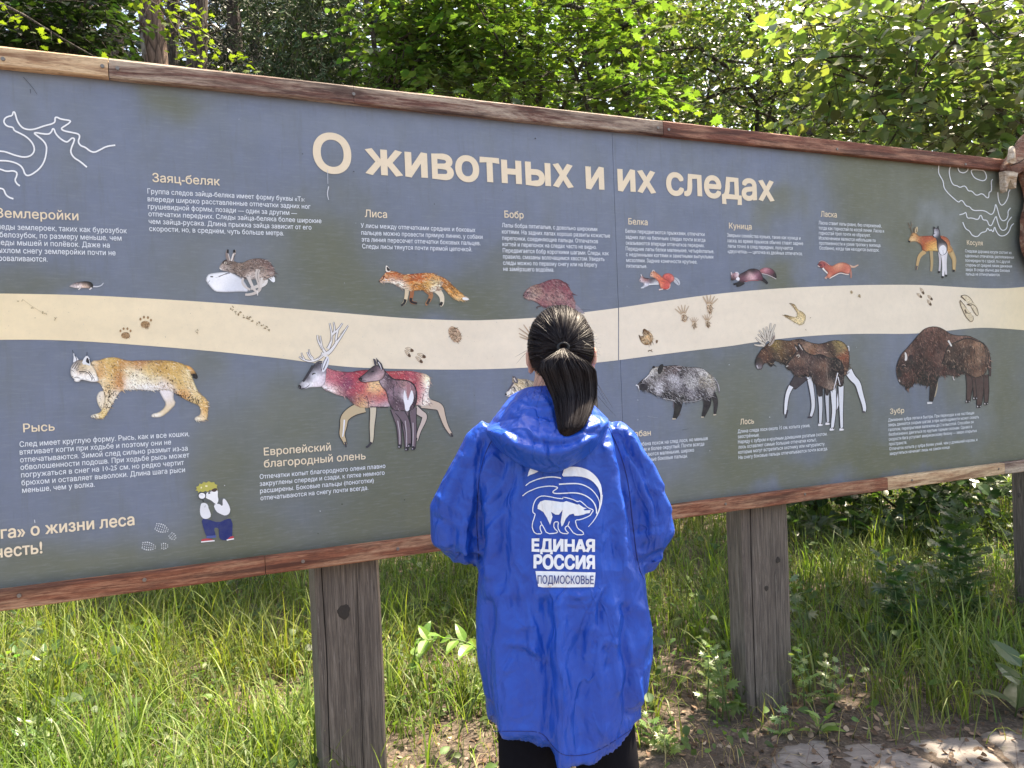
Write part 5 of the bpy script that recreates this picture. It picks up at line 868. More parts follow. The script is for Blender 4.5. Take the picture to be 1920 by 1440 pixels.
for x, y in ((1418, 930), (1500, 968)): a.shape([(x-16, y-8), (x-2, y-20), (x+14, y-8), (x+14, y+12), (x, y+20), (x-12, y+8)], '#bca98c', noise=.8, ns=2); a.fur(10, 12, 4, ['#8a765a'], 60, 1)
a.build('pale yellowish elk print')
a = Art('printed_bison_tracks', 1640, 500, 6.0, 1.3)
for x, y, ang, L in ((530, 275, 1.0, 90), (500, 325, .7, 80), (620, 350, .75, 80), (610, 405, .95, 85)): hoof(x, y, ang, L, 28, '#9a8468', '#5c4a38')
a.shape([(950, 380), (965, 375), (1000, 440), (1050, 490), (1085, 530), (1110, 590), (1100, 625), (1070, 620), (1030, 570), (990, 510), (955, 430)], '#d6c6a8', noise=.3, holes=()); a.shape([(965, 330), (1000, 315), (1060, 330), (1100, 390), (1150, 450), (1170, 540), (1150, 560), (1110, 490), (1060, 420), (1010, 370)], '#dccdb0', noise=.3)
for l in ([(960, 375), (955, 420), (990, 500), (1030, 580), (1080, 625), (1110, 600), (1100, 550)], [(965, 330), (1020, 315), (1080, 360), (1105, 410)], [(975, 340), (1020, 385)], [(1035, 425), (1080, 415), (1140, 450), (1165, 530), (1150, 558), (1110, 510), (1080, 450)], [(1010, 480), (1040, 530), (1080, 520)], [(960, 380), (1010, 440), (1030, 470)]): a.line(l, 8, '#5f4f3e', 4)
for l in ([(968, 335), (1020, 380)], [(1010, 485), (1025, 530)], [(1040, 425), (1085, 440)]): a.line(l, 14, '#5a4a3a', 5)
a.build('dark cloven prints at the right of the band')
# scratches and specks
a = Art('panel_scratches', 0, 0, 1.0)
a.line([(614, 318), (614.5, 345)], .9, '#c8ccd6', .6); a.line([(616, 350), (613, 364), (616, 375)], 1.6, '#d4d8e0', .8); a.line([(65, 974), (66, 980)], 1, '#dfe2ea'); a.line([(44, 145), (62, 165), (70, 178)], 1, '#4f5560', .5); a.line([(57, 168), (58, 176)], 1.3, '#3f444e', .6)
for x, y, r, c in ((1003, 260, 1.6, '#3b3f48'), (567, 289, 1.3, '#4a4e58'), (663, 322, 1.5, '#4a4e58'), (448, 224, 1, '#a8aeba'), (814, 383, 1.2, '#4a4e58'), (600, 958, 1, '#ccd0d8'), (641, 945, 1.6, '#3f433c'), (758, 937, 1.2, '#3f433c'), (596, 1000, 1.2, '#3f433c'), (1195, 750, .9, '#b8bcc8'), (1195, 787, .9, '#b8bcc8'), (1330, 845, .9, '#b8bcc8'), (1442, 782, 1, '#c8ccd4'), (1366, 684, 1, '#b8bcc8'), (421, 910, 1, '#c8ccd4'), (1222, 780, 1.2, '#7a8290')): a.shape([(x+r*math.cos(t_), y+r*math.sin(t_)) for t_ in np.linspace(0, 2*math.pi, 6)[:-1]], c, 0)
a.line([(1214, 781), (1232, 783)], .7, '#8f96a4', .4); a.line([(1278, 806), (1290, 804)], 1, '#555b62', .5)
for _ in range(70):
    x, y = RNG.uniform(0, 1900), RNG.uniform(200, 1000); c = '#4a4f54' if RNG.random() < .6 else '#a4aab4'; r = RNG.uniform(.4, .9); a.line([(x, y), (x+r*RNG.normal(), y+r*2)], r, c, r*.5, sm=0)
o_ = a.build('small scratches and specks of dirt', off=.0032); o_['kind'] = 'stuff'
# ================================================================ the person reading the board
PD = 1.90; PX = PD/FPX
def W(x, y, dy=0.0): return at_depth(x, y, PD+dy) if dy == 0 else (lambda q: Vector((q.x, PD+dy, q.z)))(at_depth(x, y, PD))
def WT(x, y, dy=0.0): return at_depth(x, y, PD+dy)
PER = empty('person', (W(1060, 1000).x, PD, 0))
tag(PER, 'person with a black ponytail and blue hooded rain jacket reading the information board', 'person')
def attach(o, par=PER):
    o.parent = par; o.matrix_parent_inverse = Matrix.Translation(-PER.location) if par is PER else Matrix.Identity(4); return o
def ellipsoid(c, r, n=16, m=24):
    V = [(c[0], c[1], c[2]-r[2])]; F = []
    for i in range(1, n):
        a = -math.pi/2+math.pi*i/n
        for k in range(m):
            b = 2*math.pi*k/m; V.append((c[0]+r[0]*math.cos(a)*math.cos(b), c[1]+r[1]*math.cos(a)*math.sin(b), c[2]+r[2]*math.sin(a)))
    V.append((c[0], c[1], c[2]+r[2])); t_ = len(V)-1
    for k in range(m):
        F.append((0, 1+(k+1) % m, 1+k)); F.append((t_, t_-m+k, t_-m+(k+1) % m))
        for i in range(n-2): F.append((1+i*m+k, 1+i*m+(k+1) % m, 1+(i+1)*m+(k+1) % m, 1+(i+1)*m+k))
    return V, F
def remeshed(name, parts, voxel, smooth=2, fac=.5):
    """one continuous surface around overlapping closed shapes"""
    V, F = merge(parts); o = mesh_obj(name+'_tmp', V, F)
    m = o.modifiers.new('r', 'REMESH'); m.mode = 'VOXEL'; m.voxel_size = voxel
    if smooth: s_ = o.modifiers.new('s', 'SMOOTH'); s_.factor = fac; s_.iterations = smooth
    me = bpy.data.meshes.new_from_object(o.evaluated_get(bpy.context.evaluated_depsgraph_get())); me.name = name
    bpy.data.objects.remove(o)
    me.polygons.foreach_set('use_smooth', [True]*len(me.polygons)); return me
def loft(rings, cap=True):
    m = len(rings[0]); V = [p for r in rings for p in r]; F = []
    for i in range(len(rings)-1):
        for k in range(m): F.append((i*m+k, i*m+(k+1) % m, (i+1)*m+(k+1) % m, (i+1)*m+k))
    if cap: F.append(tuple(range(m))[::-1]); F.append(tuple(range((len(rings)-1)*m, len(rings)*m)))
    return V, F
# ---- materials
t = NT('skin'); n = t.noise(t.coord('Object'), 120, 4, .6); n2 = t.noise(t.coord('Object'), 14, 3, .5)
M_SKIN = t.set(t.mix(t.ramp(n2, [(.4, 0.), (.65, .6)]), (.56, .33, .25), (.60, .28, .21)), .48, t.bump(n, .15, .002), Subsurface_Weight=.15, Subsurface_Scale=.02)
t = NT('hair_black'); n = t.noise(t.coord('Object', (200, 200, 12)), 4, 3, .6)
M_HAIR = t.set(t.mix(n, (.006, .004, .0055), (.018, .011, .013)), t.math('ADD', t.math('MULTIPLY', n, .2), .38), None, Specular_IOR_Level=.32)
def nylon_relief(t):
    v = t.coord('Object'); nz = t.n('ShaderNodeTexNoise'); t.l(v, nz.inputs['Vector']); nz.inputs['Scale'].default_value = 7; nz.inputs['Detail'].default_value = 4
    a = t.noise(v, 6, 5, .6, 1.0); b = t.noise(t.coord('Object', (1, 1, .5)), 20, 4, .6, 1.2)
    def facets(sc, warp, zs, seed):
        mp = t.n('ShaderNodeMapping'); t.l(t.mix(warp, v, nz.outputs['Color'], 'LINEAR_LIGHT'), mp.inputs[0]); mp.inputs['Scale'].default_value = (1, 1, zs); mp.inputs['Location'].default_value = (seed, seed*2, 0); mp.inputs['Rotation'].default_value = (0, seed, .3)
        w = t.n('ShaderNodeTexVoronoi', feature='DISTANCE_TO_EDGE'); t.l(mp.outputs[0], w.inputs['Vector']); w.inputs['Scale'].default_value = sc; return w.outputs['Distance']
    def crease(sc, rot, width):
        n = t.noise(t.coord('Object', (1, 1, .45), (0, rot, .2)), sc, 1.5, .5, 1.6); k = t.math('ABSOLUTE', t.math('SUBTRACT', n, .5)); return t.ramp(t.math('MULTIPLY', k, width), [(0., 1.), (1., 0.)])
    f1 = facets(7, .12, .30, .4); f2 = facets(15, .08, .45, 1.1); f3 = facets(38, .05, .8, 2.2)
    h = t.math('ADD', t.math('MULTIPLY', f1, .75), t.math('MULTIPLY', f2, .46)); h = t.math('ADD', h, t.math('MULTIPLY', f3, .14)); h = t.math('ADD', h, t.math('MULTIPLY', a, .22))
    h = t.math('ADD', h, t.math('MULTIPLY', crease(5.5, .5, 16), .16)); h = t.math('ADD', h, t.math('MULTIPLY', crease(9, -.6, 13), .10)); return h, a, b
def m_nylon():
    t = NT('blue_nylon'); h, a, b = nylon_relief(t); nrm = t.bump(h, .72, .020); nrm = t.bump(t.noise(t.coord('Object'), 900, 1, .5), .05, .0006, nrm)
    c = t.mix(t.ramp(a, [(.35, 0.), (.7, 1.)]), (.002, .052, .36), (.003, .072, .45))
    return t.set(c, t.math('ADD', t.math('MULTIPLY', b, .15), .36), nrm, Specular_IOR_Level=.45)
M_NYLON = m_nylon()
M_TROUSER = m_plain('black_trousers', (.006, .006, .009), .95); M_TROUSER.node_tree.nodes['Principled BSDF'].inputs['Specular IOR Level'].default_value = .1; M_SHOE = m_plain('dark_shoes', (.03, .03, .035), .6)
def m_logo(name, c):
    t = NT(name); h, a, b = nylon_relief(t); n2 = t.noise(t.coord('Object'), 60, 4, .6)
    return t.set(t.mix(t.math('MULTIPLY', n2, .25), c, tuple(np.array(c)*.7)), .5, t.bump(h, .72, .020))
M_LOGO = m_logo('white_transfer_print', (.80, .83, .88)); M_LOGOB = m_logo('navy_print', (.012, .035, .20))
# ---- body: one continuous figure
H0 = W(1052, 662, .015); up = Vector((0, 0, 1))
parts = [ellipsoid(H0+Vector((0, .0, .022)), (.074, .094, .094)), ellipsoid(H0+Vector((0, .03, -.035)), (.060, .070, .078)), ellipsoid(H0+Vector((0, .055, -.088)), (.034, .036, .028))]
neckb = W(1045, 800, .0)
parts.append(tube([H0+Vector((-.004, -.005, -.03)), H0+Vector((-.016, -.012, -.075)), W(1036, 760, .0), neckb], [.056, .056, .058, .075], 20))
parts.append(loft([[tuple(W(1042, y, 0)+Vector((w*math.cos(a), d*math.sin(a), 0))) for a in np.linspace(0, 2*math.pi, 28)[:-1]] for y, w, d in ((785, .06, .05), (812, .09, .05), (850, .125, .06), (920, .13, .08), (1020, .125, .08), (1080, .13, .085), (1160, .155, .10), (1220, .15, .095))][::-1]))
nose = H0+Vector((0, .112, -.028)); parts += [tube([H0+Vector((0, .090, .008)), nose+Vector((0, .008, .0)), nose+Vector((0, -.004, -.01))], [.007, .011, .010], 10), ellipsoid(nose+Vector((.009, -.006, -.006)), (.008, .009, .007), 8, 10), ellipsoid(nose+Vector((-.009, -.006, -.006)), (.008, .009, .007), 8, 10)]
parts += [ellipsoid(H0+Vector((0, .095, -.064)), (.022, .012, .006), 8, 14), ellipsoid(H0+Vector((0, .094, -.073)), (.019, .012, .007), 8, 14)]
for sx in (-1, 1):
    e = H0+Vector((sx*.079, -.006, -.016))
    parts += [ellipsoid(e, (.008, .016, .030), 10, 14), ellipsoid(e+Vector((sx*.006, -.012, .006)), (.006, .008, .026), 10, 12), ellipsoid(e+Vector((0, .002, -.024)), (.007, .010, .012), 8, 10)]
arm = {-1: [(940, 850, .0), (880, 930, .0), (862, 1000, .01), (905, 1000, .13), (965, 985, .26), (990, 978, .29)], 1: [(1135, 855, .0), (1190, 930, .0), (1212, 1010, .01), (1165, 1020, .13), (1100, 1000, .26), (1078, 992, .29)]}
def hand(wr, side):
    """palm with four curled fingers and a thumb, holding in front of the waist"""
    P = []; c = wr+Vector((-side*.035, .035, -.005)); P.append(loft([[tuple(wr+Vector((-side*t_*.085, t_*.05, -.01*t_))+Vector((0, math.cos(a)*.012, math.sin(a)*(.026+.014*min(1, t_*2))))) for a in np.linspace(0, 2*math.pi, 15)[:-1]] for t_ in (0, .3, .6, .9, 1.0)]))
    for k, (L_, r_) in enumerate(((.072, .0088), (.080, .0090), (.075, .0086), (.060, .0078))):
        b = wr+Vector((-side*.078, .046, .024-.0165*k)); d = Vector((-side*.7, .5, -.1)).normalized(); q = [b]
        for s_, tw in ((.45, 0), (.3, .9), (.25, 1.7)):
            d2 = Vector((d.x*math.cos(tw)-side*0, d.y-1.2*math.sin(tw), d.z-.2*tw)).normalized(); q.append(q[-1]+d2*L_*s_)
        P.append(tube(q, [r_*1.05, r_, r_*.93, r_*.75], 10))
    b = wr+Vector((-side*.022, .008, .024)); P.append(tube([b, b+Vector((-side*.026, -.008, .026)), b+Vector((-side*.052, -.004, .034)), b+Vector((-side*.07, .006, .032))], [.0125, .0115, .0102, .0078], 10)); return P
for s_ in (-1, 1):
    pts = [W(*q) for q in arm[s_]]; parts.append(tube(pts, [.034, .034, .036, .034, .026, .024], 14)); parts += hand(pts[-1], s_)
LEG = {-1: [(1000, 1200, 0), (992, 1440, .0), (990, 1560, .0), (988, 1740, .02)], 1: [(1100, 1200, 0), (1140, 1440, .0), (1142, 1560, .0), (1142, 1740, .02)]}
for s_ in (-1, 1):
    pts = [W(*q) for q in LEG[s_]]; foot = Vector((pts[-1].x, pts[-1].y, .075)); parts.append(tube(pts+[foot], [.082, .068, .052, .045, .036], 16)); parts.append(tube([foot+Vector((0, -.03, -.03)), foot+Vector((0, .06, -.03)), foot+Vector((0, .17, -.045))], [.034, .036, .022], 12))
me = remeshed('body', parts, .0048, 3); o = attach(link(bpy.data.objects.new('body', me))); me.materials.append(M_SKIN); body = o
M_EYEW = m_plain('eye_white', (.75, .73, .70), .2); M_IRIS = m_plain('eye_brown', (.05, .025, .015), .2); M_LIP = m_plain('lips', (.45, .16, .14), .4); M_BROW = m_plain('brow', (.02, .014, .012), .8)
for sx in (-1, 1):
    e = H0+Vector((sx*.030, .088, .004)); q = attach(mesh_obj('eye', *ellipsoid(e, (.0135, .0095, .0075), 10, 14), M_EYEW, smooth=True)); ir = mesh_obj('iris', *ellipsoid(e+Vector((0, .0075, 0)), (.0055, .0035, .0055), 8, 12), M_IRIS, smooth=True); ir.parent = q
    attach(mesh_obj('eyebrow', *tube([e+Vector((-sx*.014, .006, .016)), e+Vector((0, .008, .021)), e+Vector((sx*.017, .0, .017))], [.0022, .003, .0016], 6), M_BROW))
attach(mesh_obj('lips', *tube([H0+Vector((-.022, .100, -.068)), H0+Vector((-.008, .1075, -.066)), H0+Vector((0, .1085, -.068)), H0+Vector((.008, .1075, -.066)), H0+Vector((.022, .100, -.068))], [.001, .0045, .005, .0045, .001], 8), M_LIP, smooth=True))
# ---- trousers and shoes
for s_ in (-1, 1):
    pts = [W(*q) for q in LEG[s_]]; pts[0] = pts[0]+Vector((0, 0, 0)); V, F = tube(pts+[Vector((pts[-1].x, pts[-1].y, .085))], [.098, .080, .072, .060, .058], 28)
    V = [tuple(Vector(v)+Vector((mnoise.noise(Vector(v)*14), mnoise.noise(Vector(v)*13+Vector((5, 0, 0))), 0))*.006) for v in V]
    q = attach(mesh_obj('trouser_leg', V, F, M_TROUSER, smooth=True))
    x, y = pts[-1].x, pts[-1].y
    sh = [ellipsoid((x, y-.03, .045), (.046, .055, .045)), ellipsoid((x, y+.06, .045), (.050, .09, .042)), ellipsoid((x, y+.15, .035), (.048, .07, .032)), tube([(x, y-.02, .04), (x, y-.01, .11)], [.046, .048], 16)]
    m2 = remeshed('shoe', sh, .006, 3); q = attach(link(bpy.data.objects.new('shoe', m2))); m2.materials.append(M_SHOE)
    V, F = loft([[tuple((x+w*math.cos(a)*k_, y+.055+(.145 if math.sin(a) > 0 else .13)*math.sin(a)*k_, z)) for a in np.linspace(0, 2*math.pi, 25)[:-1]] for z, w, k_ in ((.002, .05, .97), (.006, .052, 1), (.022, .052, 1))])
    so_ = mesh_obj('sole', V, F, M_STEEL); so_.parent = q
# ---- jacket
def ring(y, xl, xr, dep, n=48, back=1.0, yc=0.0, zfun=None, py=None):
    a_ = W(xl, y, yc); b_ = W(xr, y, yc); cx = (a_.x+b_.x)/2; w = (b_.x-a_.x)/2; z = (a_.z+b_.z)/2; R_ = []
    for k in range(n):
        t_ = 2*math.pi*k/n; c_, s_ = math.cos(t_), math.sin(t_); e_ = .82
        X = cx+w*math.copysign(abs(c_)**e_, c_); Y = PD+yc+dep*math.copysign(abs(s_)**e_, s_)
        R_.append((X, Y, z if zfun is None else zfun(X, Y)))
    return R_
HEM = np.array([(800, 1376), (905, 1376), (912, 1377), (935, 1384), (970, 1384), (1005, 1384), (1022, 1392), (1034, 1414), (1048, 1430), (1068, 1435), (1112, 1432), (1150, 1413), (1185, 1389), (1202, 1372), (1300, 1366)], float)
def hemz(off):
    hx = np.array([WT(x, y, -.16).x for x, y in HEM]); hz = np.array([WT(x, y, -.16).z for x, y in HEM])
    def f(X, Y):
        zb = float(np.interp(X, hx, hz)); k = max(0, min(1, (Y-PD+.1)/.2)); return zb*(1-k)+(W(1060, 1385).z)*k+off
    return f
rings = [ring(779, 972, 1112, .055), ring(792, 935, 1140, .075), ring(812, 908, 1160, .088, yc=.0), ring(840, 892, 1178, .100), ring(880, 886, 1188, .112), ring(940, 887, 1196, .124), ring(1010, 890, 1202, .134),
         ring(1090, 892, 1211, .146), ring(1160, 893, 1218, .157), ring(1230, 895, 1221, .165), ring(1290, 901, 1215, .17)]
rings += [ring(1330, 907, 1207, .172, zfun=hemz(.065)), ring(1375, 911, 1201, .172, zfun=hemz(.02)), ring(1384, 913, 1199, .170, zfun=hemz(.003)), ring(1384, 920, 1193, .162, zfun=hemz(.0))]
parts = [loft(rings[::-1])]
SL = {-1: [(935, 815, .0, .058), (912, 838, .0, .064), (893, 880, .0, .063), (872, 918, -.005, .063), (852, 955, -.005, .063), (856, 995, .0, .069), (869, 1010, .03, .074), (885, 1012, .09, .066), (925, 1000, .17, .055), (965, 986, .25, .042), (975, 982, .265, .036)],
      1: [(1130, 812, .0, .058), (1155, 838, .0, .062), (1176, 880, .0, .061), (1196, 915, .0, .060), (1213, 950, .0, .061), (1216, 985, .0, .066), (1204, 1015, .03, .070), (1184, 1022, .09, .062), (1140, 1012, .17, .055), (1100, 1000, .25, .042), (1090, 998, .265, .036)]}
for s_ in (-1, 1):
    q = [W(a, b, c) for a, b, c, r in SL[s_]]; parts.append(tube(q, [r for *_, r in SL[s_]], 28))
parts.append(tube([W(872, 1035, .0), W(880, 1048, .03)], [.032, .03], 16)); parts.append(tube([W(1222, 1040, .0), W(1224, 1072, .015)], [.034, .016], 16))
me = remeshed('jacket', parts, .0068, 5, .5)
co = np.array([v.co[:] for v in me.vertices]); nr = np.array([v.normal[:] for v in me.vertices])
def proj(P):
    q = P-np.array([0, 0, EYE]); w = q@Fv; return 960+FPX*(q@Rv)/w, 720-FPX*(q@Uv)/w
def fold(co, nr, folds, back=True):
    px, py = proj(co); d = np.zeros(len(co))
    wx = np.array([mnoise.noise(Vector((x*.02, y*.02, 3.))) for x, y in zip(px, py)])*7; px = px+wx
    for pts, w, amp in folds:
        A = np.array(chaikin(pts, False, 2)); dist = np.full(len(px), 1e9); tt = np.zeros(len(px)); n = len(A)-1
        for i in range(n):
            a, b = A[i], A[i+1]; ab = b-a; t_ = np.clip(((px-a[0])*ab[0]+(py-a[1])*ab[1])/(ab@ab+1e-9), 0, 1)
            dd = np.hypot(px-a[0]-ab[0]*t_, py-a[1]-ab[1]*t_); k = dd < dist; dist = np.where(k, dd, dist); tt = np.where(k, (i+t_)/n, tt)
        prof = np.exp(-(dist/w)**2)*np.clip(np.sin(math.pi*np.clip(tt*.92+.04, 0, 1))*2.2, 0, 1); d += amp*prof
    if back: d *= np.clip(-nr[:, 1]*2+.3, 0, 1)
    return d
R_ = 1.0
folds = [([(1048, 1110), (1046, 1200), (1052, 1300), (1056, 1400), (1060, 1440)], 12, .014), ([(1022, 1120), (1030, 1200), (1032, 1300), (1024, 1380), (1030, 1430)], 11, -.014), ([(985, 1080), (1000, 1150), (1018, 1210), (1022, 1260)], 8, -.007),
         ([(940, 1100), (935, 1200), (945, 1300), (950, 1390)], 20, .012), ([(915, 1120), (912, 1240), (920, 1370)], 11, -.010), ([(975, 1120), (985, 1250), (985, 1370)], 14, -.006), ([(1085, 1180), (1092, 1280), (1095, 1410)], 12, -.008), ([(1120, 1170), (1125, 1280), (1130, 1400)], 13, .009),
         ([(1128, 1100), (1112, 1150), (1102, 1190), (1098, 1235)], 5, .008), ([(1135, 1100), (1125, 1160), (1112, 1215)], 5, -.006), ([(1170, 1130), (1172, 1200), (1178, 1270), (1180, 1350)], 10, -.012), ([(1150, 1120), (1152, 1220), (1158, 1300)], 10, .008), ([(1200, 1130), (1205, 1220), (1195, 1320)], 10, .010),
         ([(1130, 1200), (1150, 1202), (1172, 1210)], 4, .005), ([(1130, 1212), (1150, 1230), (1135, 1250)], 4, -.004), ([(950, 1205), (985, 1210), (1010, 1225), (1030, 1245)], 5, .006), ([(960, 1215), (990, 1225), (1015, 1245)], 4, -.004), ([(965, 1180), (985, 1174), (1000, 1178)], 4, .004), ([(950, 1260), (962, 1240), (970, 1235)], 4, .004),
         ([(905, 820), (895, 870), (893, 930), (897, 1000), (899, 1080)], 7, -.012), ([(925, 850), (915, 930), (920, 1010), (915, 1090)], 12, .009), ([(945, 860), (938, 950), (945, 1050), (940, 1120)], 9, -.007), ([(930, 840), (905, 895), (890, 930)], 5, .005), ([(960, 870), (930, 930), (905, 960)], 5, .005), ([(965, 890), (935, 955), (915, 985)], 5, -.005),
         ([(1150, 800), (1165, 860), (1180, 940), (1192, 1020), (1205, 1080)], 6, -.013), ([(1135, 830), (1150, 900), (1165, 1000), (1172, 1090)], 12, .009), ([(1150, 880), (1150, 960), (1155, 1060)], 7, -.006), ([(1170, 800), (1200, 850), (1240, 920)], 6, .008), ([(1163, 810), (1195, 870), (1225, 930), (1240, 980)], 5, -.008), ([(1175, 850), (1200, 900), (1222, 960), (1225, 1010)], 6, .007), ([(1205, 900), (1240, 930), (1262, 960)], 5, .004), ([(1190, 1000), (1215, 990), (1245, 985)], 5, -.005), ([(1200, 1040), (1222, 1030), (1245, 1020)], 6, .006), ([(1205, 1055), (1228, 1052)], 5, -.006),
         ([(870, 850), (845, 905), (825, 960)], 8, .006), ([(880, 870), (860, 920), (845, 980), (850, 1040)], 7, -.007), ([(895, 880), (880, 940), (870, 1000), (872, 1050)], 8, .007), ([(820, 930), (850, 950), (880, 985)], 5, .005), ([(812, 970), (840, 985), (865, 1010)], 5, -.005), ([(862, 1032), (880, 1030), (897, 1040)], 4, .008), ([(860, 1042), (878, 1042), (892, 1050)], 4, -.009), ([(885, 990), (895, 1030)], 5, -.008),
         ([(980, 900), (960, 960), (965, 1050), (980, 1120)], 8, .005), ([(1005, 1115), (1060, 1112), (1110, 1120)], 6, .004), ([(1075, 1122), (1100, 1112), (1120, 1108)], 4, .005), ([(1060, 1130), (1090, 1132), (1110, 1130)], 3, .003), ([(1130, 900), (1140, 980), (1135, 1060)], 5, -.004), ([(1140, 1000), (1120, 1040), (1125, 1080)], 4, .004)]
d = fold(co, nr, folds)
def rid(p, s, sd):
    v = mnoise.fractal(Vector((p[0]*s, p[1]*s, p[2]*s*.6+sd)), .7, 2., 3); return v
px, py = proj(co); logo_area = np.clip(1-np.maximum(np.abs(px-1058)/90, np.abs(py-990)/130), 0, 1)**.5
def facet(p, s, zs, sd):
    w = mnoise.noise_vector(Vector((p[0]*5+sd, p[1]*5, p[2]*5)))*.22; q = mnoise.voronoi(Vector((p[0]*s+w.x*s*.1+sd, p[1]*s*.6+w.y*s*.1, p[2]*s*zs+w.z)))[0]; return min(q[1]-q[0], .6)
CXJ = W(1050, 800).x; ZTJ = W(1050, 800).z+.05
def drape(p):
    h_ = max(0, ZTJ-p[2]); u_ = (p[0]-CXJ)/(.16+.30*h_); k_ = mnoise.noise(Vector((u_*5.2, p[1]*3, h_*.9)))+.45*mnoise.noise(Vector((u_*12, p[1]*4, h_*1.6+7)))
    return (.5*k_+.25-abs(k_)*.6)*(.006+.015*min(1, h_*1.3))
nz = np.array([rid(p, 4, 0)*.003+drape(p)+facet(p, 9, .30, 0)*.0032+facet(p, 21, .5, 4)*.0014-.002 for p in co]); amp_ = 1-.55*np.clip(logo_area*1.6, 0, 1)
hb = np.clip((py-1372)/10, 0, 1)*(py < 1440)*np.array([math.sin(x*.9+2*mnoise.noise(Vector((x*.1, 0, 0)))) for x in px])*.0022
co = co+nr*((d*1.35*(.35+.65*amp_)+nz*amp_+hb)[:, None]); me.vertices.foreach_set('co', co.astype(np.float32).ravel()); me.update()
me.materials.append(M_NYLON); jk = attach(link(bpy.data.objects.new('jacket', me))); jk['label'] = 'blue nylon rain jacket with a white print on its back'
bvh = BVHTree.FromPolygons([tuple(c) for c in co], [tuple(p.vertices) for p in me.polygons])
def onto(px, py, off=.0016):
    d = Vector(ray(px, py)).normalized(); h, n_, i_, _ = bvh.ray_cast(Vector((0, 0, EYE)), d)
    if h is None: h = at_depth(px, py, PD-.15); n_ = Vector((0, -1, 0))
    n_ = n_ if n_.dot(d) < 0 else -n_
    return h+n_*off-d*off*.5
def stick(name, vf, mat, off=.0022, label=None):
    V = []; F = []; n = 0
    for v, f in vf:
        V += [tuple(onto(x, y, off)) for x, y in v]; F += [tuple(int(i)+n for i in q) for q in f]; n += len(v)
    o = mesh_obj(name, V, F, mat, smooth=True); o.parent = jk
    # face the camera side outward
    me_ = o.data; me_.update()
    if sum(p.normal.y*p.area for p in me_.polygons) > 0: me_.flip_normals()
    if label: o['label'] = label
    return o
# seams
def seam(pts, w=.9, lab='dark seam'):
    P = chaikin(pts, False, 2); P2 = []
    for a, b in zip(P, P[1:]):
        n = max(1, int(math.hypot(b[0]-a[0], b[1]-a[1])/4)); P2 += [(a[0]+(b[0]-a[0])*i/n, a[1]+(b[1]-a[1])*i/n) for i in range(n)]
    return tube([onto(x, y, .0002) for x, y in P2+[P[-1]]], w*PX, 5)
M_SEAM = m_plain('blue_seam_thread', (.006, .02, .16), .7)
for l in ([(940, 800), (912, 840), (897, 900), (893, 980), (898, 1050)], [(1140, 800), (1160, 840), (1178, 900), (1186, 980), (1196, 1060), (1206, 1085)]):
    q = mesh_obj('sleeve_seam', *seam(l), M_SEAM, smooth=True); q.parent = jk
hl = [(p[0], p[1]-13) for p in [(925, 1384), (970, 1384), (1005, 1384), (1022, 1392), (1036, 1412), (1050, 1426), (1068, 1431), (1110, 1427), (1150, 1404), (1185, 1380)]]
q = mesh_obj('hem_seam', *seam(hl, .7), M_SEAM, smooth=True); q.parent = jk
# printed logo on the back
LX = lambda pts: [(940+x/5.14, 850+y/5.14) for x, y in pts]
def lf(pts, sm=1, step=4, holes=()): P = LX(pts); P = chaikin(P, True, sm) if sm else P; return fill(P, step, [LX(h) for h in holes])
def ll(pts, w0, w1=None, sm=2):
    P = chaikin(LX(pts), False, sm); Q = []
    for a, b in zip(P, P[1:]):
        n = max(1, int(math.hypot(b[0]-a[0], b[1]-a[1])/3)); Q += [(a[0]+(b[0]-a[0])*i/n, a[1]+(b[1]-a[1])*i/n) for i in range(n)]
    return ribbon(Q+[P[-1]], w0/5.14, None if w1 is None else w1/5.14)
emb = [lf([(256, 224), (268, 180), (285, 140), (300, 118), (345, 150), (368, 168), (320, 195), (285, 208)], 0), lf([(580, 224), (600, 165), (608, 132), (680, 128), (760, 134), (830, 158), (890, 200), (935, 255), (960, 320), (968, 400), (962, 470), (950, 540), (948, 470), (950, 400), (935, 345), (900, 290), (850, 250), (790, 228), (720, 220), (650, 222)], 1),
       ll([(232, 312), (280, 278), (350, 248), (430, 230), (510, 226), (575, 240)], 9, 12), ll([(200, 408), (270, 365), (350, 330), (440, 316), (500, 316), (548, 328), (530, 345), (500, 362), (492, 378), (520, 388), (600, 385), (700, 378), (780, 392), (850, 430), (895, 480), (915, 540), (915, 580)], 9, 12),
       ll([(555, 298), (640, 292), (730, 290), (800, 306), (870, 348), (920, 410), (945, 470), (942, 530), (920, 590), (890, 650), (845, 700)], 14, 3), ll([(965, 400), (955, 500), (925, 590), (880, 660), (835, 708)], 16, 3)]
bear_o = [(592, 438), (530, 432), (470, 418), (400, 408), (355, 422), (325, 455), (308, 500), (302, 550), (308, 575), (328, 580), (318, 620), (300, 670), (298, 720), (325, 775), (396, 775), (374, 735), (372, 700), (392, 685), (405, 705), (440, 775), (530, 768), (548, 755), (505, 718), (505, 672), (520, 658), (552, 660), (545, 700), (550, 730), (575, 770), (655, 775), (618, 740), (612, 712), (640, 695), (655, 715), (705, 782), (795, 785), (785, 755), (735, 725), (718, 680), (712, 640), (760, 640), (850, 602), (865, 580), (885, 550), (875, 540), (830, 522), (800, 492), (755, 455), (735, 468), (680, 440), (592, 420), (592, 438)]
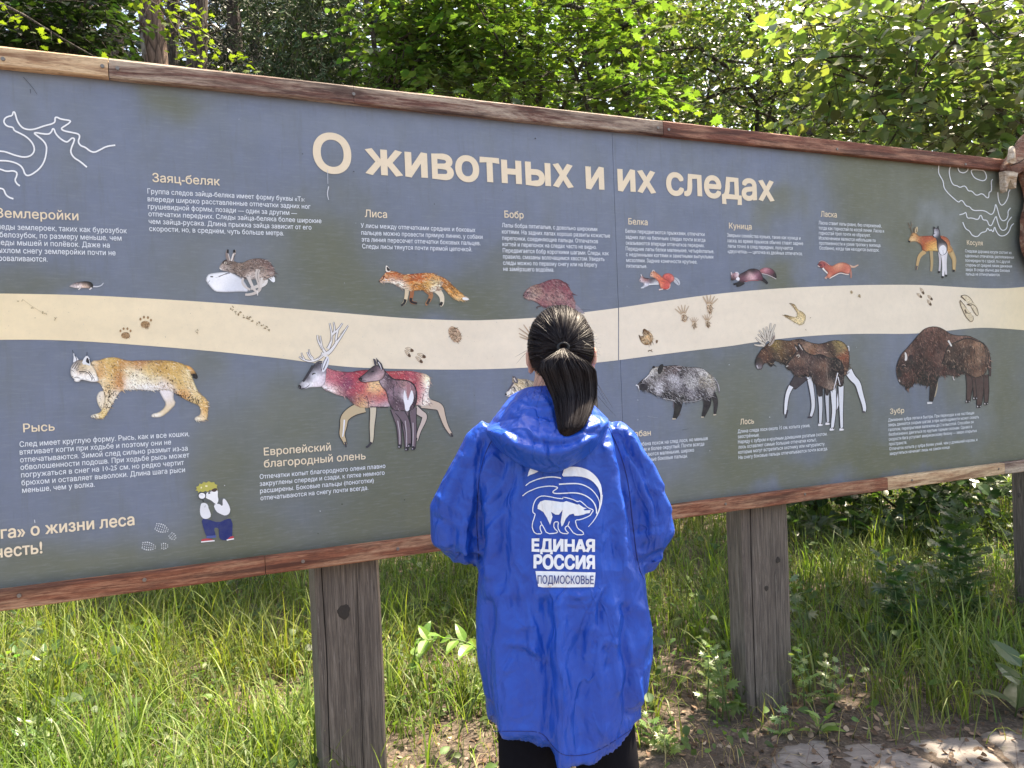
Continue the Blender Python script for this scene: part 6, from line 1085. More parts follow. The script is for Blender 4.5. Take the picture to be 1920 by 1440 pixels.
emb += [ll(bear_o, 9, 9, 1), lf([(350, 535), (352, 500), (375, 465), (420, 450), (500, 458), (560, 468), (600, 470), (625, 460), (690, 480), (735, 495), (745, 490), (790, 520), (820, 530), (790, 540), (800, 550), (860, 545), (850, 575), (820, 578), (790, 590), (740, 600), (705, 600), (695, 580), (655, 590), (620, 630), (595, 690), (580, 705), (572, 660), (590, 545), (555, 590), (520, 590), (478, 562), (492, 610), (470, 688), (440, 620), (405, 565), (365, 540)], 0, 3)]
emb += [ll([(655, 655), (640, 695)], 8), ll([(378, 655), (392, 690)], 8)]
stick('emblem', emb, M_LOGO, .0024, 'white bear emblem under a waving flag')
def jtext(name, text, x0, x1, yb, h, mat, off, bold=.045, lab=None, slope=0.0):
    v, f = text_fill(text, bold, 3, .16); a0, a1 = v[:, 0].min(), v[:, 0].max()
    X = x0+(v[:, 0]-a0)/(a1-a0)*(x1-x0); Y = yb-v[:, 1]/.727*h+slope*(X-x0)
    return stick(name, [(np.stack([X, Y], 1), f)], mat, off, lab)
jtext('jacket_lettering', 'ЕДИНАЯ', 997, 1115.3, 1033, 22.6, M_LOGO, .0024, .055, 'upper white word', .012)
jtext('jacket_lettering', 'РОССИЯ', 1000.5, 1115.5, 1065, 24.4, M_LOGO, .0024, .055, 'lower white word', .012)
stick('jacket_badge', [lf([(330, 1133), (500, 1136), (700, 1142), (906, 1146), (900, 1215), (890, 1288), (620, 1292), (400, 1290), (355, 1282), (342, 1210)], 0, 5)], M_LOGO, .0022, 'white strip under the two words')
jtext('jacket_lettering', 'ПОДМОСКОВЬЕ', 1008, 1112, 1093.8, 15.5, M_LOGOB, .0042, .012, 'narrow blue word on the white strip', .008)
# ---- hood: lies folded on the back; u runs left to right, v from the collar over the roll to its lower edge
top = [(958, 742), (985, 728), (1012, 724), (1040, 724), (1066, 728), (1090, 742), (1112, 758)]
mid1 = [(914, 800), (945, 790), (985, 783), (1030, 782), (1075, 783), (1112, 778), (1140, 786)]
bot = [(913, 815), (940, 846), (980, 872), (1034, 886), (1084, 866), (1120, 835), (1141, 798)]
def lerp_poly(P, u):
    P = np.array(P, float); t_ = u*(len(P)-1); i = min(int(t_), len(P)-2); q = t_-i
    p0 = P[max(i-1, 0)]; p1 = P[i]; p2 = P[i+1]; p3 = P[min(i+2, len(P)-1)]
    return .5*((2*p1)+(-p0+p2)*q+(2*p0-5*p1+4*p2-p3)*q*q+(-p0+3*p1-3*p2+p3)*q**3)
def hood_pt(u, v):
    c = abs(u-.5)*2; side = c**3
    A = lerp_poly(top, u); M_ = lerp_poly(mid1, u); B = lerp_poly(bot, u)
    if v < .45: k = v/.45; p = A*(1-k)+M_*k; dy = -.055+.13*side-.075*k*(1-side*.5)-.02*math.sin(k*3.1)
    elif v < .9: k = (v-.45)/.45; p = M_*(1-k)+B*k; dy = -.130+.0975*side-.060*math.sin(k*math.pi)-.022*k*(1-side)
    else: k = (v-.9)/.1; p = B+(M_-B)*.12*k; dy = -.152+.1*side+.075*k
    return p, dy
NU, NV = 90, 64; V = []
for j in range(NV):
    for i in range(NU):
        u, v = i/(NU-1), j/(NV-1); p, dy = hood_pt(u, v); q = WT(p[0], p[1], dy); V.append(q)
co2 = np.array([tuple(q) for q in V]); F = [(j*NU+i, j*NU+i+1, (j+1)*NU+i+1, (j+1)*NU+i) for j in range(NV-1) for i in range(NU-1)]
nrm = np.repeat(np.array([[0, -1., .15]]), len(co2), 0)
hf = [([(1003, 735), (1006, 765), (1012, 800), (1016, 822)], 3, -.004), ([(1023, 820), (1028, 850), (1034, 880)], 3, -.006), ([(960, 745), (985, 760), (1015, 765), (1040, 758)], 5, -.006), ([(940, 760), (965, 775), (990, 800), (1010, 825)], 6, .007), ([(925, 790), (950, 805), (980, 825), (1020, 832)], 7, -.008), ([(918, 775), (935, 765), (955, 770)], 4, -.008),
      ([(955, 830), (1000, 850), (1040, 855), (1080, 842), (1115, 818)], 9, .010), ([(985, 812), (1020, 832), (1060, 835), (1100, 820), (1130, 795)], 6, -.008), ([(1095, 790), (1110, 800), (1125, 790)], 5, .008), ([(1075, 800), (1100, 812), (1125, 812)], 4, -.006), ([(975, 780), (1000, 790), (1030, 788)], 4, .005), ([(1015, 745), (1030, 770), (1038, 800)], 5, .005), ([(960, 850), (975, 862)], 4, -.005), ([(1060, 862), (1075, 856)], 4, .004), ([(970, 742), (978, 760)], 3, .004), ([(990, 735), (992, 752)], 3, -.004)]
d2 = fold(co2, nrm, hf, False); nz2 = np.array([rid(p, 9, 3)*.005+facet(p, 11, .8, 2)*.007+facet(p, 27, .9, 7)*.0025-.003 for p in co2])
co2 = co2+nrm*((d2+nz2-.004)[:, None])
hood = mesh_obj('hood', co2, F, M_NYLON, smooth=True); attach(hood); m_ = hood.modifiers.new('thick', 'SOLIDIFY'); m_.thickness = .003; m_.offset = 0
bvh0 = bvh; bvh = BVHTree.FromPolygons([tuple(c) for c in co2], F)
for l in ([(1004, 732), (1008, 770), (1014, 815)], [(1023, 822), (1029, 852), (1034, 878)]):
    q = mesh_obj('hood_seam', *seam(l, .7), M_SEAM, smooth=True); q.parent = hood
bvh = bvh0
# ---- hair: cap, strands drawn back to the tie, ponytail
HC = H0+Vector((0, -.002, .012)); HR = Vector((.0845, .104, .106)); TIE = WT(1056, 652, -.092)
def hcap(a, e):    # a: azimuth from the back (0) round the head, e: elevation
    dy = -math.cos(a)*math.cos(e); dx = math.sin(a)*math.cos(e); return HC+Vector((dx*HR.x, dy*HR.y, math.sin(e)*HR.z))
def haired(p):
    q = p-HC; fwd = q.y/HR.y; up_ = q.z/HR.z
    return up_ > -.72+max(0, fwd+.35)*1.5 and fwd < .80
V, F = ellipsoid(HC, HR*.965, 40, 56)
F = [f for f in F if haired(sum((Vector(V[i]) for i in f), Vector())/len(f))]
V = [tuple(Vector(v)+(Vector(v)-HC).normalized()*.003*mnoise.noise(Vector(v)*30)) for v in V]
hair = attach(mesh_obj('hair', V, F, M_HAIR, smooth=True)); m_ = hair.modifiers.new('s', 'SOLIDIFY'); m_.thickness = .006
def ribbons(paths, w0, w1, flat=None):
    V = []; F = []
    for P in paths:
        n = len(P); o_ = len(V); ax = Vector(RNG.normal(0, 1, 3)).normalized(); w = w0*RNG.uniform(.6, 1.3)
        for i, p in enumerate(P):
            t_ = (P[min(i+1, n-1)]-P[max(i-1, 0)]).normalized(); s_ = t_.cross(ax).normalized()*(w+(w1-w)*(i/(n-1))**2)/2
            b_ = t_.cross(s_).normalized()*(w*.3); V += [p-s_, p+b_, p+s_]
        F += [(o_+3*i+k, o_+3*i+k+1, o_+3*i+k+4, o_+3*i+k+3) for i in range(n-1) for k in (0, 1)]
    return [tuple(v) for v in V], F
tq = TIE-HC; tn = Vector((tq.x/HR.x, tq.y/HR.y, tq.z/HR.z)).normalized()
paths = []
while len(paths) < 6500:
    q = Vector(RNG.normal(0, 1, 3)).normalized(); p = Vector((q.x*HR.x, q.y*HR.y, q.z*HR.z))+HC
    if not haired(p) or q.dot(tn) > .975: continue
    n = 13; P = []; lift = RNG.uniform(-.002, .0042)+.003*mnoise.noise(q*4); wb = RNG.normal(0, .02, 2)+np.array([mnoise.noise(q*3), mnoise.noise(q*3+Vector((5, 5, 5)))])*.10; ang = math.acos(max(-1, min(1, q.dot(tn))))
    for i in range(n):
        t_ = i/(n-1); s_ = math.sin(ang); v = (q*math.sin((1-t_)*ang)+tn*math.sin(t_*ang))/s_ if s_ > 1e-3 else tn
        v = (v+Vector((wb[0], 0, wb[1]))*math.sin(t_*math.pi)*.6).normalized(); r = 1.0
        pt = HC+Vector((v.x*HR.x, v.y*HR.y, v.z*HR.z)); nn = Vector((v.x, v.y, v.z)); pt += nn*(lift*math.sin(min(1, t_*1.4+.1)*math.pi*.5)+.006*math.sin(t_*math.pi)**2*(.6+.4*mnoise.noise(q*5))); P.append(pt.lerp(TIE, max(0, t_-.86)/.14))
    paths.append(P)
q = mesh_obj('hair_strands', *ribbons(paths, .0013, .0008), M_HAIR, smooth=True); q.parent = hair; q['kind'] = 'stuff'; q['label'] = 'strands drawn back from the scalp to the tie'
ys = [652, 660, 672, 690, 715, 745, 775, 800, 818]; cxs = [1056, 1056, 1058, 1064, 1071, 1077, 1075, 1070, 1061]; ws = [9, 22, 41, 51, 46, 39, 31, 23, 10]; dys = [-.094, -.112, -.120, -.118, -.112, -.118, -.150, -.175, -.178]; dt = [.008, .014, .022, .030, .034, .034, .028, .022, .012]
def tail(t_, a, b, wob=0):
    i = t_*(len(ys)-1); g = lambda L: float(np.interp(i, range(len(ys)), L)); q = WT(g(cxs)+a*g(ws), g(ys)+(6*a*a*(1-t_)), g(dys)); return Vector((q.x, PD+g(dys)+b*g(dt), q.z))
rg = [[tuple(tail(t_, .80*math.cos(u), .8*math.sin(u))) for u in np.linspace(0, 2*math.pi, 25)[:-1]] for t_ in np.linspace(.02, .97, 26)]
pony = attach(mesh_obj('ponytail', *loft(rg), M_HAIR, smooth=True))
paths = []
for _ in range(5200):
    a = RNG.uniform(-1, 1); b = RNG.uniform(-1, 1)
    if a*a+b*b > 1: continue
    if RNG.random() < .7: k = 1/math.hypot(a, b)*RNG.uniform(.85, 1.03); a *= k; b *= k
    end = RNG.uniform(.86, 1.02)-.10*max(0, a)*RNG.random(); ph = RNG.uniform(0, 6.3); w = RNG.normal(0, .04, 2); n = 22
    paths.append([tail(min(1.0, t_*end), a*(1+w[0]*t_)+.03*math.sin(5*t_+ph), b*(1+w[1]*t_)) for t_ in np.linspace(0, 1, n)])
q = mesh_obj('hair_strands', *ribbons(paths, .0014, .0007), M_HAIR, smooth=True); q.parent = pony; q['kind'] = 'stuff'; q['label'] = 'long strands of the ponytail'
paths = []
for _ in range(170):
    k = RNG.random(); ph = Vector(RNG.normal(0, 1, 3)).normalized()
    if k < .55:
        q = Vector(RNG.normal(0, 1, 3)).normalized(); q.z = abs(q.z)*.8-.25; q.x = abs(q.x) if RNG.random() < .7 else q.x; q.normalize(); p = HC+Vector((q.x*HR.x, q.y*HR.y, q.z*HR.z)); L_ = RNG.uniform(.012, .032); d_ = (q*.45+ph*.7+Vector((0, 0, -.5))).normalized()
    elif k < .8: p = tail(RNG.uniform(.08, .3), RNG.uniform(-1, 1), -1); L_ = RNG.uniform(.03, .06); d_ = (Vector((RNG.normal(0, .6), -.2, -.3))+ph*.5).normalized()
    else: p = tail(RNG.uniform(.3, .9), RNG.choice([-1, 1]), 0); L_ = RNG.uniform(.03, .07); d_ = (Vector((RNG.normal(0, .2), -.1, -1))+ph*.4).normalized()
    paths.append([p+d_*L_*t_+ph*.012*t_*t_+Vector((0, 0, -.01*t_*t_)) for t_ in np.linspace(0, 1, 8)])
q = mesh_obj('flyaway_hairs', *ribbons(paths, .0007, .0003), M_HAIR); q.parent = hair; q['kind'] = 'stuff'
V = []; F = []
for i in range(20):
    a = 2*math.pi*i/20
    for k in range(8):
        b = 2*math.pi*k/8; rr = 1+.34*math.cos(b); V.append((TIE.x+.0125*rr*math.cos(a), TIE.y-.004-.0045*math.sin(b)*1.2, TIE.z+.001+.0105*rr*math.sin(a)))
for i in range(20):
    for k in range(8): F.append((i*8+k, i*8+(k+1) % 8, ((i+1) % 20)*8+(k+1) % 8, ((i+1) % 20)*8+k))
attach(mesh_obj('hair_tie', V, F, m_plain('black_elastic', (.012, .012, .014), .6), smooth=True))
# ================================================================ ground, path, grass
def board_off(x, y):
    """metres behind (+) the board's front plane"""
    return (x-BC[0])*(-BN[0])+(y-BC[1])*(-BN[1])
board_off_v = board_off
def gh(x, y):
    b = board_off(x, y); k = min(1, max(0, (b-.1)/1.5))
    h = .035*mnoise.noise(Vector((x*.7, y*.7, 1)))+.012*mnoise.noise(Vector((x*3, y*3, 2)))
    r = max(0, y-7.5)*.07+max(0, -x-2.5)*.03
    return -.012+h*k+.004*mnoise.noise(Vector((x*6, y*6, 5)))*(1-k)+min(r, 2.5)*k
def axis(lo, hi, a, b, fine, coarse):
    v = list(np.arange(lo, a, coarse))+list(np.arange(a, b, fine))+list(np.arange(b, hi, coarse)); return np.array(v)
gx = axis(-70, 70, -4, 6, .06, 1.6); gy = axis(-30, 90, .5, 9, .06, 1.6)
V = [(x, y, gh(x, y)) for y in gy for x in gx]; nx_ = len(gx)
F = [(j*nx_+i, j*nx_+i+1, (j+1)*nx_+i+1, (j+1)*nx_+i) for j in range(len(gy)-1) for i in range(nx_-1)]
t = NT('forest_soil'); v = t.coord('Object'); a = t.noise(v, 1.7, 8, .7); b = t.noise(v, 22, 8, .75); c_ = t.noise(v, 90, 4, .7); vo = t.n('ShaderNodeTexVoronoi'); t.l(v, vo.inputs['Vector']); vo.inputs['Scale'].default_value = 42
c = t.ramp(b, [(.3, (.035, .026, .020)), (.5, (.095, .070, .054)), (.66, (.19, .145, .115))]); c = t.mix(t.ramp(a, [(.42, 0.), (.6, .8)]), c, (.085, .062, .046)); c = t.mix(t.ramp(vo.outputs['Distance'], [(.0, .8), (.35, 0.)]), c, (.22, .165, .13)); c = t.mix(t.ramp(c_, [(.5, 0.), (.66, .7)]), c, (.03, .023, .018))
M_SOIL = t.set(c, .95, t.bump(t.math('ADD', b, t.math('MULTIPLY', vo.outputs['Distance'], .5)), .9, .02))
tag(mesh_obj('ground', V, F, M_SOIL, smooth=True), kind='structure')
# ---- flagstones
t = NT('flagstone'); v = t.coord('Object'); a = t.noise(v, 3.0, 8, .7, .6); b = t.noise(t.coord('Object', (1, 3, 1), (0, 0, .5)), 16, 9, .72, .4); c_ = t.noise(v, 120, 3, .6); r_ = t.n('ShaderNodeObjectInfo')
c = t.ramp(b, [(.3, (.11, .096, .09)), (.5, (.19, .168, .157)), (.7, (.28, .25, .23))]); c = t.mix(t.ramp(a, [(.45, 0.), (.62, .7)]), c, (.11, .092, .085)); c = t.mix(t.ramp(t.noise(v, 7, 6, .7), [(.58, 0.), (.68, .7)]), c, (.07, .075, .035)); c = t.mix(t.math('MULTIPLY', r_.outputs['Random'], .35), c, (.26, .22, .19))
M_STONE = t.set(c, .85, t.bump(t.math('ADD', b, t.math('MULTIPLY', c_, .2)), .7, .008))
PATH = empty('path', (1.0, 2.2, 0)); tag(PATH, kind='structure')
def flag(P, seed):
    P = [(a[0]+(b[0]-a[0])*i/5, a[1]+(b[1]-a[1])*i/5) for a, b in zip(P, P[1:]+P[:1]) for i in range(5)]; P = [(x+.012*mnoise.noise(Vector((x*14, y*14, seed))), y+.012*mnoise.noise(Vector((x*14, y*14, seed+9)))) for x, y in P]
    v, f = fill(P, .05); e = np.array([min(math.hypot(x-a, y-b) for a, b in P) for x, y in v]); tz = .002*math.sin(seed*5); 
    z = [-.007+.005*mnoise.noise(Vector((x*5, y*5, seed)))+.003*mnoise.noise(Vector((x*16, y*12, seed)))+tz-.007*math.exp(-(d/.008)**2) for (x, y), d in zip(v, e)]
    cx, cy = np.mean(v, 0); V = [(x-cx, y-cy, q) for (x, y), q in zip(v, z)]; F = [tuple(int(k) for k in q) for q in f]
    F = [q if (V[q[1]][0]-V[q[0]][0])*(V[q[2]][1]-V[q[0]][1])-(V[q[1]][1]-V[q[0]][1])*(V[q[2]][0]-V[q[0]][0]) > 0 else q[::-1] for q in F]
    n = len(V); m = len(P); V += [(x-cx, y-cy, -.06) for x, y in P]; ar = sum(P[i][0]*P[(i+1) % m][1]-P[(i+1) % m][0]*P[i][1] for i in range(m))
    idx = [int(np.argmin(np.hypot(v[:, 0]-x, v[:, 1]-y))) for x, y in P]
    for k in range(m):
        q = (idx[k], idx[(k+1) % m], n+(k+1) % m, n+k); F.append(q[::-1] if ar > 0 else q)
    o = mesh_obj('stone', V, F, M_STONE, PATH, smooth=True); o.location = (cx-1.0, cy-2.2, 0)
G = lambda pts: [tuple(ground(x, y)[:2]) for x, y in pts]
flag(G([(1436, 1470), (1444, 1415), (1470, 1388), (1520, 1378), (1556, 1384), (1560, 1420), (1552, 1475)]), 1)
flag(G([(1580, 1392), (1630, 1384), (1672, 1392), (1722, 1412), (1790, 1442), (1850, 1475), (1760, 1530), (1620, 1545), (1570, 1500), (1572, 1440)]), 2)
flag(G([(1690, 1386), (1760, 1378), (1822, 1377), (1845, 1392), (1888, 1432), (1920, 1470), (1870, 1466), (1800, 1434), (1740, 1408)]), 3)
flag(G([(1836, 1374), (1880, 1362), (1930, 1358), (1990, 1352), (2050, 1400), (2060, 1470), (1960, 1500), (1930, 1462), (1890, 1420), (1856, 1390)]), 4)
flag(G([(1560, 1560), (1620, 1560), (1750, 1545), (1770, 1640), (1640, 1700), (1560, 1680)]), 5)
flag(G([(1440, 1490), (1545, 1490), (1552, 1560), (1550, 1690), (1440, 1700), (1420, 1560)]), 6)
for i in range(-3, 6):
    for j in range(0, 5):
        cx, cy = -1.4+i*.62+(j % 2)*.3, .35+j*.50; x1 = cx+.28; 
        if cy > 1.95 and cx > .55: continue
        if board_off(cx, cy) > -.42: continue
        P = [(cx+sx*.27+random.uniform(-.05, .05), cy+sy*.21+random.uniform(-.04, .04)) for sx, sy in ((-1, -1), (0, -1.05), (1, -1), (1.05, 0), (1, 1), (0, 1.05), (-1, 1), (-1.05, 0))]; flag(P, 10+i*7+j)
# ---- leaf shader and scattering
def m_leaf(name, tr=.45, rough=.42, spec=.5, tint=(.9, 1.25, .25), coat=0.0):
    t = NT(name); c = t.attr(); n = t.noise(t.coord('Object'), 35, 3, .6); c = t.mix(t.ramp(n, [(.3, 0.), (.75, .35)]), c, t.mix(1.0, c, (.6, .62, .5), 'MULTIPLY'))
    t.set(c, rough, None, Specular_IOR_Level=spec); tl = t.n('ShaderNodeBsdfTranslucent'); t.l(t.mix(1.0, c, tint, 'MULTIPLY'), tl.inputs['Color']); ms = t.n('ShaderNodeMixShader'); ms.inputs[0].default_value = tr
    t.l(t.b.outputs[0], ms.inputs[1]); t.l(tl.outputs[0], ms.inputs[2]); t.l(ms.outputs[0], t.out.inputs['Surface']); return t.m
M_LEAF = m_leaf('broad_leaf', .40, .33, .7, (1.75, 2.0, .7)); M_LIND = m_leaf('grey_green_leaf', .36, .36, 1.0, (1.9, 2.1, .55)); M_GRASS = m_leaf('grass_blade', .40, .5, .35, (1.5, 1.6, .6)); M_NEEDLE = m_leaf('spruce_needles', .10, .55, .3, (1, 1.1, .5)); M_DRY = m_leaf('dry_leaf', .15, .8, .2, (1, .9, .8))
def frames(nrm, roll):
    """rotation matrices with local z = nrm"""
    nrm = nrm/np.linalg.norm(nrm, axis=1)[:, None]; a = np.where(np.abs(nrm[:, 2:3]) < .9, [[0, 0, 1.]], [[1., 0, 0]]); x = np.cross(a, nrm); x /= np.linalg.norm(x, axis=1)[:, None]; y = np.cross(nrm, x)
    c, s = np.cos(roll)[:, None], np.sin(roll)[:, None]; return np.stack([x*c+y*s, -x*s+y*c, nrm], 2)
def scatter(name, TV, TF, pos, R, size, cols, mat, parent=None, kind='stuff', label=None, cat=None, smooth=False):
    TV = np.array(TV, float); n = len(pos); k = len(TV); size = np.asarray(size); size = size[:, None] if size.ndim == 1 else size
    V = np.einsum('nij,kj->nki', R, TV) if size.shape[1] == 1 else np.einsum('nij,nkj->nki', R, TV[None]*size[:, None, :])
    if size.shape[1] == 1: V = V*size[:, None, :]
    V = (V+pos[:, None, :]).reshape(-1, 3); C = np.repeat(cols, k, 0)
    nf = len(TF); fl = np.array([len(f) for f in TF]); flat = np.array([i for f in TF for i in f]); L = (flat[None]+np.arange(n)[:, None]*k).ravel()
    me = bpy.data.meshes.new(name); me.vertices.add(len(V)); me.vertices.foreach_set('co', V.astype(np.float32).ravel()); me.loops.add(len(L)); me.loops.foreach_set('vertex_index', L.astype(np.int32))
    tot = np.tile(fl, n); st = np.concatenate([[0], np.cumsum(tot)[:-1]]); me.polygons.add(len(tot)); me.polygons.foreach_set('loop_start', st.astype(np.int32)); me.polygons.foreach_set('loop_total', tot.astype(np.int32))
    me.update(calc_edges=True); me.materials.append(mat); set_cols(me, C)
    if smooth: me.polygons.foreach_set('use_smooth', [True]*len(tot))
    o = link(bpy.data.objects.new(name, me), parent)
    if kind: o['kind'] = kind
    if label: o['label'] = label
    if cat: o['category'] = cat
    return o
def jit(col, n, v=.25, h=.12):
    c = np.array(col)[None]*(1+RNG.normal(0, v, (n, 1))); c = c*(1+RNG.normal(0, h, (n, 3))*np.array([1, .4, .8])); return np.clip(c, .004, 1)
# ---- where things grow: bare spots (photo x, y, rx, ry) on the ground
BARE = np.array([[1300, 1330, 90, 40], [1400, 1385, 170, 32], [1560, 1345, 110, 30], [1700, 1372, 240, 22], [1590, 1270, 40, 20], [1270, 1260, 30, 24], [860, 1390, 60, 40], [820, 1250, 40, 20], [770, 1440, 40, 40], [450, 1330, 46, 18], [560, 1290, 30, 16], [1880, 1330, 60, 16], [1000, 1440, 200, 60]], float)
def gproj(x, y, z=0.0):
    q = np.stack([x, y, np.full(len(x), z-EYE)], 1); w = q@Fv; return 960+FPX*(q@Rv)/w, 720-FPX*(q@Uv)/w
def bare(x, y):
    px, py = gproj(x, y); s = np.zeros(len(x)); n = np.array([mnoise.fractal(Vector((a*2.2, b*2.2, 4)), .8, 2., 4) for a, b in zip(x, y)])
    for bx, by, rx, ry in BARE: s = np.maximum(s, np.exp(-.5*(((px-bx)/rx)**2+((py-by)/ry)**2)))
    off = (x-BC[0])*(-BN[0])+(y-BC[1])*(-BN[1]); s = np.maximum(s, np.clip((-.12-off)/.3, 0, 1)*1.2*(px < 1500)); s = np.maximum(s, np.clip((py-1385)/10, 0, 1)*1.5*(off < 0))
    return np.clip(s*1.02+n*.45, 0, 1)
def in_view(x, y):
    px, py = gproj(x, y); return (px > -560) & (px < 2500) & (y > 1.5)
def sample_ground(n, ylo, yhi, dens):
    y = ylo+(yhi-ylo)*RNG.random(n)**1.25; hw = .88*y+.8; x = RNG.uniform(-1, 1, n)*hw; k = RNG.random(n) < dens(x, y); x, y = x[k], y[k]; z = np.array([gh(a, b) for a, b in zip(x, y)]); return x, y, z
def blades(name, n, ylo, yhi, dens, L, w, cols, label, seg=4, droop=1.0, clump=0):
    if clump:
        cx, cy, _ = sample_ground(n//clump, ylo, yhi, dens); k = RNG.integers(len(cx), size=n); x = cx[k]+RNG.normal(0, .025, n); y = cy[k]+RNG.normal(0, .025, n); z = np.array([gh(a, b) for a, b in zip(x, y)])
    else: x, y, z = sample_ground(n, ylo, yhi, dens)
    n = len(x); az = RNG.uniform(0, 2*math.pi, n); ln = RNG.uniform(*L, n); wd = RNG.uniform(*w, n); lean = RNG.beta(1.5, 3, n)*.9; dr = RNG.gamma(2.0, .42, n)*droop; 
    dx, dy = np.cos(az), np.sin(az); px_, py_ = -dy, dx; V = np.zeros((n, (seg+1)*2, 3)); P = np.stack([x, y, z-.01], 1); ang = lean*.5
    tw = RNG.uniform(-.6, .6, n)
    for i in range(seg+1):
        t_ = i/seg; ww = wd*(1-t_**2.2)*.5+.0002; ta = tw*t_; ox, oy = px_*np.cos(ta)+dx*np.sin(ta), py_*np.cos(ta)+dy*np.sin(ta)
        V[:, 2*i] = P-np.stack([ox, oy, np.zeros(n)], 1)*ww[:, None]; V[:, 2*i+1] = P+np.stack([ox, oy, np.zeros(n)], 1)*ww[:, None]
        a = ang+dr*((i+1)/seg)**1.6; st = ln/seg; P = P+np.stack([dx*np.sin(a)*st, dy*np.sin(a)*st, np.cos(a)*st], 1)
    TF = np.array([(2*i, 2*i+1, 2*i+3, 2*i+2) for i in range(seg)]); Fc = (TF[None]+(np.arange(n)*(seg+1)*2)[:, None, None]).reshape(-1, 4)
    me = bpy.data.meshes.new(name); me.vertices.add(n*(seg+1)*2); me.vertices.foreach_set('co', V.astype(np.float32).ravel()); me.loops.add(Fc.size); me.loops.foreach_set('vertex_index', Fc.astype(np.int32).ravel())
    me.polygons.add(len(Fc)); me.polygons.foreach_set('loop_start', (np.arange(len(Fc))*4).astype(np.int32)); me.polygons.foreach_set('loop_total', np.full(len(Fc), 4, np.int32)); me.update(calc_edges=True); me.materials.append(M_GRASS)
    me.polygons.foreach_set('use_smooth', [True]*len(Fc)); pick = RNG.integers(len(cols), size=n); C = np.array(cols)[pick]*(1+RNG.normal(0, .28, (n, 1)))*(1+.38*np.array([mnoise.noise(Vector((a*1.6, b*1.6, 3))) for a, b in zip(x, y)]))[:, None]*(1+np.array([[.28, 0, .1]])*np.array([mnoise.noise(Vector((a*.9, b*.9, 13))) for a, b in zip(x, y)])[:, None]); set_cols(me, np.repeat(np.clip(C, .005, 1), (seg+1)*2, 0))
    o = link(bpy.data.objects.new(name, me)); tag(o, label, 'grass', kind='stuff'); return o
GR = [(.12, .18, .036), (.15, .21, .045), (.085, .14, .034), (.19, .225, .07), (.23, .25, .11)]
gdens = lambda x, y: (1-bare(x, y))*in_view(x, y)*(.85+.15*(x < .3))
blades('grass', 74000, 2.2, 9.0, gdens, (.07, .26), (.003, .0065), GR, 'short tangled green grass growing behind and under the board')
blades('tall_grass', 20000, 2.3, 9.0, lambda x, y: np.clip((1-bare(x, y)*1.4), 0, 1)*in_view(x, y)*(.6+.4*(x < .2)), (.22, .50), (.004, .009), GR[:4], 'taller arching grass blades among the short grass', 6, 1.5, 5)
blades('dry_grass', 9000, 2.2, 8.0, lambda x, y: in_view(x, y)*np.clip(.35+bare(x, y)*.5, 0, 1)*(board_off(x, y) > -.35), (.05, .24), (.0015, .003), [(.42, .34, .20), (.33, .25, .15), (.25, .22, .10)], 'thin straw coloured dead grass on the soil', 4, 2.6)
blades('far_grass', 20000, 8.0, 20.0, in_view, (.15, .5), (.008, .016), GR[:3], 'grass under the trees farther back', 3, 1.2)
# ---- low leafy ground cover and litter
def fan(n=7, w=.5, fold=.12, tip=.15, seg=1):
    """leaf blade in the xy plane, stem at the origin, tip at y=1; folded along the midrib"""
    V = [(0, 0, 0)]; L = []
    for i in range(1, n): t_ = i/n; ww = w*math.sin(math.pi*t_**.75)**.8*(1-.25*t_); L.append((ww, t_))
    V += [(-a, t_, fold*a-.18*t_*t_) for a, t_ in L]+[(0, t_, -.18*t_*t_) for _, t_ in L]+[(a, t_, fold*a-.18*t_*t_) for a, t_ in L]+[(0, 1, -.22)]
    m = n-1; F = [(0, 1+m, 1), (0, 1+2*m, 1+m)]
    for i in range(m-1): F += [(1+i, 1+m+i, 2+m+i, 2+i), (1+m+i, 1+2*m+i, 2+2*m+i, 2+m+i)]
    e = len(V)-1; F += [(m, 2*m, e), (2*m, 3*m, e)]; return V, F
def heart(n=9, w=.52, fold=.18):
    V, F = fan(n, w, fold); V = [(x, y-.10*math.exp(-((y-.12)/.1)**2)*(abs(x) > .05), z+.05*math.sin(y*9)*abs(x)) for x, y, z in V]; return V, F
def lobed(pts, droop=.15):
    """a flat lobed leaf: fan triangles from the middle of the blade"""
    c = (0, .42, .03); V = [c]+[(x, y, -droop*(x*x+.4*y*y)) for x, y in pts]; n = len(pts); return V, [(0, 1+(i+1) % n, 1+i) for i in range(n)]
MAPLE = lobed([(0, 0), (.16, .10), (.46, .02), (.36, .22), (.62, .34), (.40, .44), (.42, .66), (.20, .58), (.12, .78), (0, 1.0), (-.12, .78), (-.20, .58), (-.42, .66), (-.40, .44), (-.62, .34), (-.36, .22), (-.46, .02), (-.16, .10)])
OVAL = fan(4, .34, .25); ROUND = heart(6, .50, .2); NARROW = fan(4, .22, .3)
n = 27000; x, y, z = sample_ground(n, 2.3, 9.0, lambda x, y: in_view(x, y)*(1-bare(x, y)*.75)*(board_off_v(x, y) > -.3)*(.45+.55*(np.array([mnoise.noise(Vector((a*1.3, b*1.3, 8))) for a, b in zip(x, y)]) > 0))); n = len(x)
nr_ = np.stack([RNG.normal(0, .45, n), RNG.normal(-.1, .45, n), np.ones(n)], 1)
scatter('ground_cover', *OVAL, np.stack([x, y, z+RNG.uniform(.02, .13, n)], 1), frames(nr_, RNG.uniform(0, 6.3, n)), RNG.uniform(.02, .055, n), jit((.085, .14, .035), n), M_GRASS, label='low leafy herbs between the grass blades', cat='ground cover')
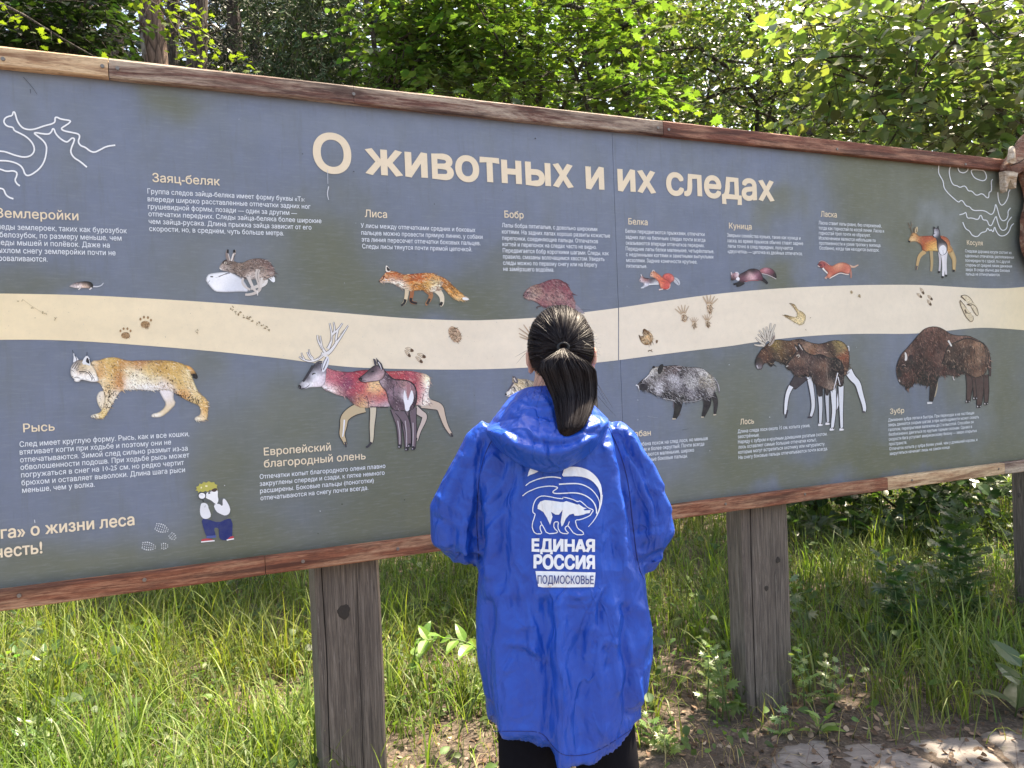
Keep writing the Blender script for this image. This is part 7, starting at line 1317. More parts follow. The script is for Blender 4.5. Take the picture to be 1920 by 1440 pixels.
n = 2600; x, y, z = sample_ground(n, 2.3, 8.0, lambda x, y: in_view(x, y)*(1-bare(x, y)*.6)*(board_off_v(x, y) > .05)*np.clip(np.array([mnoise.noise(Vector((a*1.1, b*1.1, 21))) for a, b in zip(x, y)])*3+.45, 0, 1)); n = len(x)
nr_ = np.stack([RNG.normal(0, .5, n), RNG.normal(-.3, .4, n), np.ones(n)], 1)
scatter('broad_herbs', *ROUND, np.stack([x, y, z+RNG.uniform(.06, .22, n)], 1), frames(nr_, RNG.uniform(0, 6.3, n)), RNG.uniform(.035, .075, n), jit((.048, .088, .024), n), M_GRASS, label='broad rounded weed leaves standing up out of the grass', cat='weeds')
n = 15000; x, y, z = sample_ground(n, 2.1, 8.0, lambda x, y: in_view(x, y)*np.clip(.15+bare(x, y), 0, 1)*(gproj(x, y)[1] < 1500)); n = len(x); k_ = RNG.random((n, 1))
cc = np.where(k_ < .45, [[.24, .165, .12]], np.where(k_ < .8, [[.12, .075, .052]], [[.38, .30, .23]]))*(1+RNG.normal(0, .25, (n, 1)))
nr_ = np.stack([RNG.normal(0, .5, n), RNG.normal(0, .5, n), np.ones(n)], 1)
scatter('leaf_litter', *OVAL, np.stack([x, y, z+RNG.uniform(.0, .014, n)], 1), frames(nr_, RNG.uniform(0, 6.3, n)), np.stack([RNG.uniform(.015, .045, n), RNG.uniform(.015, .045, n), RNG.uniform(-.05, .05, n)], 1), np.clip(cc, .01, 1), M_DRY, label='dead brown leaves and bits of bark lying on the soil', cat='leaf litter')
n = 5200; x, y, z = sample_ground(n, 2.1, 7.0, lambda x, y: in_view(x, y)*np.clip(.1+bare(x, y), 0, 1)); n = len(x)
TV = [(-.006, 0, 0), (.006, 0, 0), (.005, .5, .03), (-.005, .5, .03), (.003, 1, .01), (-.003, 1, .01), (0, 0, .012), (0, .5, .042), (0, 1, .02)]; TF = [(0, 3, 7, 6), (6, 7, 2, 1), (3, 5, 8, 7), (7, 8, 4, 2), (0, 1, 2, 3), (3, 2, 4, 5)]
scatter('twigs', TV, TF, np.stack([x, y, z+.004], 1), frames(np.stack([RNG.normal(0, .15, n), RNG.normal(0, .15, n), np.ones(n)], 1), RNG.uniform(0, 6.3, n)), RNG.gamma(2.2, .035, n)+.02, jit((.17, .12, .095), n, .4), M_DRY, label='fine twigs and stalks scattered on the soil', cat='twigs')
# ================================================================ trees, bushes and herbs
def m_bark(name, a, b, scale=1.0, patch=None):
    t = NT(name); v = t.coord('Object', (scale, scale, .22*scale)); n = t.noise(v, 26, 8, .75, .6); vo = t.n('ShaderNodeTexVoronoi', feature='DISTANCE_TO_EDGE'); t.l(v, vo.inputs['Vector']); vo.inputs['Scale'].default_value = 22
    c = t.mix(t.ramp(n, [(.35, 0.), (.65, 1.)]), a, b); c = t.mix(t.ramp(vo.outputs['Distance'], [(0., .85), (.12, 0.)]), c, tuple(np.array(a)*.35))
    if patch: c = t.mix(t.ramp(t.noise(t.coord('Object', (1, 1, .6)), 3.2, 4, .6), [(.55, 0.), (.60, .9)]), c, patch)
    return t.set(c, .95, t.bump(t.math('ADD', n, t.math('MULTIPLY', vo.outputs['Distance'], 1.5)), .9, .03))
M_BARK = m_bark('dark_bark', (.045, .035, .028), (.13, .105, .085)); M_BARKP = m_bark('flaking_bark', (.12, .075, .055), (.30, .20, .155), .8, (.62, .58, .54)); M_BARKS = m_bark('spruce_bark', (.06, .045, .038), (.16, .125, .105))
def trunk(name, base, top, r0, r1, mat, parent, n=14, wob=.03, seg=12):
    base, top = Vector(base), Vector(top); P = []; R_ = []; sd = random.random()*99
    for i in range(n+1):
        t_ = i/n; p = base.lerp(top, t_); w = wob*(top-base).length*t_*(1-t_*.4)
        P.append(p+Vector((mnoise.noise(Vector((t_*3, sd, 0))), mnoise.noise(Vector((t_*3, sd, 7))), 0))*w); R_.append((r0+(r1-r0)*t_)*(1+.5*math.exp(-t_*18)))
    V, F = tube(P, R_, seg); V = [tuple(Vector(v)+Vector((mnoise.noise(Vector(v)*9), mnoise.noise(Vector(v)*9+Vector((3, 3, 3))), 0))*r0*.14) for v in V]
    o = mesh_obj(name, V, F, mat, smooth=True); o.parent = parent; o.matrix_parent_inverse = parent.matrix_world.inverted() if False else Matrix.Translation(-parent.location); return o, P
def place(o, root): o.parent = root; o.matrix_parent_inverse = Matrix.Translation(-root.location); return o
def vis(p):
    q = p-np.array([0, 0, EYE]); w = q@Fv; px = 960+FPX*(q@Rv)/w; py = 720-FPX*(q@Uv)/w; off = (p[:, 0]-BC[0])*(-BN[0])+(p[:, 1]-BC[1])*(-BN[1])
    inb = (py > 93+.1105*px+6) & (py < 1137-.132*px) & (off > 0); return px, py, (w > 0) & (px > -30) & (px < 1950) & (py > -30) & (py < 1460) & ~inb, w
LEAFMESH = {}
def crown(root, TV, TF, pos, R, size, cols, single, tag_, mat=None, lab=None):
    """leaves of a crown: the `single` largest ones in view as objects of their own, the rest as one part"""
    mat = mat or M_LEAF; px, py, ok, w = vis(pos); sz = np.where(ok, size/w, 0); order = np.argsort(-sz); s = order[:single]; s = s[sz[s] > 0]; rest = np.ones(len(pos), bool); rest[s] = False
    if len(s):
        base = []; q = np.quantile(cols[s].sum(1), [.15, .4, .65, .9]); key = tag_
        for b in range(4):
            k = s[np.argmin(np.abs(cols[s].sum(1)-q[b]))]; me = bpy.data.meshes.new('leaf'); me.from_pydata([tuple(v) for v in TV], [], [tuple(f) for f in TF]); me.materials.append(mat); set_cols(me, np.repeat(cols[k][None], len(TV), 0)); base.append(me)
        for i in s:
            b = int(np.argmin(np.abs(q-cols[i].sum()))); o = bpy.data.objects.new('leaf', base[b]); M = Matrix.Identity(4)
            for a in range(3):
                for c in range(3): M[a][c] = R[i][a][c]*size[i]
                M[a][3] = pos[i][a]-root.location[a]
            link(o, root); o.matrix_local = M
    if rest.sum(): o = scatter('foliage', TV, TF, pos[rest], R[rest], size[rest], cols[rest], mat, None, 'stuff', lab); place(o, root)
def sprays(cent, dirs, length, nleaf, spread, flat=.28, droop=.25, lsize=(.05, .09), up=(0, 0, 1), out=None):
    """flat sprays of leaves: alternate leaves along a drooping twig"""
    P = []; N = []; RO = []; S = []; TW = []
    for c, d in zip(cent, dirs):
        c = np.array(c, float); d = np.array(d, float); d /= np.linalg.norm(d); side = np.cross(d, [0, 0, 1.]); side /= np.linalg.norm(side)+1e-9; L = length*RNG.uniform(.6, 1.25); path = []
        for i in range(nleaf):
            t_ = (i+.5)/nleaf; b = c+d*L*t_+np.array([0, 0, -droop*L*t_*t_]); sd = 1 if i % 2 else -1; br = RNG.uniform(.0, spread)*(1-.5*t_)
            p = b+side*sd*br+np.array([0, 0, RNG.normal(0, .02)-.15*br]); nn = np.array([RNG.normal(0, flat), RNG.normal(0, flat), 1.])+side*sd*.25
            P.append(p); N.append(nn); S.append(RNG.uniform(*lsize)); a = d*.5+side*sd*.9; RO.append(a)
        TW.append([Vector(c+d*L*t_+np.array([0, 0, -droop*L*t_*t_])) for t_ in (0, .35, .7, 1)])
    P = np.array(P); N = np.array(N); N /= np.linalg.norm(N, axis=1)[:, None]; A = np.array(RO)+RNG.normal(0, .25, (len(P), 3)); A -= N*(A*N).sum(1)[:, None]; A /= np.linalg.norm(A, axis=1)[:, None]; X = np.cross(A, N)
    return P, np.stack([X, A, N], 2), np.array(S), TW
def twigs_part(root, TW, r=.004, mat=None, name='twigs'):
    V, F = merge([tube(t_, [r, r*.8, r*.6, r*.3], 4, False) for t_ in TW]); o = place(mesh_obj(name, V, F, mat or M_BARK), root); o['kind'] = 'stuff'; return o
def rpx(n, x0, x1, y0, y1, d0, d1):
    """points spread over a part of the view at a range of distances"""
    x = RNG.uniform(x0, x1, n); y = RNG.uniform(y0, y1, n); d = RNG.uniform(d0, d1, n); return np.array([tuple(at_depth(a, b, c)) for a, b, c in zip(x, y, d)])
def out_dirs(n, bias=(0, -.5, 0), s=1.0): v = RNG.normal(0, s, (n, 3))*np.array([1, 1, .25])+np.array(bias); return v
def broad_tree(name, label, px, d, stems, areas, leaf, lsize, col, length=.7, nleaf=16, spread=.2, single=0, group='leafy trees behind the board', droop=.25, cat='tree', bark=None, colv=.25, flat=.28, r0=.09, trk='trunk', mat=None):
    g0 = at_depth(px, 900, d); root = empty(name, (g0.x, g0.y, gh(g0.x, g0.y))); tag(root, label, cat, group); bark = bark or M_BARK; limbs = []
    for (dx, hh, tx, rr) in stems:
        b = Vector((g0.x+dx, g0.y+random.uniform(-.2, .2), gh(g0.x+dx, g0.y)-.05)); tp = Vector((g0.x+dx+tx, b.y+random.uniform(-.5, .5), hh)); o, P = trunk(trk, b, tp, rr, rr*.35, bark, root, wob=.05); limbs.append(P)
    C = []; D = []
    for (x0, x1, y0, y1, a, b, n) in areas: C.append(rpx(n, x0, x1, y0, y1, a, b)); D.append(out_dirs(n))
    C = np.vstack(C); D = np.vstack(D); P, R, S, TW = sprays(C, D, length, nleaf, spread, flat, droop, lsize); cols = jit(col, len(P), colv)
    m = np.array([mnoise.noise(Vector(p)*1.1) for p in P])[:, None]; cols = cols*np.clip(1+.35*m, .5, 1.6)
    crown(root, *leaf, P, R, S, cols, single, name, mat, lab='leaf sprays of the crown'); twigs_part(root, TW)
    br = []
    for _ in range(min(26, len(C)//4)):   # limbs from the stems into the crown
        L = limbs[random.randrange(len(limbs))]; k = random.randrange(len(L)//3, len(L)); s = L[k]; e = Vector(C[random.randrange(len(C))])
        if (e-s).length > 4.5: continue
        mid = s.lerp(e, .5)+Vector((random.uniform(-.2, .2), random.uniform(-.2, .2), .25)); br.append(tube([s, s.lerp(mid, .55)+Vector((0, 0, .08)), mid, e], [.026, .02, .014, .006], 6, False))
    if br: o = place(mesh_obj('branches', *merge(br), bark, smooth=True), root); o['kind'] = 'stuff'
    return root
YG = (.095, .145, .036); MG = (.060, .105, .030); DG = (.035, .070, .022)
# --- right: the nearest tree, large round leaves
broad_tree('linden_tree', 'nearest tree with large round pale green leaves overhanging the right end of the board', 2080, 6.2, [(0, 6.5, -.3, .10), (-.5, 5.0, -.6, .05)],
           [(1500, 1980, -60, 120, 4.7, 6.4, 120), (1520, 1980, 100, 230, 4.8, 6.4, 95), (1620, 1980, 220, 300, 4.9, 6.2, 50), (1560, 2200, -240, -60, 5.8, 7.2, 20)], ROUND, (.06, .105), (.12, .16, .09), .6, 11, .16, 300, flat=.55, mat=M_LIND)
# --- middle right: dense small leaves
broad_tree('bird_cherry_tree', 'dense tree with small glinting leaves and thin upright stems, left of the round-leaved tree', 1420, 7.6, [(0, 5.5, .3, .05), (-.4, 5.5, -.2, .04), (.5, 5.2, .5, .035), (.9, 5.0, .3, .03)],
           [(1180, 1620, -80, 140, 6.8, 8.8, 250), (1180, 1760, 130, 270, 6.8, 8.6, 210), (1100, 1700, -300, -80, 7, 9, 20)], OVAL, (.05, .085), (.10, .135, .075), .55, 20, .17, 120, flat=.5, mat=M_LIND)
# --- middle: maple with bright backlit leaves
broad_tree('maple_tree', 'bright yellow-green maple behind the title of the board', 1010, 6.9, [(0, 5.5, .2, .07), (.5, 4.8, .5, .04)],
           [(860, 1200, -60, 100, 6.0, 7.6, 110), (840, 1230, 90, 190, 6.0, 7.4, 70), (1080, 1230, 150, 215, 5.6, 6.2, 14), (800, 1300, -300, -60, 6.2, 8.4, 34)], MAPLE, (.06, .10), YG, .65, 13, .2, 300)
broad_tree('elm_tree', 'leafy tree with bright upright clumps between the spruce and the maple', 770, 7.4, [(0, 5.2, -.2, .06), (-.3, 4.6, .3, .035)],
           [(690, 910, -60, 100, 6.5, 8.0, 170), (700, 930, 90, 180, 6.5, 7.8, 120), (600, 950, -300, -60, 6.8, 8.4, 26)], ROUND, (.055, .09), (.095, .145, .045), .55, 14, .16, 120)
# --- left: darker layered tree and the hanging branch of light leaves
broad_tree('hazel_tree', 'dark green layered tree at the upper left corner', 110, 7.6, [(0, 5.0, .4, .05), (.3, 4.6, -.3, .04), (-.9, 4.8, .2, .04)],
           [(-60, 225, -60, 130, 6.4, 8.8, 260), (-60, 300, -300, -60, 6.8, 8.6, 40)], ROUND, (.055, .095), (.018, .034, .013), .7, 16, .2, 60, droop=.35)  # leaf colour darkened to stand for the shade over this tree
root = empty('young_maple', tuple(at_depth(-160, 900, 5.8)[:2])+(0,)); tag(root, 'thin young maple whose long light green branch hangs before the dark trunks', 'tree', 'leafy trees behind the board')
o, P = trunk('trunk', (root.location.x, root.location.y, gh(root.location.x, root.location.y)), tuple(at_depth(-160, -420, 5.8)), .035, .015, M_BARK, root)
C = []; D = []
for pts in ([(-160, -380), (60, -200), (190, -80), (260, -10), (330, 30), (400, 70), (440, 105)], [(250, -40), (300, 0), (350, 10), (362, 30)], [(-160, -120), (0, 8), (40, 25), (80, 50), (130, 80), (175, 105)], [(300, 10), (330, 60), (350, 90)], [(-60, -20), (10, 10), (50, 30)]):
    Q = np.array(chaikin(pts, False, 2)); place(mesh_obj('branch', *tube([at_depth(a, b, 5.75) for a, b in Q], [.014-.010*i/len(Q) for i in range(len(Q))], 6), M_BARK, smooth=True), root)
    for a, b in Q[1:]:
        if a > -60 and random.random() < (.75 if a > 170 else .3): C.append(at_depth(a+random.uniform(-8, 8), b+random.uniform(-6, 8), random.uniform(5.65, 5.85))); D.append((random.uniform(-.4, 1), random.uniform(-.8, .4), -.35))
P, R, S, TW = sprays(C, D, .22, 6, .08, .45, .5, (.035, .06)); crown(root, *MAPLE, P, R, S, jit((.12, .175, .03), len(P), .2), 180, 'ym'); twigs_part(root, TW, .0025)
# --- conifers and bare trunks
def spruce(px, d, name, label, r, areas, group='spruces in the dark wood', col=(.032, .055, .026)):
    g0 = at_depth(px, 900, d); root = empty(name, (g0.x, g0.y, gh(g0.x, g0.y))); tag(root, label, 'tree', group); trunk('trunk', (g0.x, g0.y, gh(g0.x, g0.y)-.1), (g0.x+.1, g0.y, 11), r, r*.6, M_BARKS, root, wob=.006)
    P = []; A = []; S = []; tw = []
    for (x0, x1, y0, y1, a, b, n) in areas:
        for c in rpx(n, x0, x1, y0, y1, a, b):
            c = np.array(c); dr = np.array([RNG.normal(0, .35), RNG.normal(-.2, .3), -1]); dr /= np.linalg.norm(dr); L = RNG.uniform(.22, .5); tw.append([Vector(c), Vector(c+dr*L*.35+[.02, 0, 0]), Vector(c+dr*L*.7), Vector(c+dr*L)])
            for i in range(26):
                t_ = RNG.random(); side = RNG.normal(0, 1, 3)*np.array([1, 1, .2]); side /= np.linalg.norm(side); P.append(c+dr*L*t_+side*.004); q = side*.85+dr*RNG.uniform(.3, 1.0); A.append(q/np.linalg.norm(q)); S.append(RNG.uniform(.05, .11)*(1-.3*t_))
    P = np.array(P); A = np.array(A); N = np.cross(A, RNG.normal(0, 1, A.shape)); N /= np.linalg.norm(N, axis=1)[:, None]; X = np.cross(A, N)
    o = scatter('foliage', [(-.06, 0, 0), (.06, 0, 0), (.09, .5, .04), (0, 1, 0), (-.09, .5, .04)], [(0, 1, 2, 3, 4)], P, np.stack([X, A, N], 2), np.array(S), jit(col, len(P), .3), M_NEEDLE, None, 'stuff', 'hanging dark green needle sprays'); place(o, root); twigs_part(root, tw, .003, M_BARKS)
    bv = []
    for _ in range(26):
        z = random.uniform(2.2, 6.5); a = random.uniform(0, 6.3); L = random.uniform(.5, 1.3); s = Vector((g0.x, g0.y, z)); e = s+Vector((math.cos(a)*L, math.sin(a)*L, -.35*L)); bv.append(tube([s, s.lerp(e, .5)+Vector((0, 0, .05)), e], [.02, .013, .005], 6, False))
    o = place(mesh_obj('branches', *merge(bv), M_BARKS), root); o['kind'] = 'stuff'
spruce(600, 8.6, 'spruce_tree', 'drooping spruce with hanging needle sprays beside the bright leafy tree', .13, [(520, 670, -80, 170, 7.2, 8.6, 480), (420, 560, 110, 200, 7.4, 8.4, 110), (450, 530, -60, 60, 8.2, 9.2, 60)], col=(.065, .105, .045))
spruce(470, 10.2, 'spruce_tree', 'dark inner spruce with bare hanging twigs right of the two trunks', .12, [(400, 660, -100, 160, 9.4, 10.8, 420), (300, 700, -600, -100, 8.6, 10.4, 220)], col=(.02, .034, .018))  # last area: unseen canopy above the view, added for shade below
spruce(250, 11.0, 'spruce_tree', 'dark spruce in the wood behind the trunk with flaking bark', .14, [(-80, 460, -120, 160, 10.4, 12.2, 620), (-300, 560, -800, -120, 7.2, 9.5, 520)], col=(.02, .038, .018))  # last area: unseen high canopy added to shade the hazel and backdrop
def bare_trunk(name, px0, py, px1, d, r, mat, label, grp):
    a = at_depth(px1, 130, d); b = at_depth(px0, -60, d); dirn = (b-a); base = a-dirn*((a.z-gh(a.x, a.y))/dirn.z) if dirn.z else a; root = empty(name, (base.x, base.y, gh(base.x, base.y))); tag(root, label, 'tree', grp)
    trunk('trunk', base-dirn*.02, b+dirn*3, r*1.1, r*.8, mat, root, wob=.0, n=26, seg=16); bv = []
    for _ in range(7): z = random.uniform(.2, 1.0); s = a.lerp(b, z); an = random.uniform(0, 6.3); e = s+Vector((math.cos(an), math.sin(an)*.6, random.uniform(-.4, .3)))*random.uniform(.3, .7); bv.append(tube([s, s.lerp(e, .5)+Vector((0, 0, .06)), e], [.014, .009, .003], 5, False))
    o = place(mesh_obj('branches', *merge(bv), mat), root); o['kind'] = 'stuff'
bare_trunk('pine_tree', 278, 0, 292, 8.2, .135, M_BARKP, 'trunk with flaking brown bark and one white patch', 'bare trunks of the dark wood')
bare_trunk('pine_tree', 374, 0, 368, 9.4, .125, M_BARKS, 'dark straight trunk right of the trunk with flaking bark', 'bare trunks of the dark wood')
bare_trunk('pine_tree', 326, 0, 322, 9.8, .085, M_BARK, 'thinner blackish trunk between the two other bare trunks', 'bare trunks of the dark wood')
# --- the wood far behind: one mass
n = 74000; x = RNG.uniform(-17, 24, n); y = RNG.uniform(12, 19, n)+np.abs(x)*.1; zt = 7.5+2*np.array([mnoise.noise(Vector((a*.25, 3, 0))) for a in x]); z = RNG.uniform(.2, 1, n)**.8*zt*1.25; k = np.array([mnoise.fractal(Vector((a*.5, b*.5, c*.5)), .7, 2., 3) for a, b, c in zip(x, y, z)]) > -.42
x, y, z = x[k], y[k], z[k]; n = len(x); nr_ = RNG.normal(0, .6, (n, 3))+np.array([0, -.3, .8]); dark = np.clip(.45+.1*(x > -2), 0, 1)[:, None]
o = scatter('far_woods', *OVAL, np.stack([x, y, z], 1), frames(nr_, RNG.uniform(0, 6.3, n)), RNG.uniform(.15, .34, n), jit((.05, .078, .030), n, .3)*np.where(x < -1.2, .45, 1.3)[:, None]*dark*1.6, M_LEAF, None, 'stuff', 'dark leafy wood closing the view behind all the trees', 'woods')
for X, lab in ((-7.2, 'slender dark trunk in the far wood above the tan rail piece'), (-3.9, 'slender dark trunk in the far wood just left of the drooping spruce'), (-.6, 'slender dark trunk in the far wood behind the elm-like tree'), (2.4, 'slender dark trunk in the far wood above the word ИХ'), (5.2, 'slender dark trunk in the far wood behind the small-leaved tree'), (8.4, 'slender dark trunk in the far wood behind the round-leaved tree')):
    Y = 12.5; root = empty('wood_tree', (X, Y, gh(X, Y))); tag(root, lab, 'tree', 'far trunks in the wood'); trunk('trunk', (X, Y, gh(X, Y)), (X+random.uniform(-.4, .4), Y, 9), .11, .06, M_BARK, root, n=8, seg=8)
# --- bushes behind the board's lower edge
def bush(name, label, px, d, areas, leaf, lsize, col, single=0, length=.35, nleaf=9, spread=.12, group='bushes seen under the board', stems=6, h=1.2):
    g0 = at_depth(px, 900, d); root = empty(name, (g0.x, g0.y, gh(g0.x, g0.y))); tag(root, label, 'bush', group); C = np.vstack([rpx(n, a, b, c, e, f, g) for a, b, c, e, f, g, n in areas]); gz = np.array([gh(p[0], p[1]) for p in C]); C = C[C[:, 2] > gz+.06]
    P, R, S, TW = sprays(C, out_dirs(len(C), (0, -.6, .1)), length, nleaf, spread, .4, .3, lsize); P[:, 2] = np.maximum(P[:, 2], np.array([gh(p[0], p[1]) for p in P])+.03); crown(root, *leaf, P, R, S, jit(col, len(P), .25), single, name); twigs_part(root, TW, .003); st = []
    for _ in range(stems): e = Vector(C[random.randrange(len(C))]); s = Vector((g0.x+random.uniform(-.3, .3), g0.y+random.uniform(-.2, .2), gh(g0.x, g0.y)-.02)); o = place(mesh_obj('stem', *tube([s, s.lerp(e, .5)+Vector((0, 0, .15)), e], [.014, .010, .005], 6), M_BARK, smooth=True), root)
    return root
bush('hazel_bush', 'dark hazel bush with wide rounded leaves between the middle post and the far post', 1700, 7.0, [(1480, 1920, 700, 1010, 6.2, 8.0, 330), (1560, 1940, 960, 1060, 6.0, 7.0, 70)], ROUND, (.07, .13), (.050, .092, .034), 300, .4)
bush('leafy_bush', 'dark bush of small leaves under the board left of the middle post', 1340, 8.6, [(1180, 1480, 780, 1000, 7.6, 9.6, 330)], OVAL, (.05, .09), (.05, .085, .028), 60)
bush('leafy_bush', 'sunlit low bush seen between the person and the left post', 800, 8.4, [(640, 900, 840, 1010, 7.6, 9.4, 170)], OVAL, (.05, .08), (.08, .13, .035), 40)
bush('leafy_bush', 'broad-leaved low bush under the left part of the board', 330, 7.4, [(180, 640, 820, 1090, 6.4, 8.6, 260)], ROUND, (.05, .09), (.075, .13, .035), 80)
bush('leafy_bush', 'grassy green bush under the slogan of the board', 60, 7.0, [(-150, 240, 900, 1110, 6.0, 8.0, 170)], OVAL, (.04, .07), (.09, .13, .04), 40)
# --- herbs one can tell apart
MUG = lobed([(0, 0), (.05, .16), (.30, .06), (.16, .26), (.46, .28), (.22, .42), (.50, .56), (.22, .60), (.34, .82), (.10, .76), (0, 1.05), (-.10, .76), (-.34, .82), (-.22, .60), (-.50, .56), (-.22, .42), (-.46, .28), (-.16, .26), (-.30, .06), (-.05, .16)], .3)
SEAL = fan(6, .26, .2)
HERBC = {}
def stalk_plant(name, label, px, py, h, leaf, lsize, col, nl=22, lean=(0, 0), stems=1, sp=.05, group='leafy herbs in the grass', z0=.12, top=1.0, mat=None):
    g = ground(px, py); gz = gh(g.x, g.y); root = empty(name, (g.x, g.y, gz)); tag(root, label, 'plant', group)
    for s_ in range(stems):
        b = Vector((g.x+random.uniform(-sp, sp), g.y+random.uniform(-sp, sp), gz-.01)); hh = h*random.uniform(.8, 1.05); tp = b+Vector((lean[0]+random.uniform(-.05, .05), lean[1]+random.uniform(-.05, .05), hh)); mid = b.lerp(tp, .5)+Vector((-lean[0]*.25, -lean[1]*.25, hh*.06))
        place(mesh_obj('stem', *tube([b, mid, tp], [.004, .0032, .0016], 6), M_STEM, smooth=True), root); P = []; A = []; S = []; N = []
        for i in range(nl):
            t_ = z0+(top-z0)*(i/(nl-1)); an = i*2.4+random.random(); c = b.lerp(mid, t_*2) if t_ < .5 else mid.lerp(tp, t_*2-1); k = 1-.45*t_; a = np.array([math.cos(an), math.sin(an), .45+.5*t_*t_]); a /= np.linalg.norm(a); nn = np.array([-math.cos(an)*.5, -math.sin(an)*.5, 1.])+RNG.normal(0, .2, 3); nn -= a*(nn@a); nn /= np.linalg.norm(nn)
            P.append(np.array(c)+a*.012); A.append(a); N.append(nn); S.append(lsize*k*random.uniform(.8, 1.2))
        P, A, N = map(np.array, (P, A, N)); crown(root, *leaf, P, np.stack([np.cross(A, N), A, N], 2), np.array(S), jit(col, len(P), .18), 999, name, mat)
t = NT('green_stem'); M_STEM = t.set((.10, .15, .045), .6)
stalk_plant('mugwort_plant', 'tallest mugwort clump with toothed leaves before the hazel bush', 1790, 1165, .66, MUG, .15, (.065, .115, .045), 20, stems=5, sp=.16)
stalk_plant('mugwort_plant', 'lower mugwort clump left of the tallest mugwort', 1705, 1185, .46, MUG, .13, (.06, .11, .045), 16, stems=4, sp=.12)
stalk_plant('mugwort_plant', 'single mugwort just right of the middle post', 1530, 1225, .38, MUG, .12, (.10, .15, .08), 14, (-.05, 0), stems=1)
stalk_plant('young_plant', 'sunlit small herb at the right foot of the middle post', 1513, 1318, .30, MUG, .060, (.19, .25, .09), 14, (-.08, 0), stems=2)
stalk_plant('young_plant', 'sunlit pale herb growing right of the post foot, over the soil', 1562, 1330, .22, MUG, .065, (.20, .25, .10), 12, (.05, 0), stems=2, sp=.06)
stalk_plant('young_plant', 'small pale plant standing directly before the middle post', 1450, 1378, .12, MUG, .06, (.20, .28, .12), 10)
stalk_plant('young_plant', 'bushy light herb left of the middle post', 1352, 1335, .34, MUG, .075, (.14, .20, .07), 16, (-.03, 0), stems=3, sp=.07)
stalk_plant('young_plant', 'lobed-leaf plant low on the soil between person and middle post', 1245, 1400, .09, MUG, .075, (.16, .24, .08), 12, stems=2, sp=.05)
stalk_plant('burdock_plant', 'large-leaved plant at the right edge of the photo', 1925, 1345, .28, SEAL, .22, (.07, .12, .05), 8, (-.02, 0), stems=1)
stalk_plant('dandelion_plant', 'dandelion rosette beside the stone at the post foot', 1545, 1372, .10, NARROW, .11, (.13, .22, .05), 9, stems=1, z0=.02)
stalk_plant('nettle_plant', 'nettle clump in the grass near the left post', 470, 1125, .40, NARROW, .09, (.075, .13, .04), 16, stems=5, sp=.14)
stalk_plant('nettle_plant', 'leafy herb clump in the sunlit grass at the left edge', 30, 1330, .26, SEAL, .09, (.10, .17, .05), 12, stems=4, sp=.12)
stalk_plant('nettle_plant', 'herb clump in the grass below the slogan of the board', 120, 1440, .22, SEAL, .07, (.12, .20, .05), 10, stems=4, sp=.12)
# arching solomon's seal left of the person
def seal(label, pts, d0, d1, n, ls, col):
    Q = chaikin(pts, False, 2); m = len(Q); P3 = [at_depth(x, y, d0+(d1-d0)*i/(m-1)) for i, (x, y) in enumerate(Q)]; root = empty('solomons_seal', (P3[0].x, P3[0].y, gh(P3[0].x, P3[0].y))); tag(root, label, 'plant', 'leafy herbs in the grass'); P3[0].z = min(P3[0].z, gh(P3[0].x, P3[0].y)+.0)
    place(mesh_obj('stem', *tube(P3, [.0045-.003*i/m for i in range(m)], 6), M_STEM, smooth=True), root); P = []; A = []; N = []; S = []
    for i in range(n):
        k = .42+.58*i/(n-1); f = k*(m-1); a = P3[int(f)]; b = P3[min(int(f)+1, m-1)]; c = a.lerp(b, f-int(f)); t_ = (P3[min(int(f)+1, m-1)]-P3[max(int(f)-1, 0)]).normalized(); sd = 1 if i % 2 else -1; s = Vector((0, -1, 0))*sd*.6+t_*.5+Vector((0, 0, -.35 if i % 3 else .5)); s.normalize(); nn = Vector((random.uniform(-.3, .3), -.6, .8)); nn = (nn-s*nn.dot(s)).normalized()
        P.append(c); A.append(s); N.append(nn); S.append(ls*random.uniform(.8, 1.1)*(1-.3*(k-.42)))
    P, A, N = map(np.array, (P, A, N)); crown(root, *SEAL, P, np.stack([np.cross(A, N), A, N], 2), np.array(S), jit(col, len(P), .15), 99, 'seal')
seal('arching stem with large oval light green leaves just left of the blue jacket', [(845, 1415), (880, 1330), (915, 1270), (900, 1215), (850, 1195), (800, 1200)], 3.2, 3.0, 14, .115, (.15, .26, .05))
seal('shorter arching oval-leaved stem left of the longer one', [(820, 1370), (790, 1300), (775, 1240), (780, 1205), (800, 1190)], 3.6, 3.5, 9, .10, (.13, .23, .05))
# --- unseen overhead boughs added on the right to cast the shade there
g0 = Vector((6.2, 4.6, gh(6.2, 4.6))); root = empty('linden_tree', g0); tag(root, 'tree outside the right edge whose high boughs shade the path and soil', 'tree', 'leafy trees behind the board'); trunk('trunk', g0-Vector((0, 0, .1)), g0+Vector((-.3, .2, 7)), .14, .07, M_BARK, root)
C = np.stack([RNG.uniform(2.5, 5.9, 110), RNG.uniform(3.4, 5.3, 110), RNG.uniform(4.3, 5.6, 110)], 1); C = C[(C[:, 2]-EYE)/C[:, 1] > .50]; P, R, S, TW = sprays(C, out_dirs(len(C)), .7, 13, .25, .3, .25, (.10, .16)); crown(root, *ROUND, P, R, S, jit((.07, .12, .035), len(P)), 0, 'ov'); twigs_part(root, TW)
place(mesh_obj('branches', *merge([tube([g0+Vector((-.2, .1, 3.5+.4*k)), Vector((5.0-.2*k, 4.9, 4.6+.2*k)), Vector((3.3, 4.0+.45*k, 5.0))], [.06, .04, .012], 6, False) for k in range(5)]), M_BARK), root)
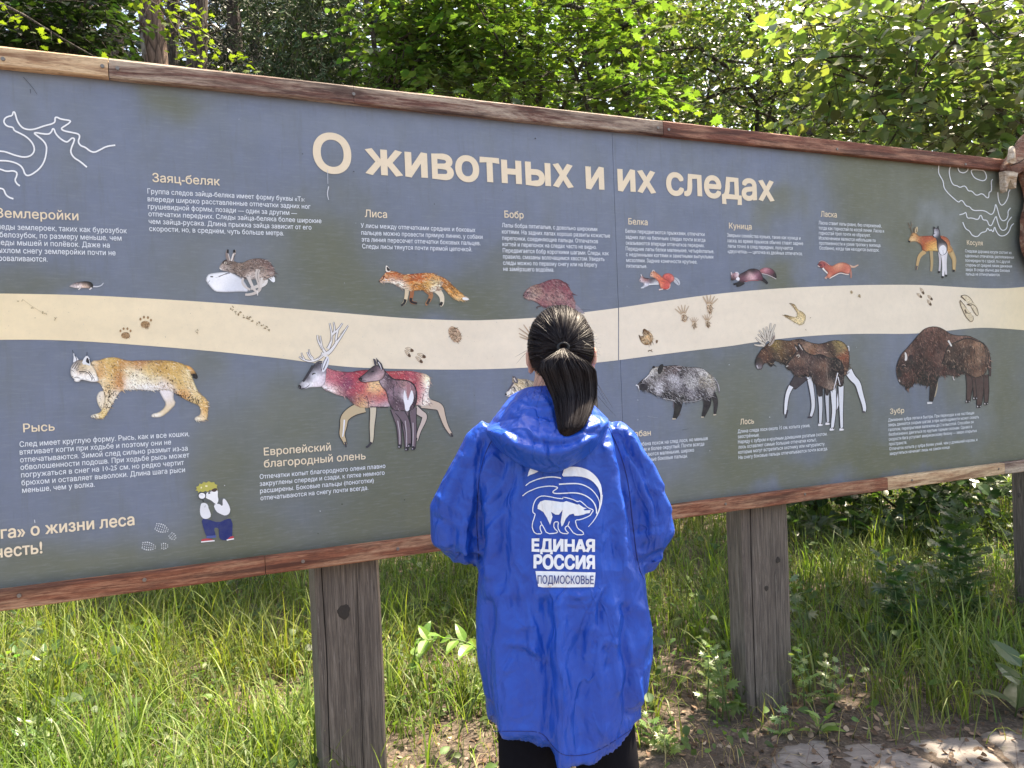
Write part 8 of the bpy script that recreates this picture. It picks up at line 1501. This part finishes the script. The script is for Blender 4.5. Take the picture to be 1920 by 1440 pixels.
# --- carved wooden figure at the right end of the board
CARV = empty('carved_wooden_figure', (BC[0]+BU[0]*2.6, BC[1]+BU[1]*2.6, 0), math.atan2(BU[1], BU[0])); tag(CARV, 'carved wooden beast with brown stain and bare claws at the right end of the board', 'wood carving')
def plank(name, pts, y0, y1, mat, parent, holes=(), sm=1, lab=None, bev=.004):
    P = [tuple(q) for q in PBs(chaikin(pts, True, sm))]; ar = sum(P[i][0]*P[(i+1) % len(P)][1]-P[(i+1) % len(P)][0]*P[i][1] for i in range(len(P)))
    if ar < 0: P = P[::-1]
    v, f = fill(P, .03); f = [tuple(int(i) for i in q) for q in f]; f = [q if (v[q[1]][0]-v[q[0]][0])*(v[q[2]][1]-v[q[0]][1])-(v[q[1]][1]-v[q[0]][1])*(v[q[2]][0]-v[q[0]][0]) > 0 else q[::-1] for q in f]
    e = np.array([min(math.hypot(a-x, b-z) for a, b in P) for x, z in v]); V = [(x-2.6, -y1+.012*math.exp(-(q/.012)**2)+.003*mnoise.noise(Vector((x*30, z*30, 1))), z) for (x, z), q in zip(v, e)]; n = len(V); m = len(P); V += [(x-2.6, -y0, z) for x, z in P]; idx = [int(np.argmin(np.hypot(v[:, 0]-x, v[:, 1]-z))) for x, z in P]
    F = f+[(idx[(k+1) % m], idx[k], n+k, n+(k+1) % m) for k in range(m)]+[tuple(range(n, n+m))[::-1]]; return mesh_obj(name, V, F, mat, parent, label=None) if False else mesh_obj(name, V, F, mat, parent)
q = plank('body', [(1862, 320), (1876, 296), (1890, 280), (1900, 262), (1912, 252), (1930, 246), (1960, 244), (1990, 260), (2010, 320), (2010, 520), (1960, 540), (1935, 520), (1918, 500), (1906, 476), (1901, 455), (1903, 430), (1902, 410), (1911, 385), (1908, 362), (1900, 340), (1897, 324), (1885, 334), (1872, 332)], .028, .075, m_rail('carved_stain', (.10, .035, .022), (.26, .12, .08), (.50, .38, .28), .01, 1.4), CARV)
M_BAREW = m_rail('bare_carved_wood', (.30, .20, .13), (.52, .40, .29), (.68, .60, .50), .05)
plank('head', [(1893, 276), (1902, 258), (1914, 250), (1940, 245), (1965, 250), (1965, 285), (1930, 280), (1905, 282)], .0755, .092, M_BAREW, CARV)
plank('claw', [(1862, 326), (1886, 326), (1885, 338), (1884, 348), (1883, 358), (1880, 356), (1876, 349), (1873, 342), (1870, 349), (1868, 358), (1866, 365), (1864, 360), (1863, 345)], .030, .072, M_BAREW, CARV, sm=0)
plank('knob', [(1860, 312), (1862, 296), (1863, 286), (1868, 282), (1872, 290), (1872, 304), (1875, 312), (1868, 316)], .076, .10, M_BAREW, CARV)
M_GRV = m_plain('carved_groove', (.03, .02, .015), .9)
for l in ([(1866, 318), (1880, 314), (1893, 306), (1905, 292), (1915, 275)], [(1908, 300), (1910, 340), (1915, 370), (1918, 420)], [(1912, 470), (1915, 440)], [(1904, 420), (1914, 400), (1930, 392)]):
    P = PBs(np.array(chaikin(l, False, 2))); mesh_obj('groove', *tube([(a-2.6, -.0755, b) for a, b in P], .0022, 5), M_GRV, CARV)
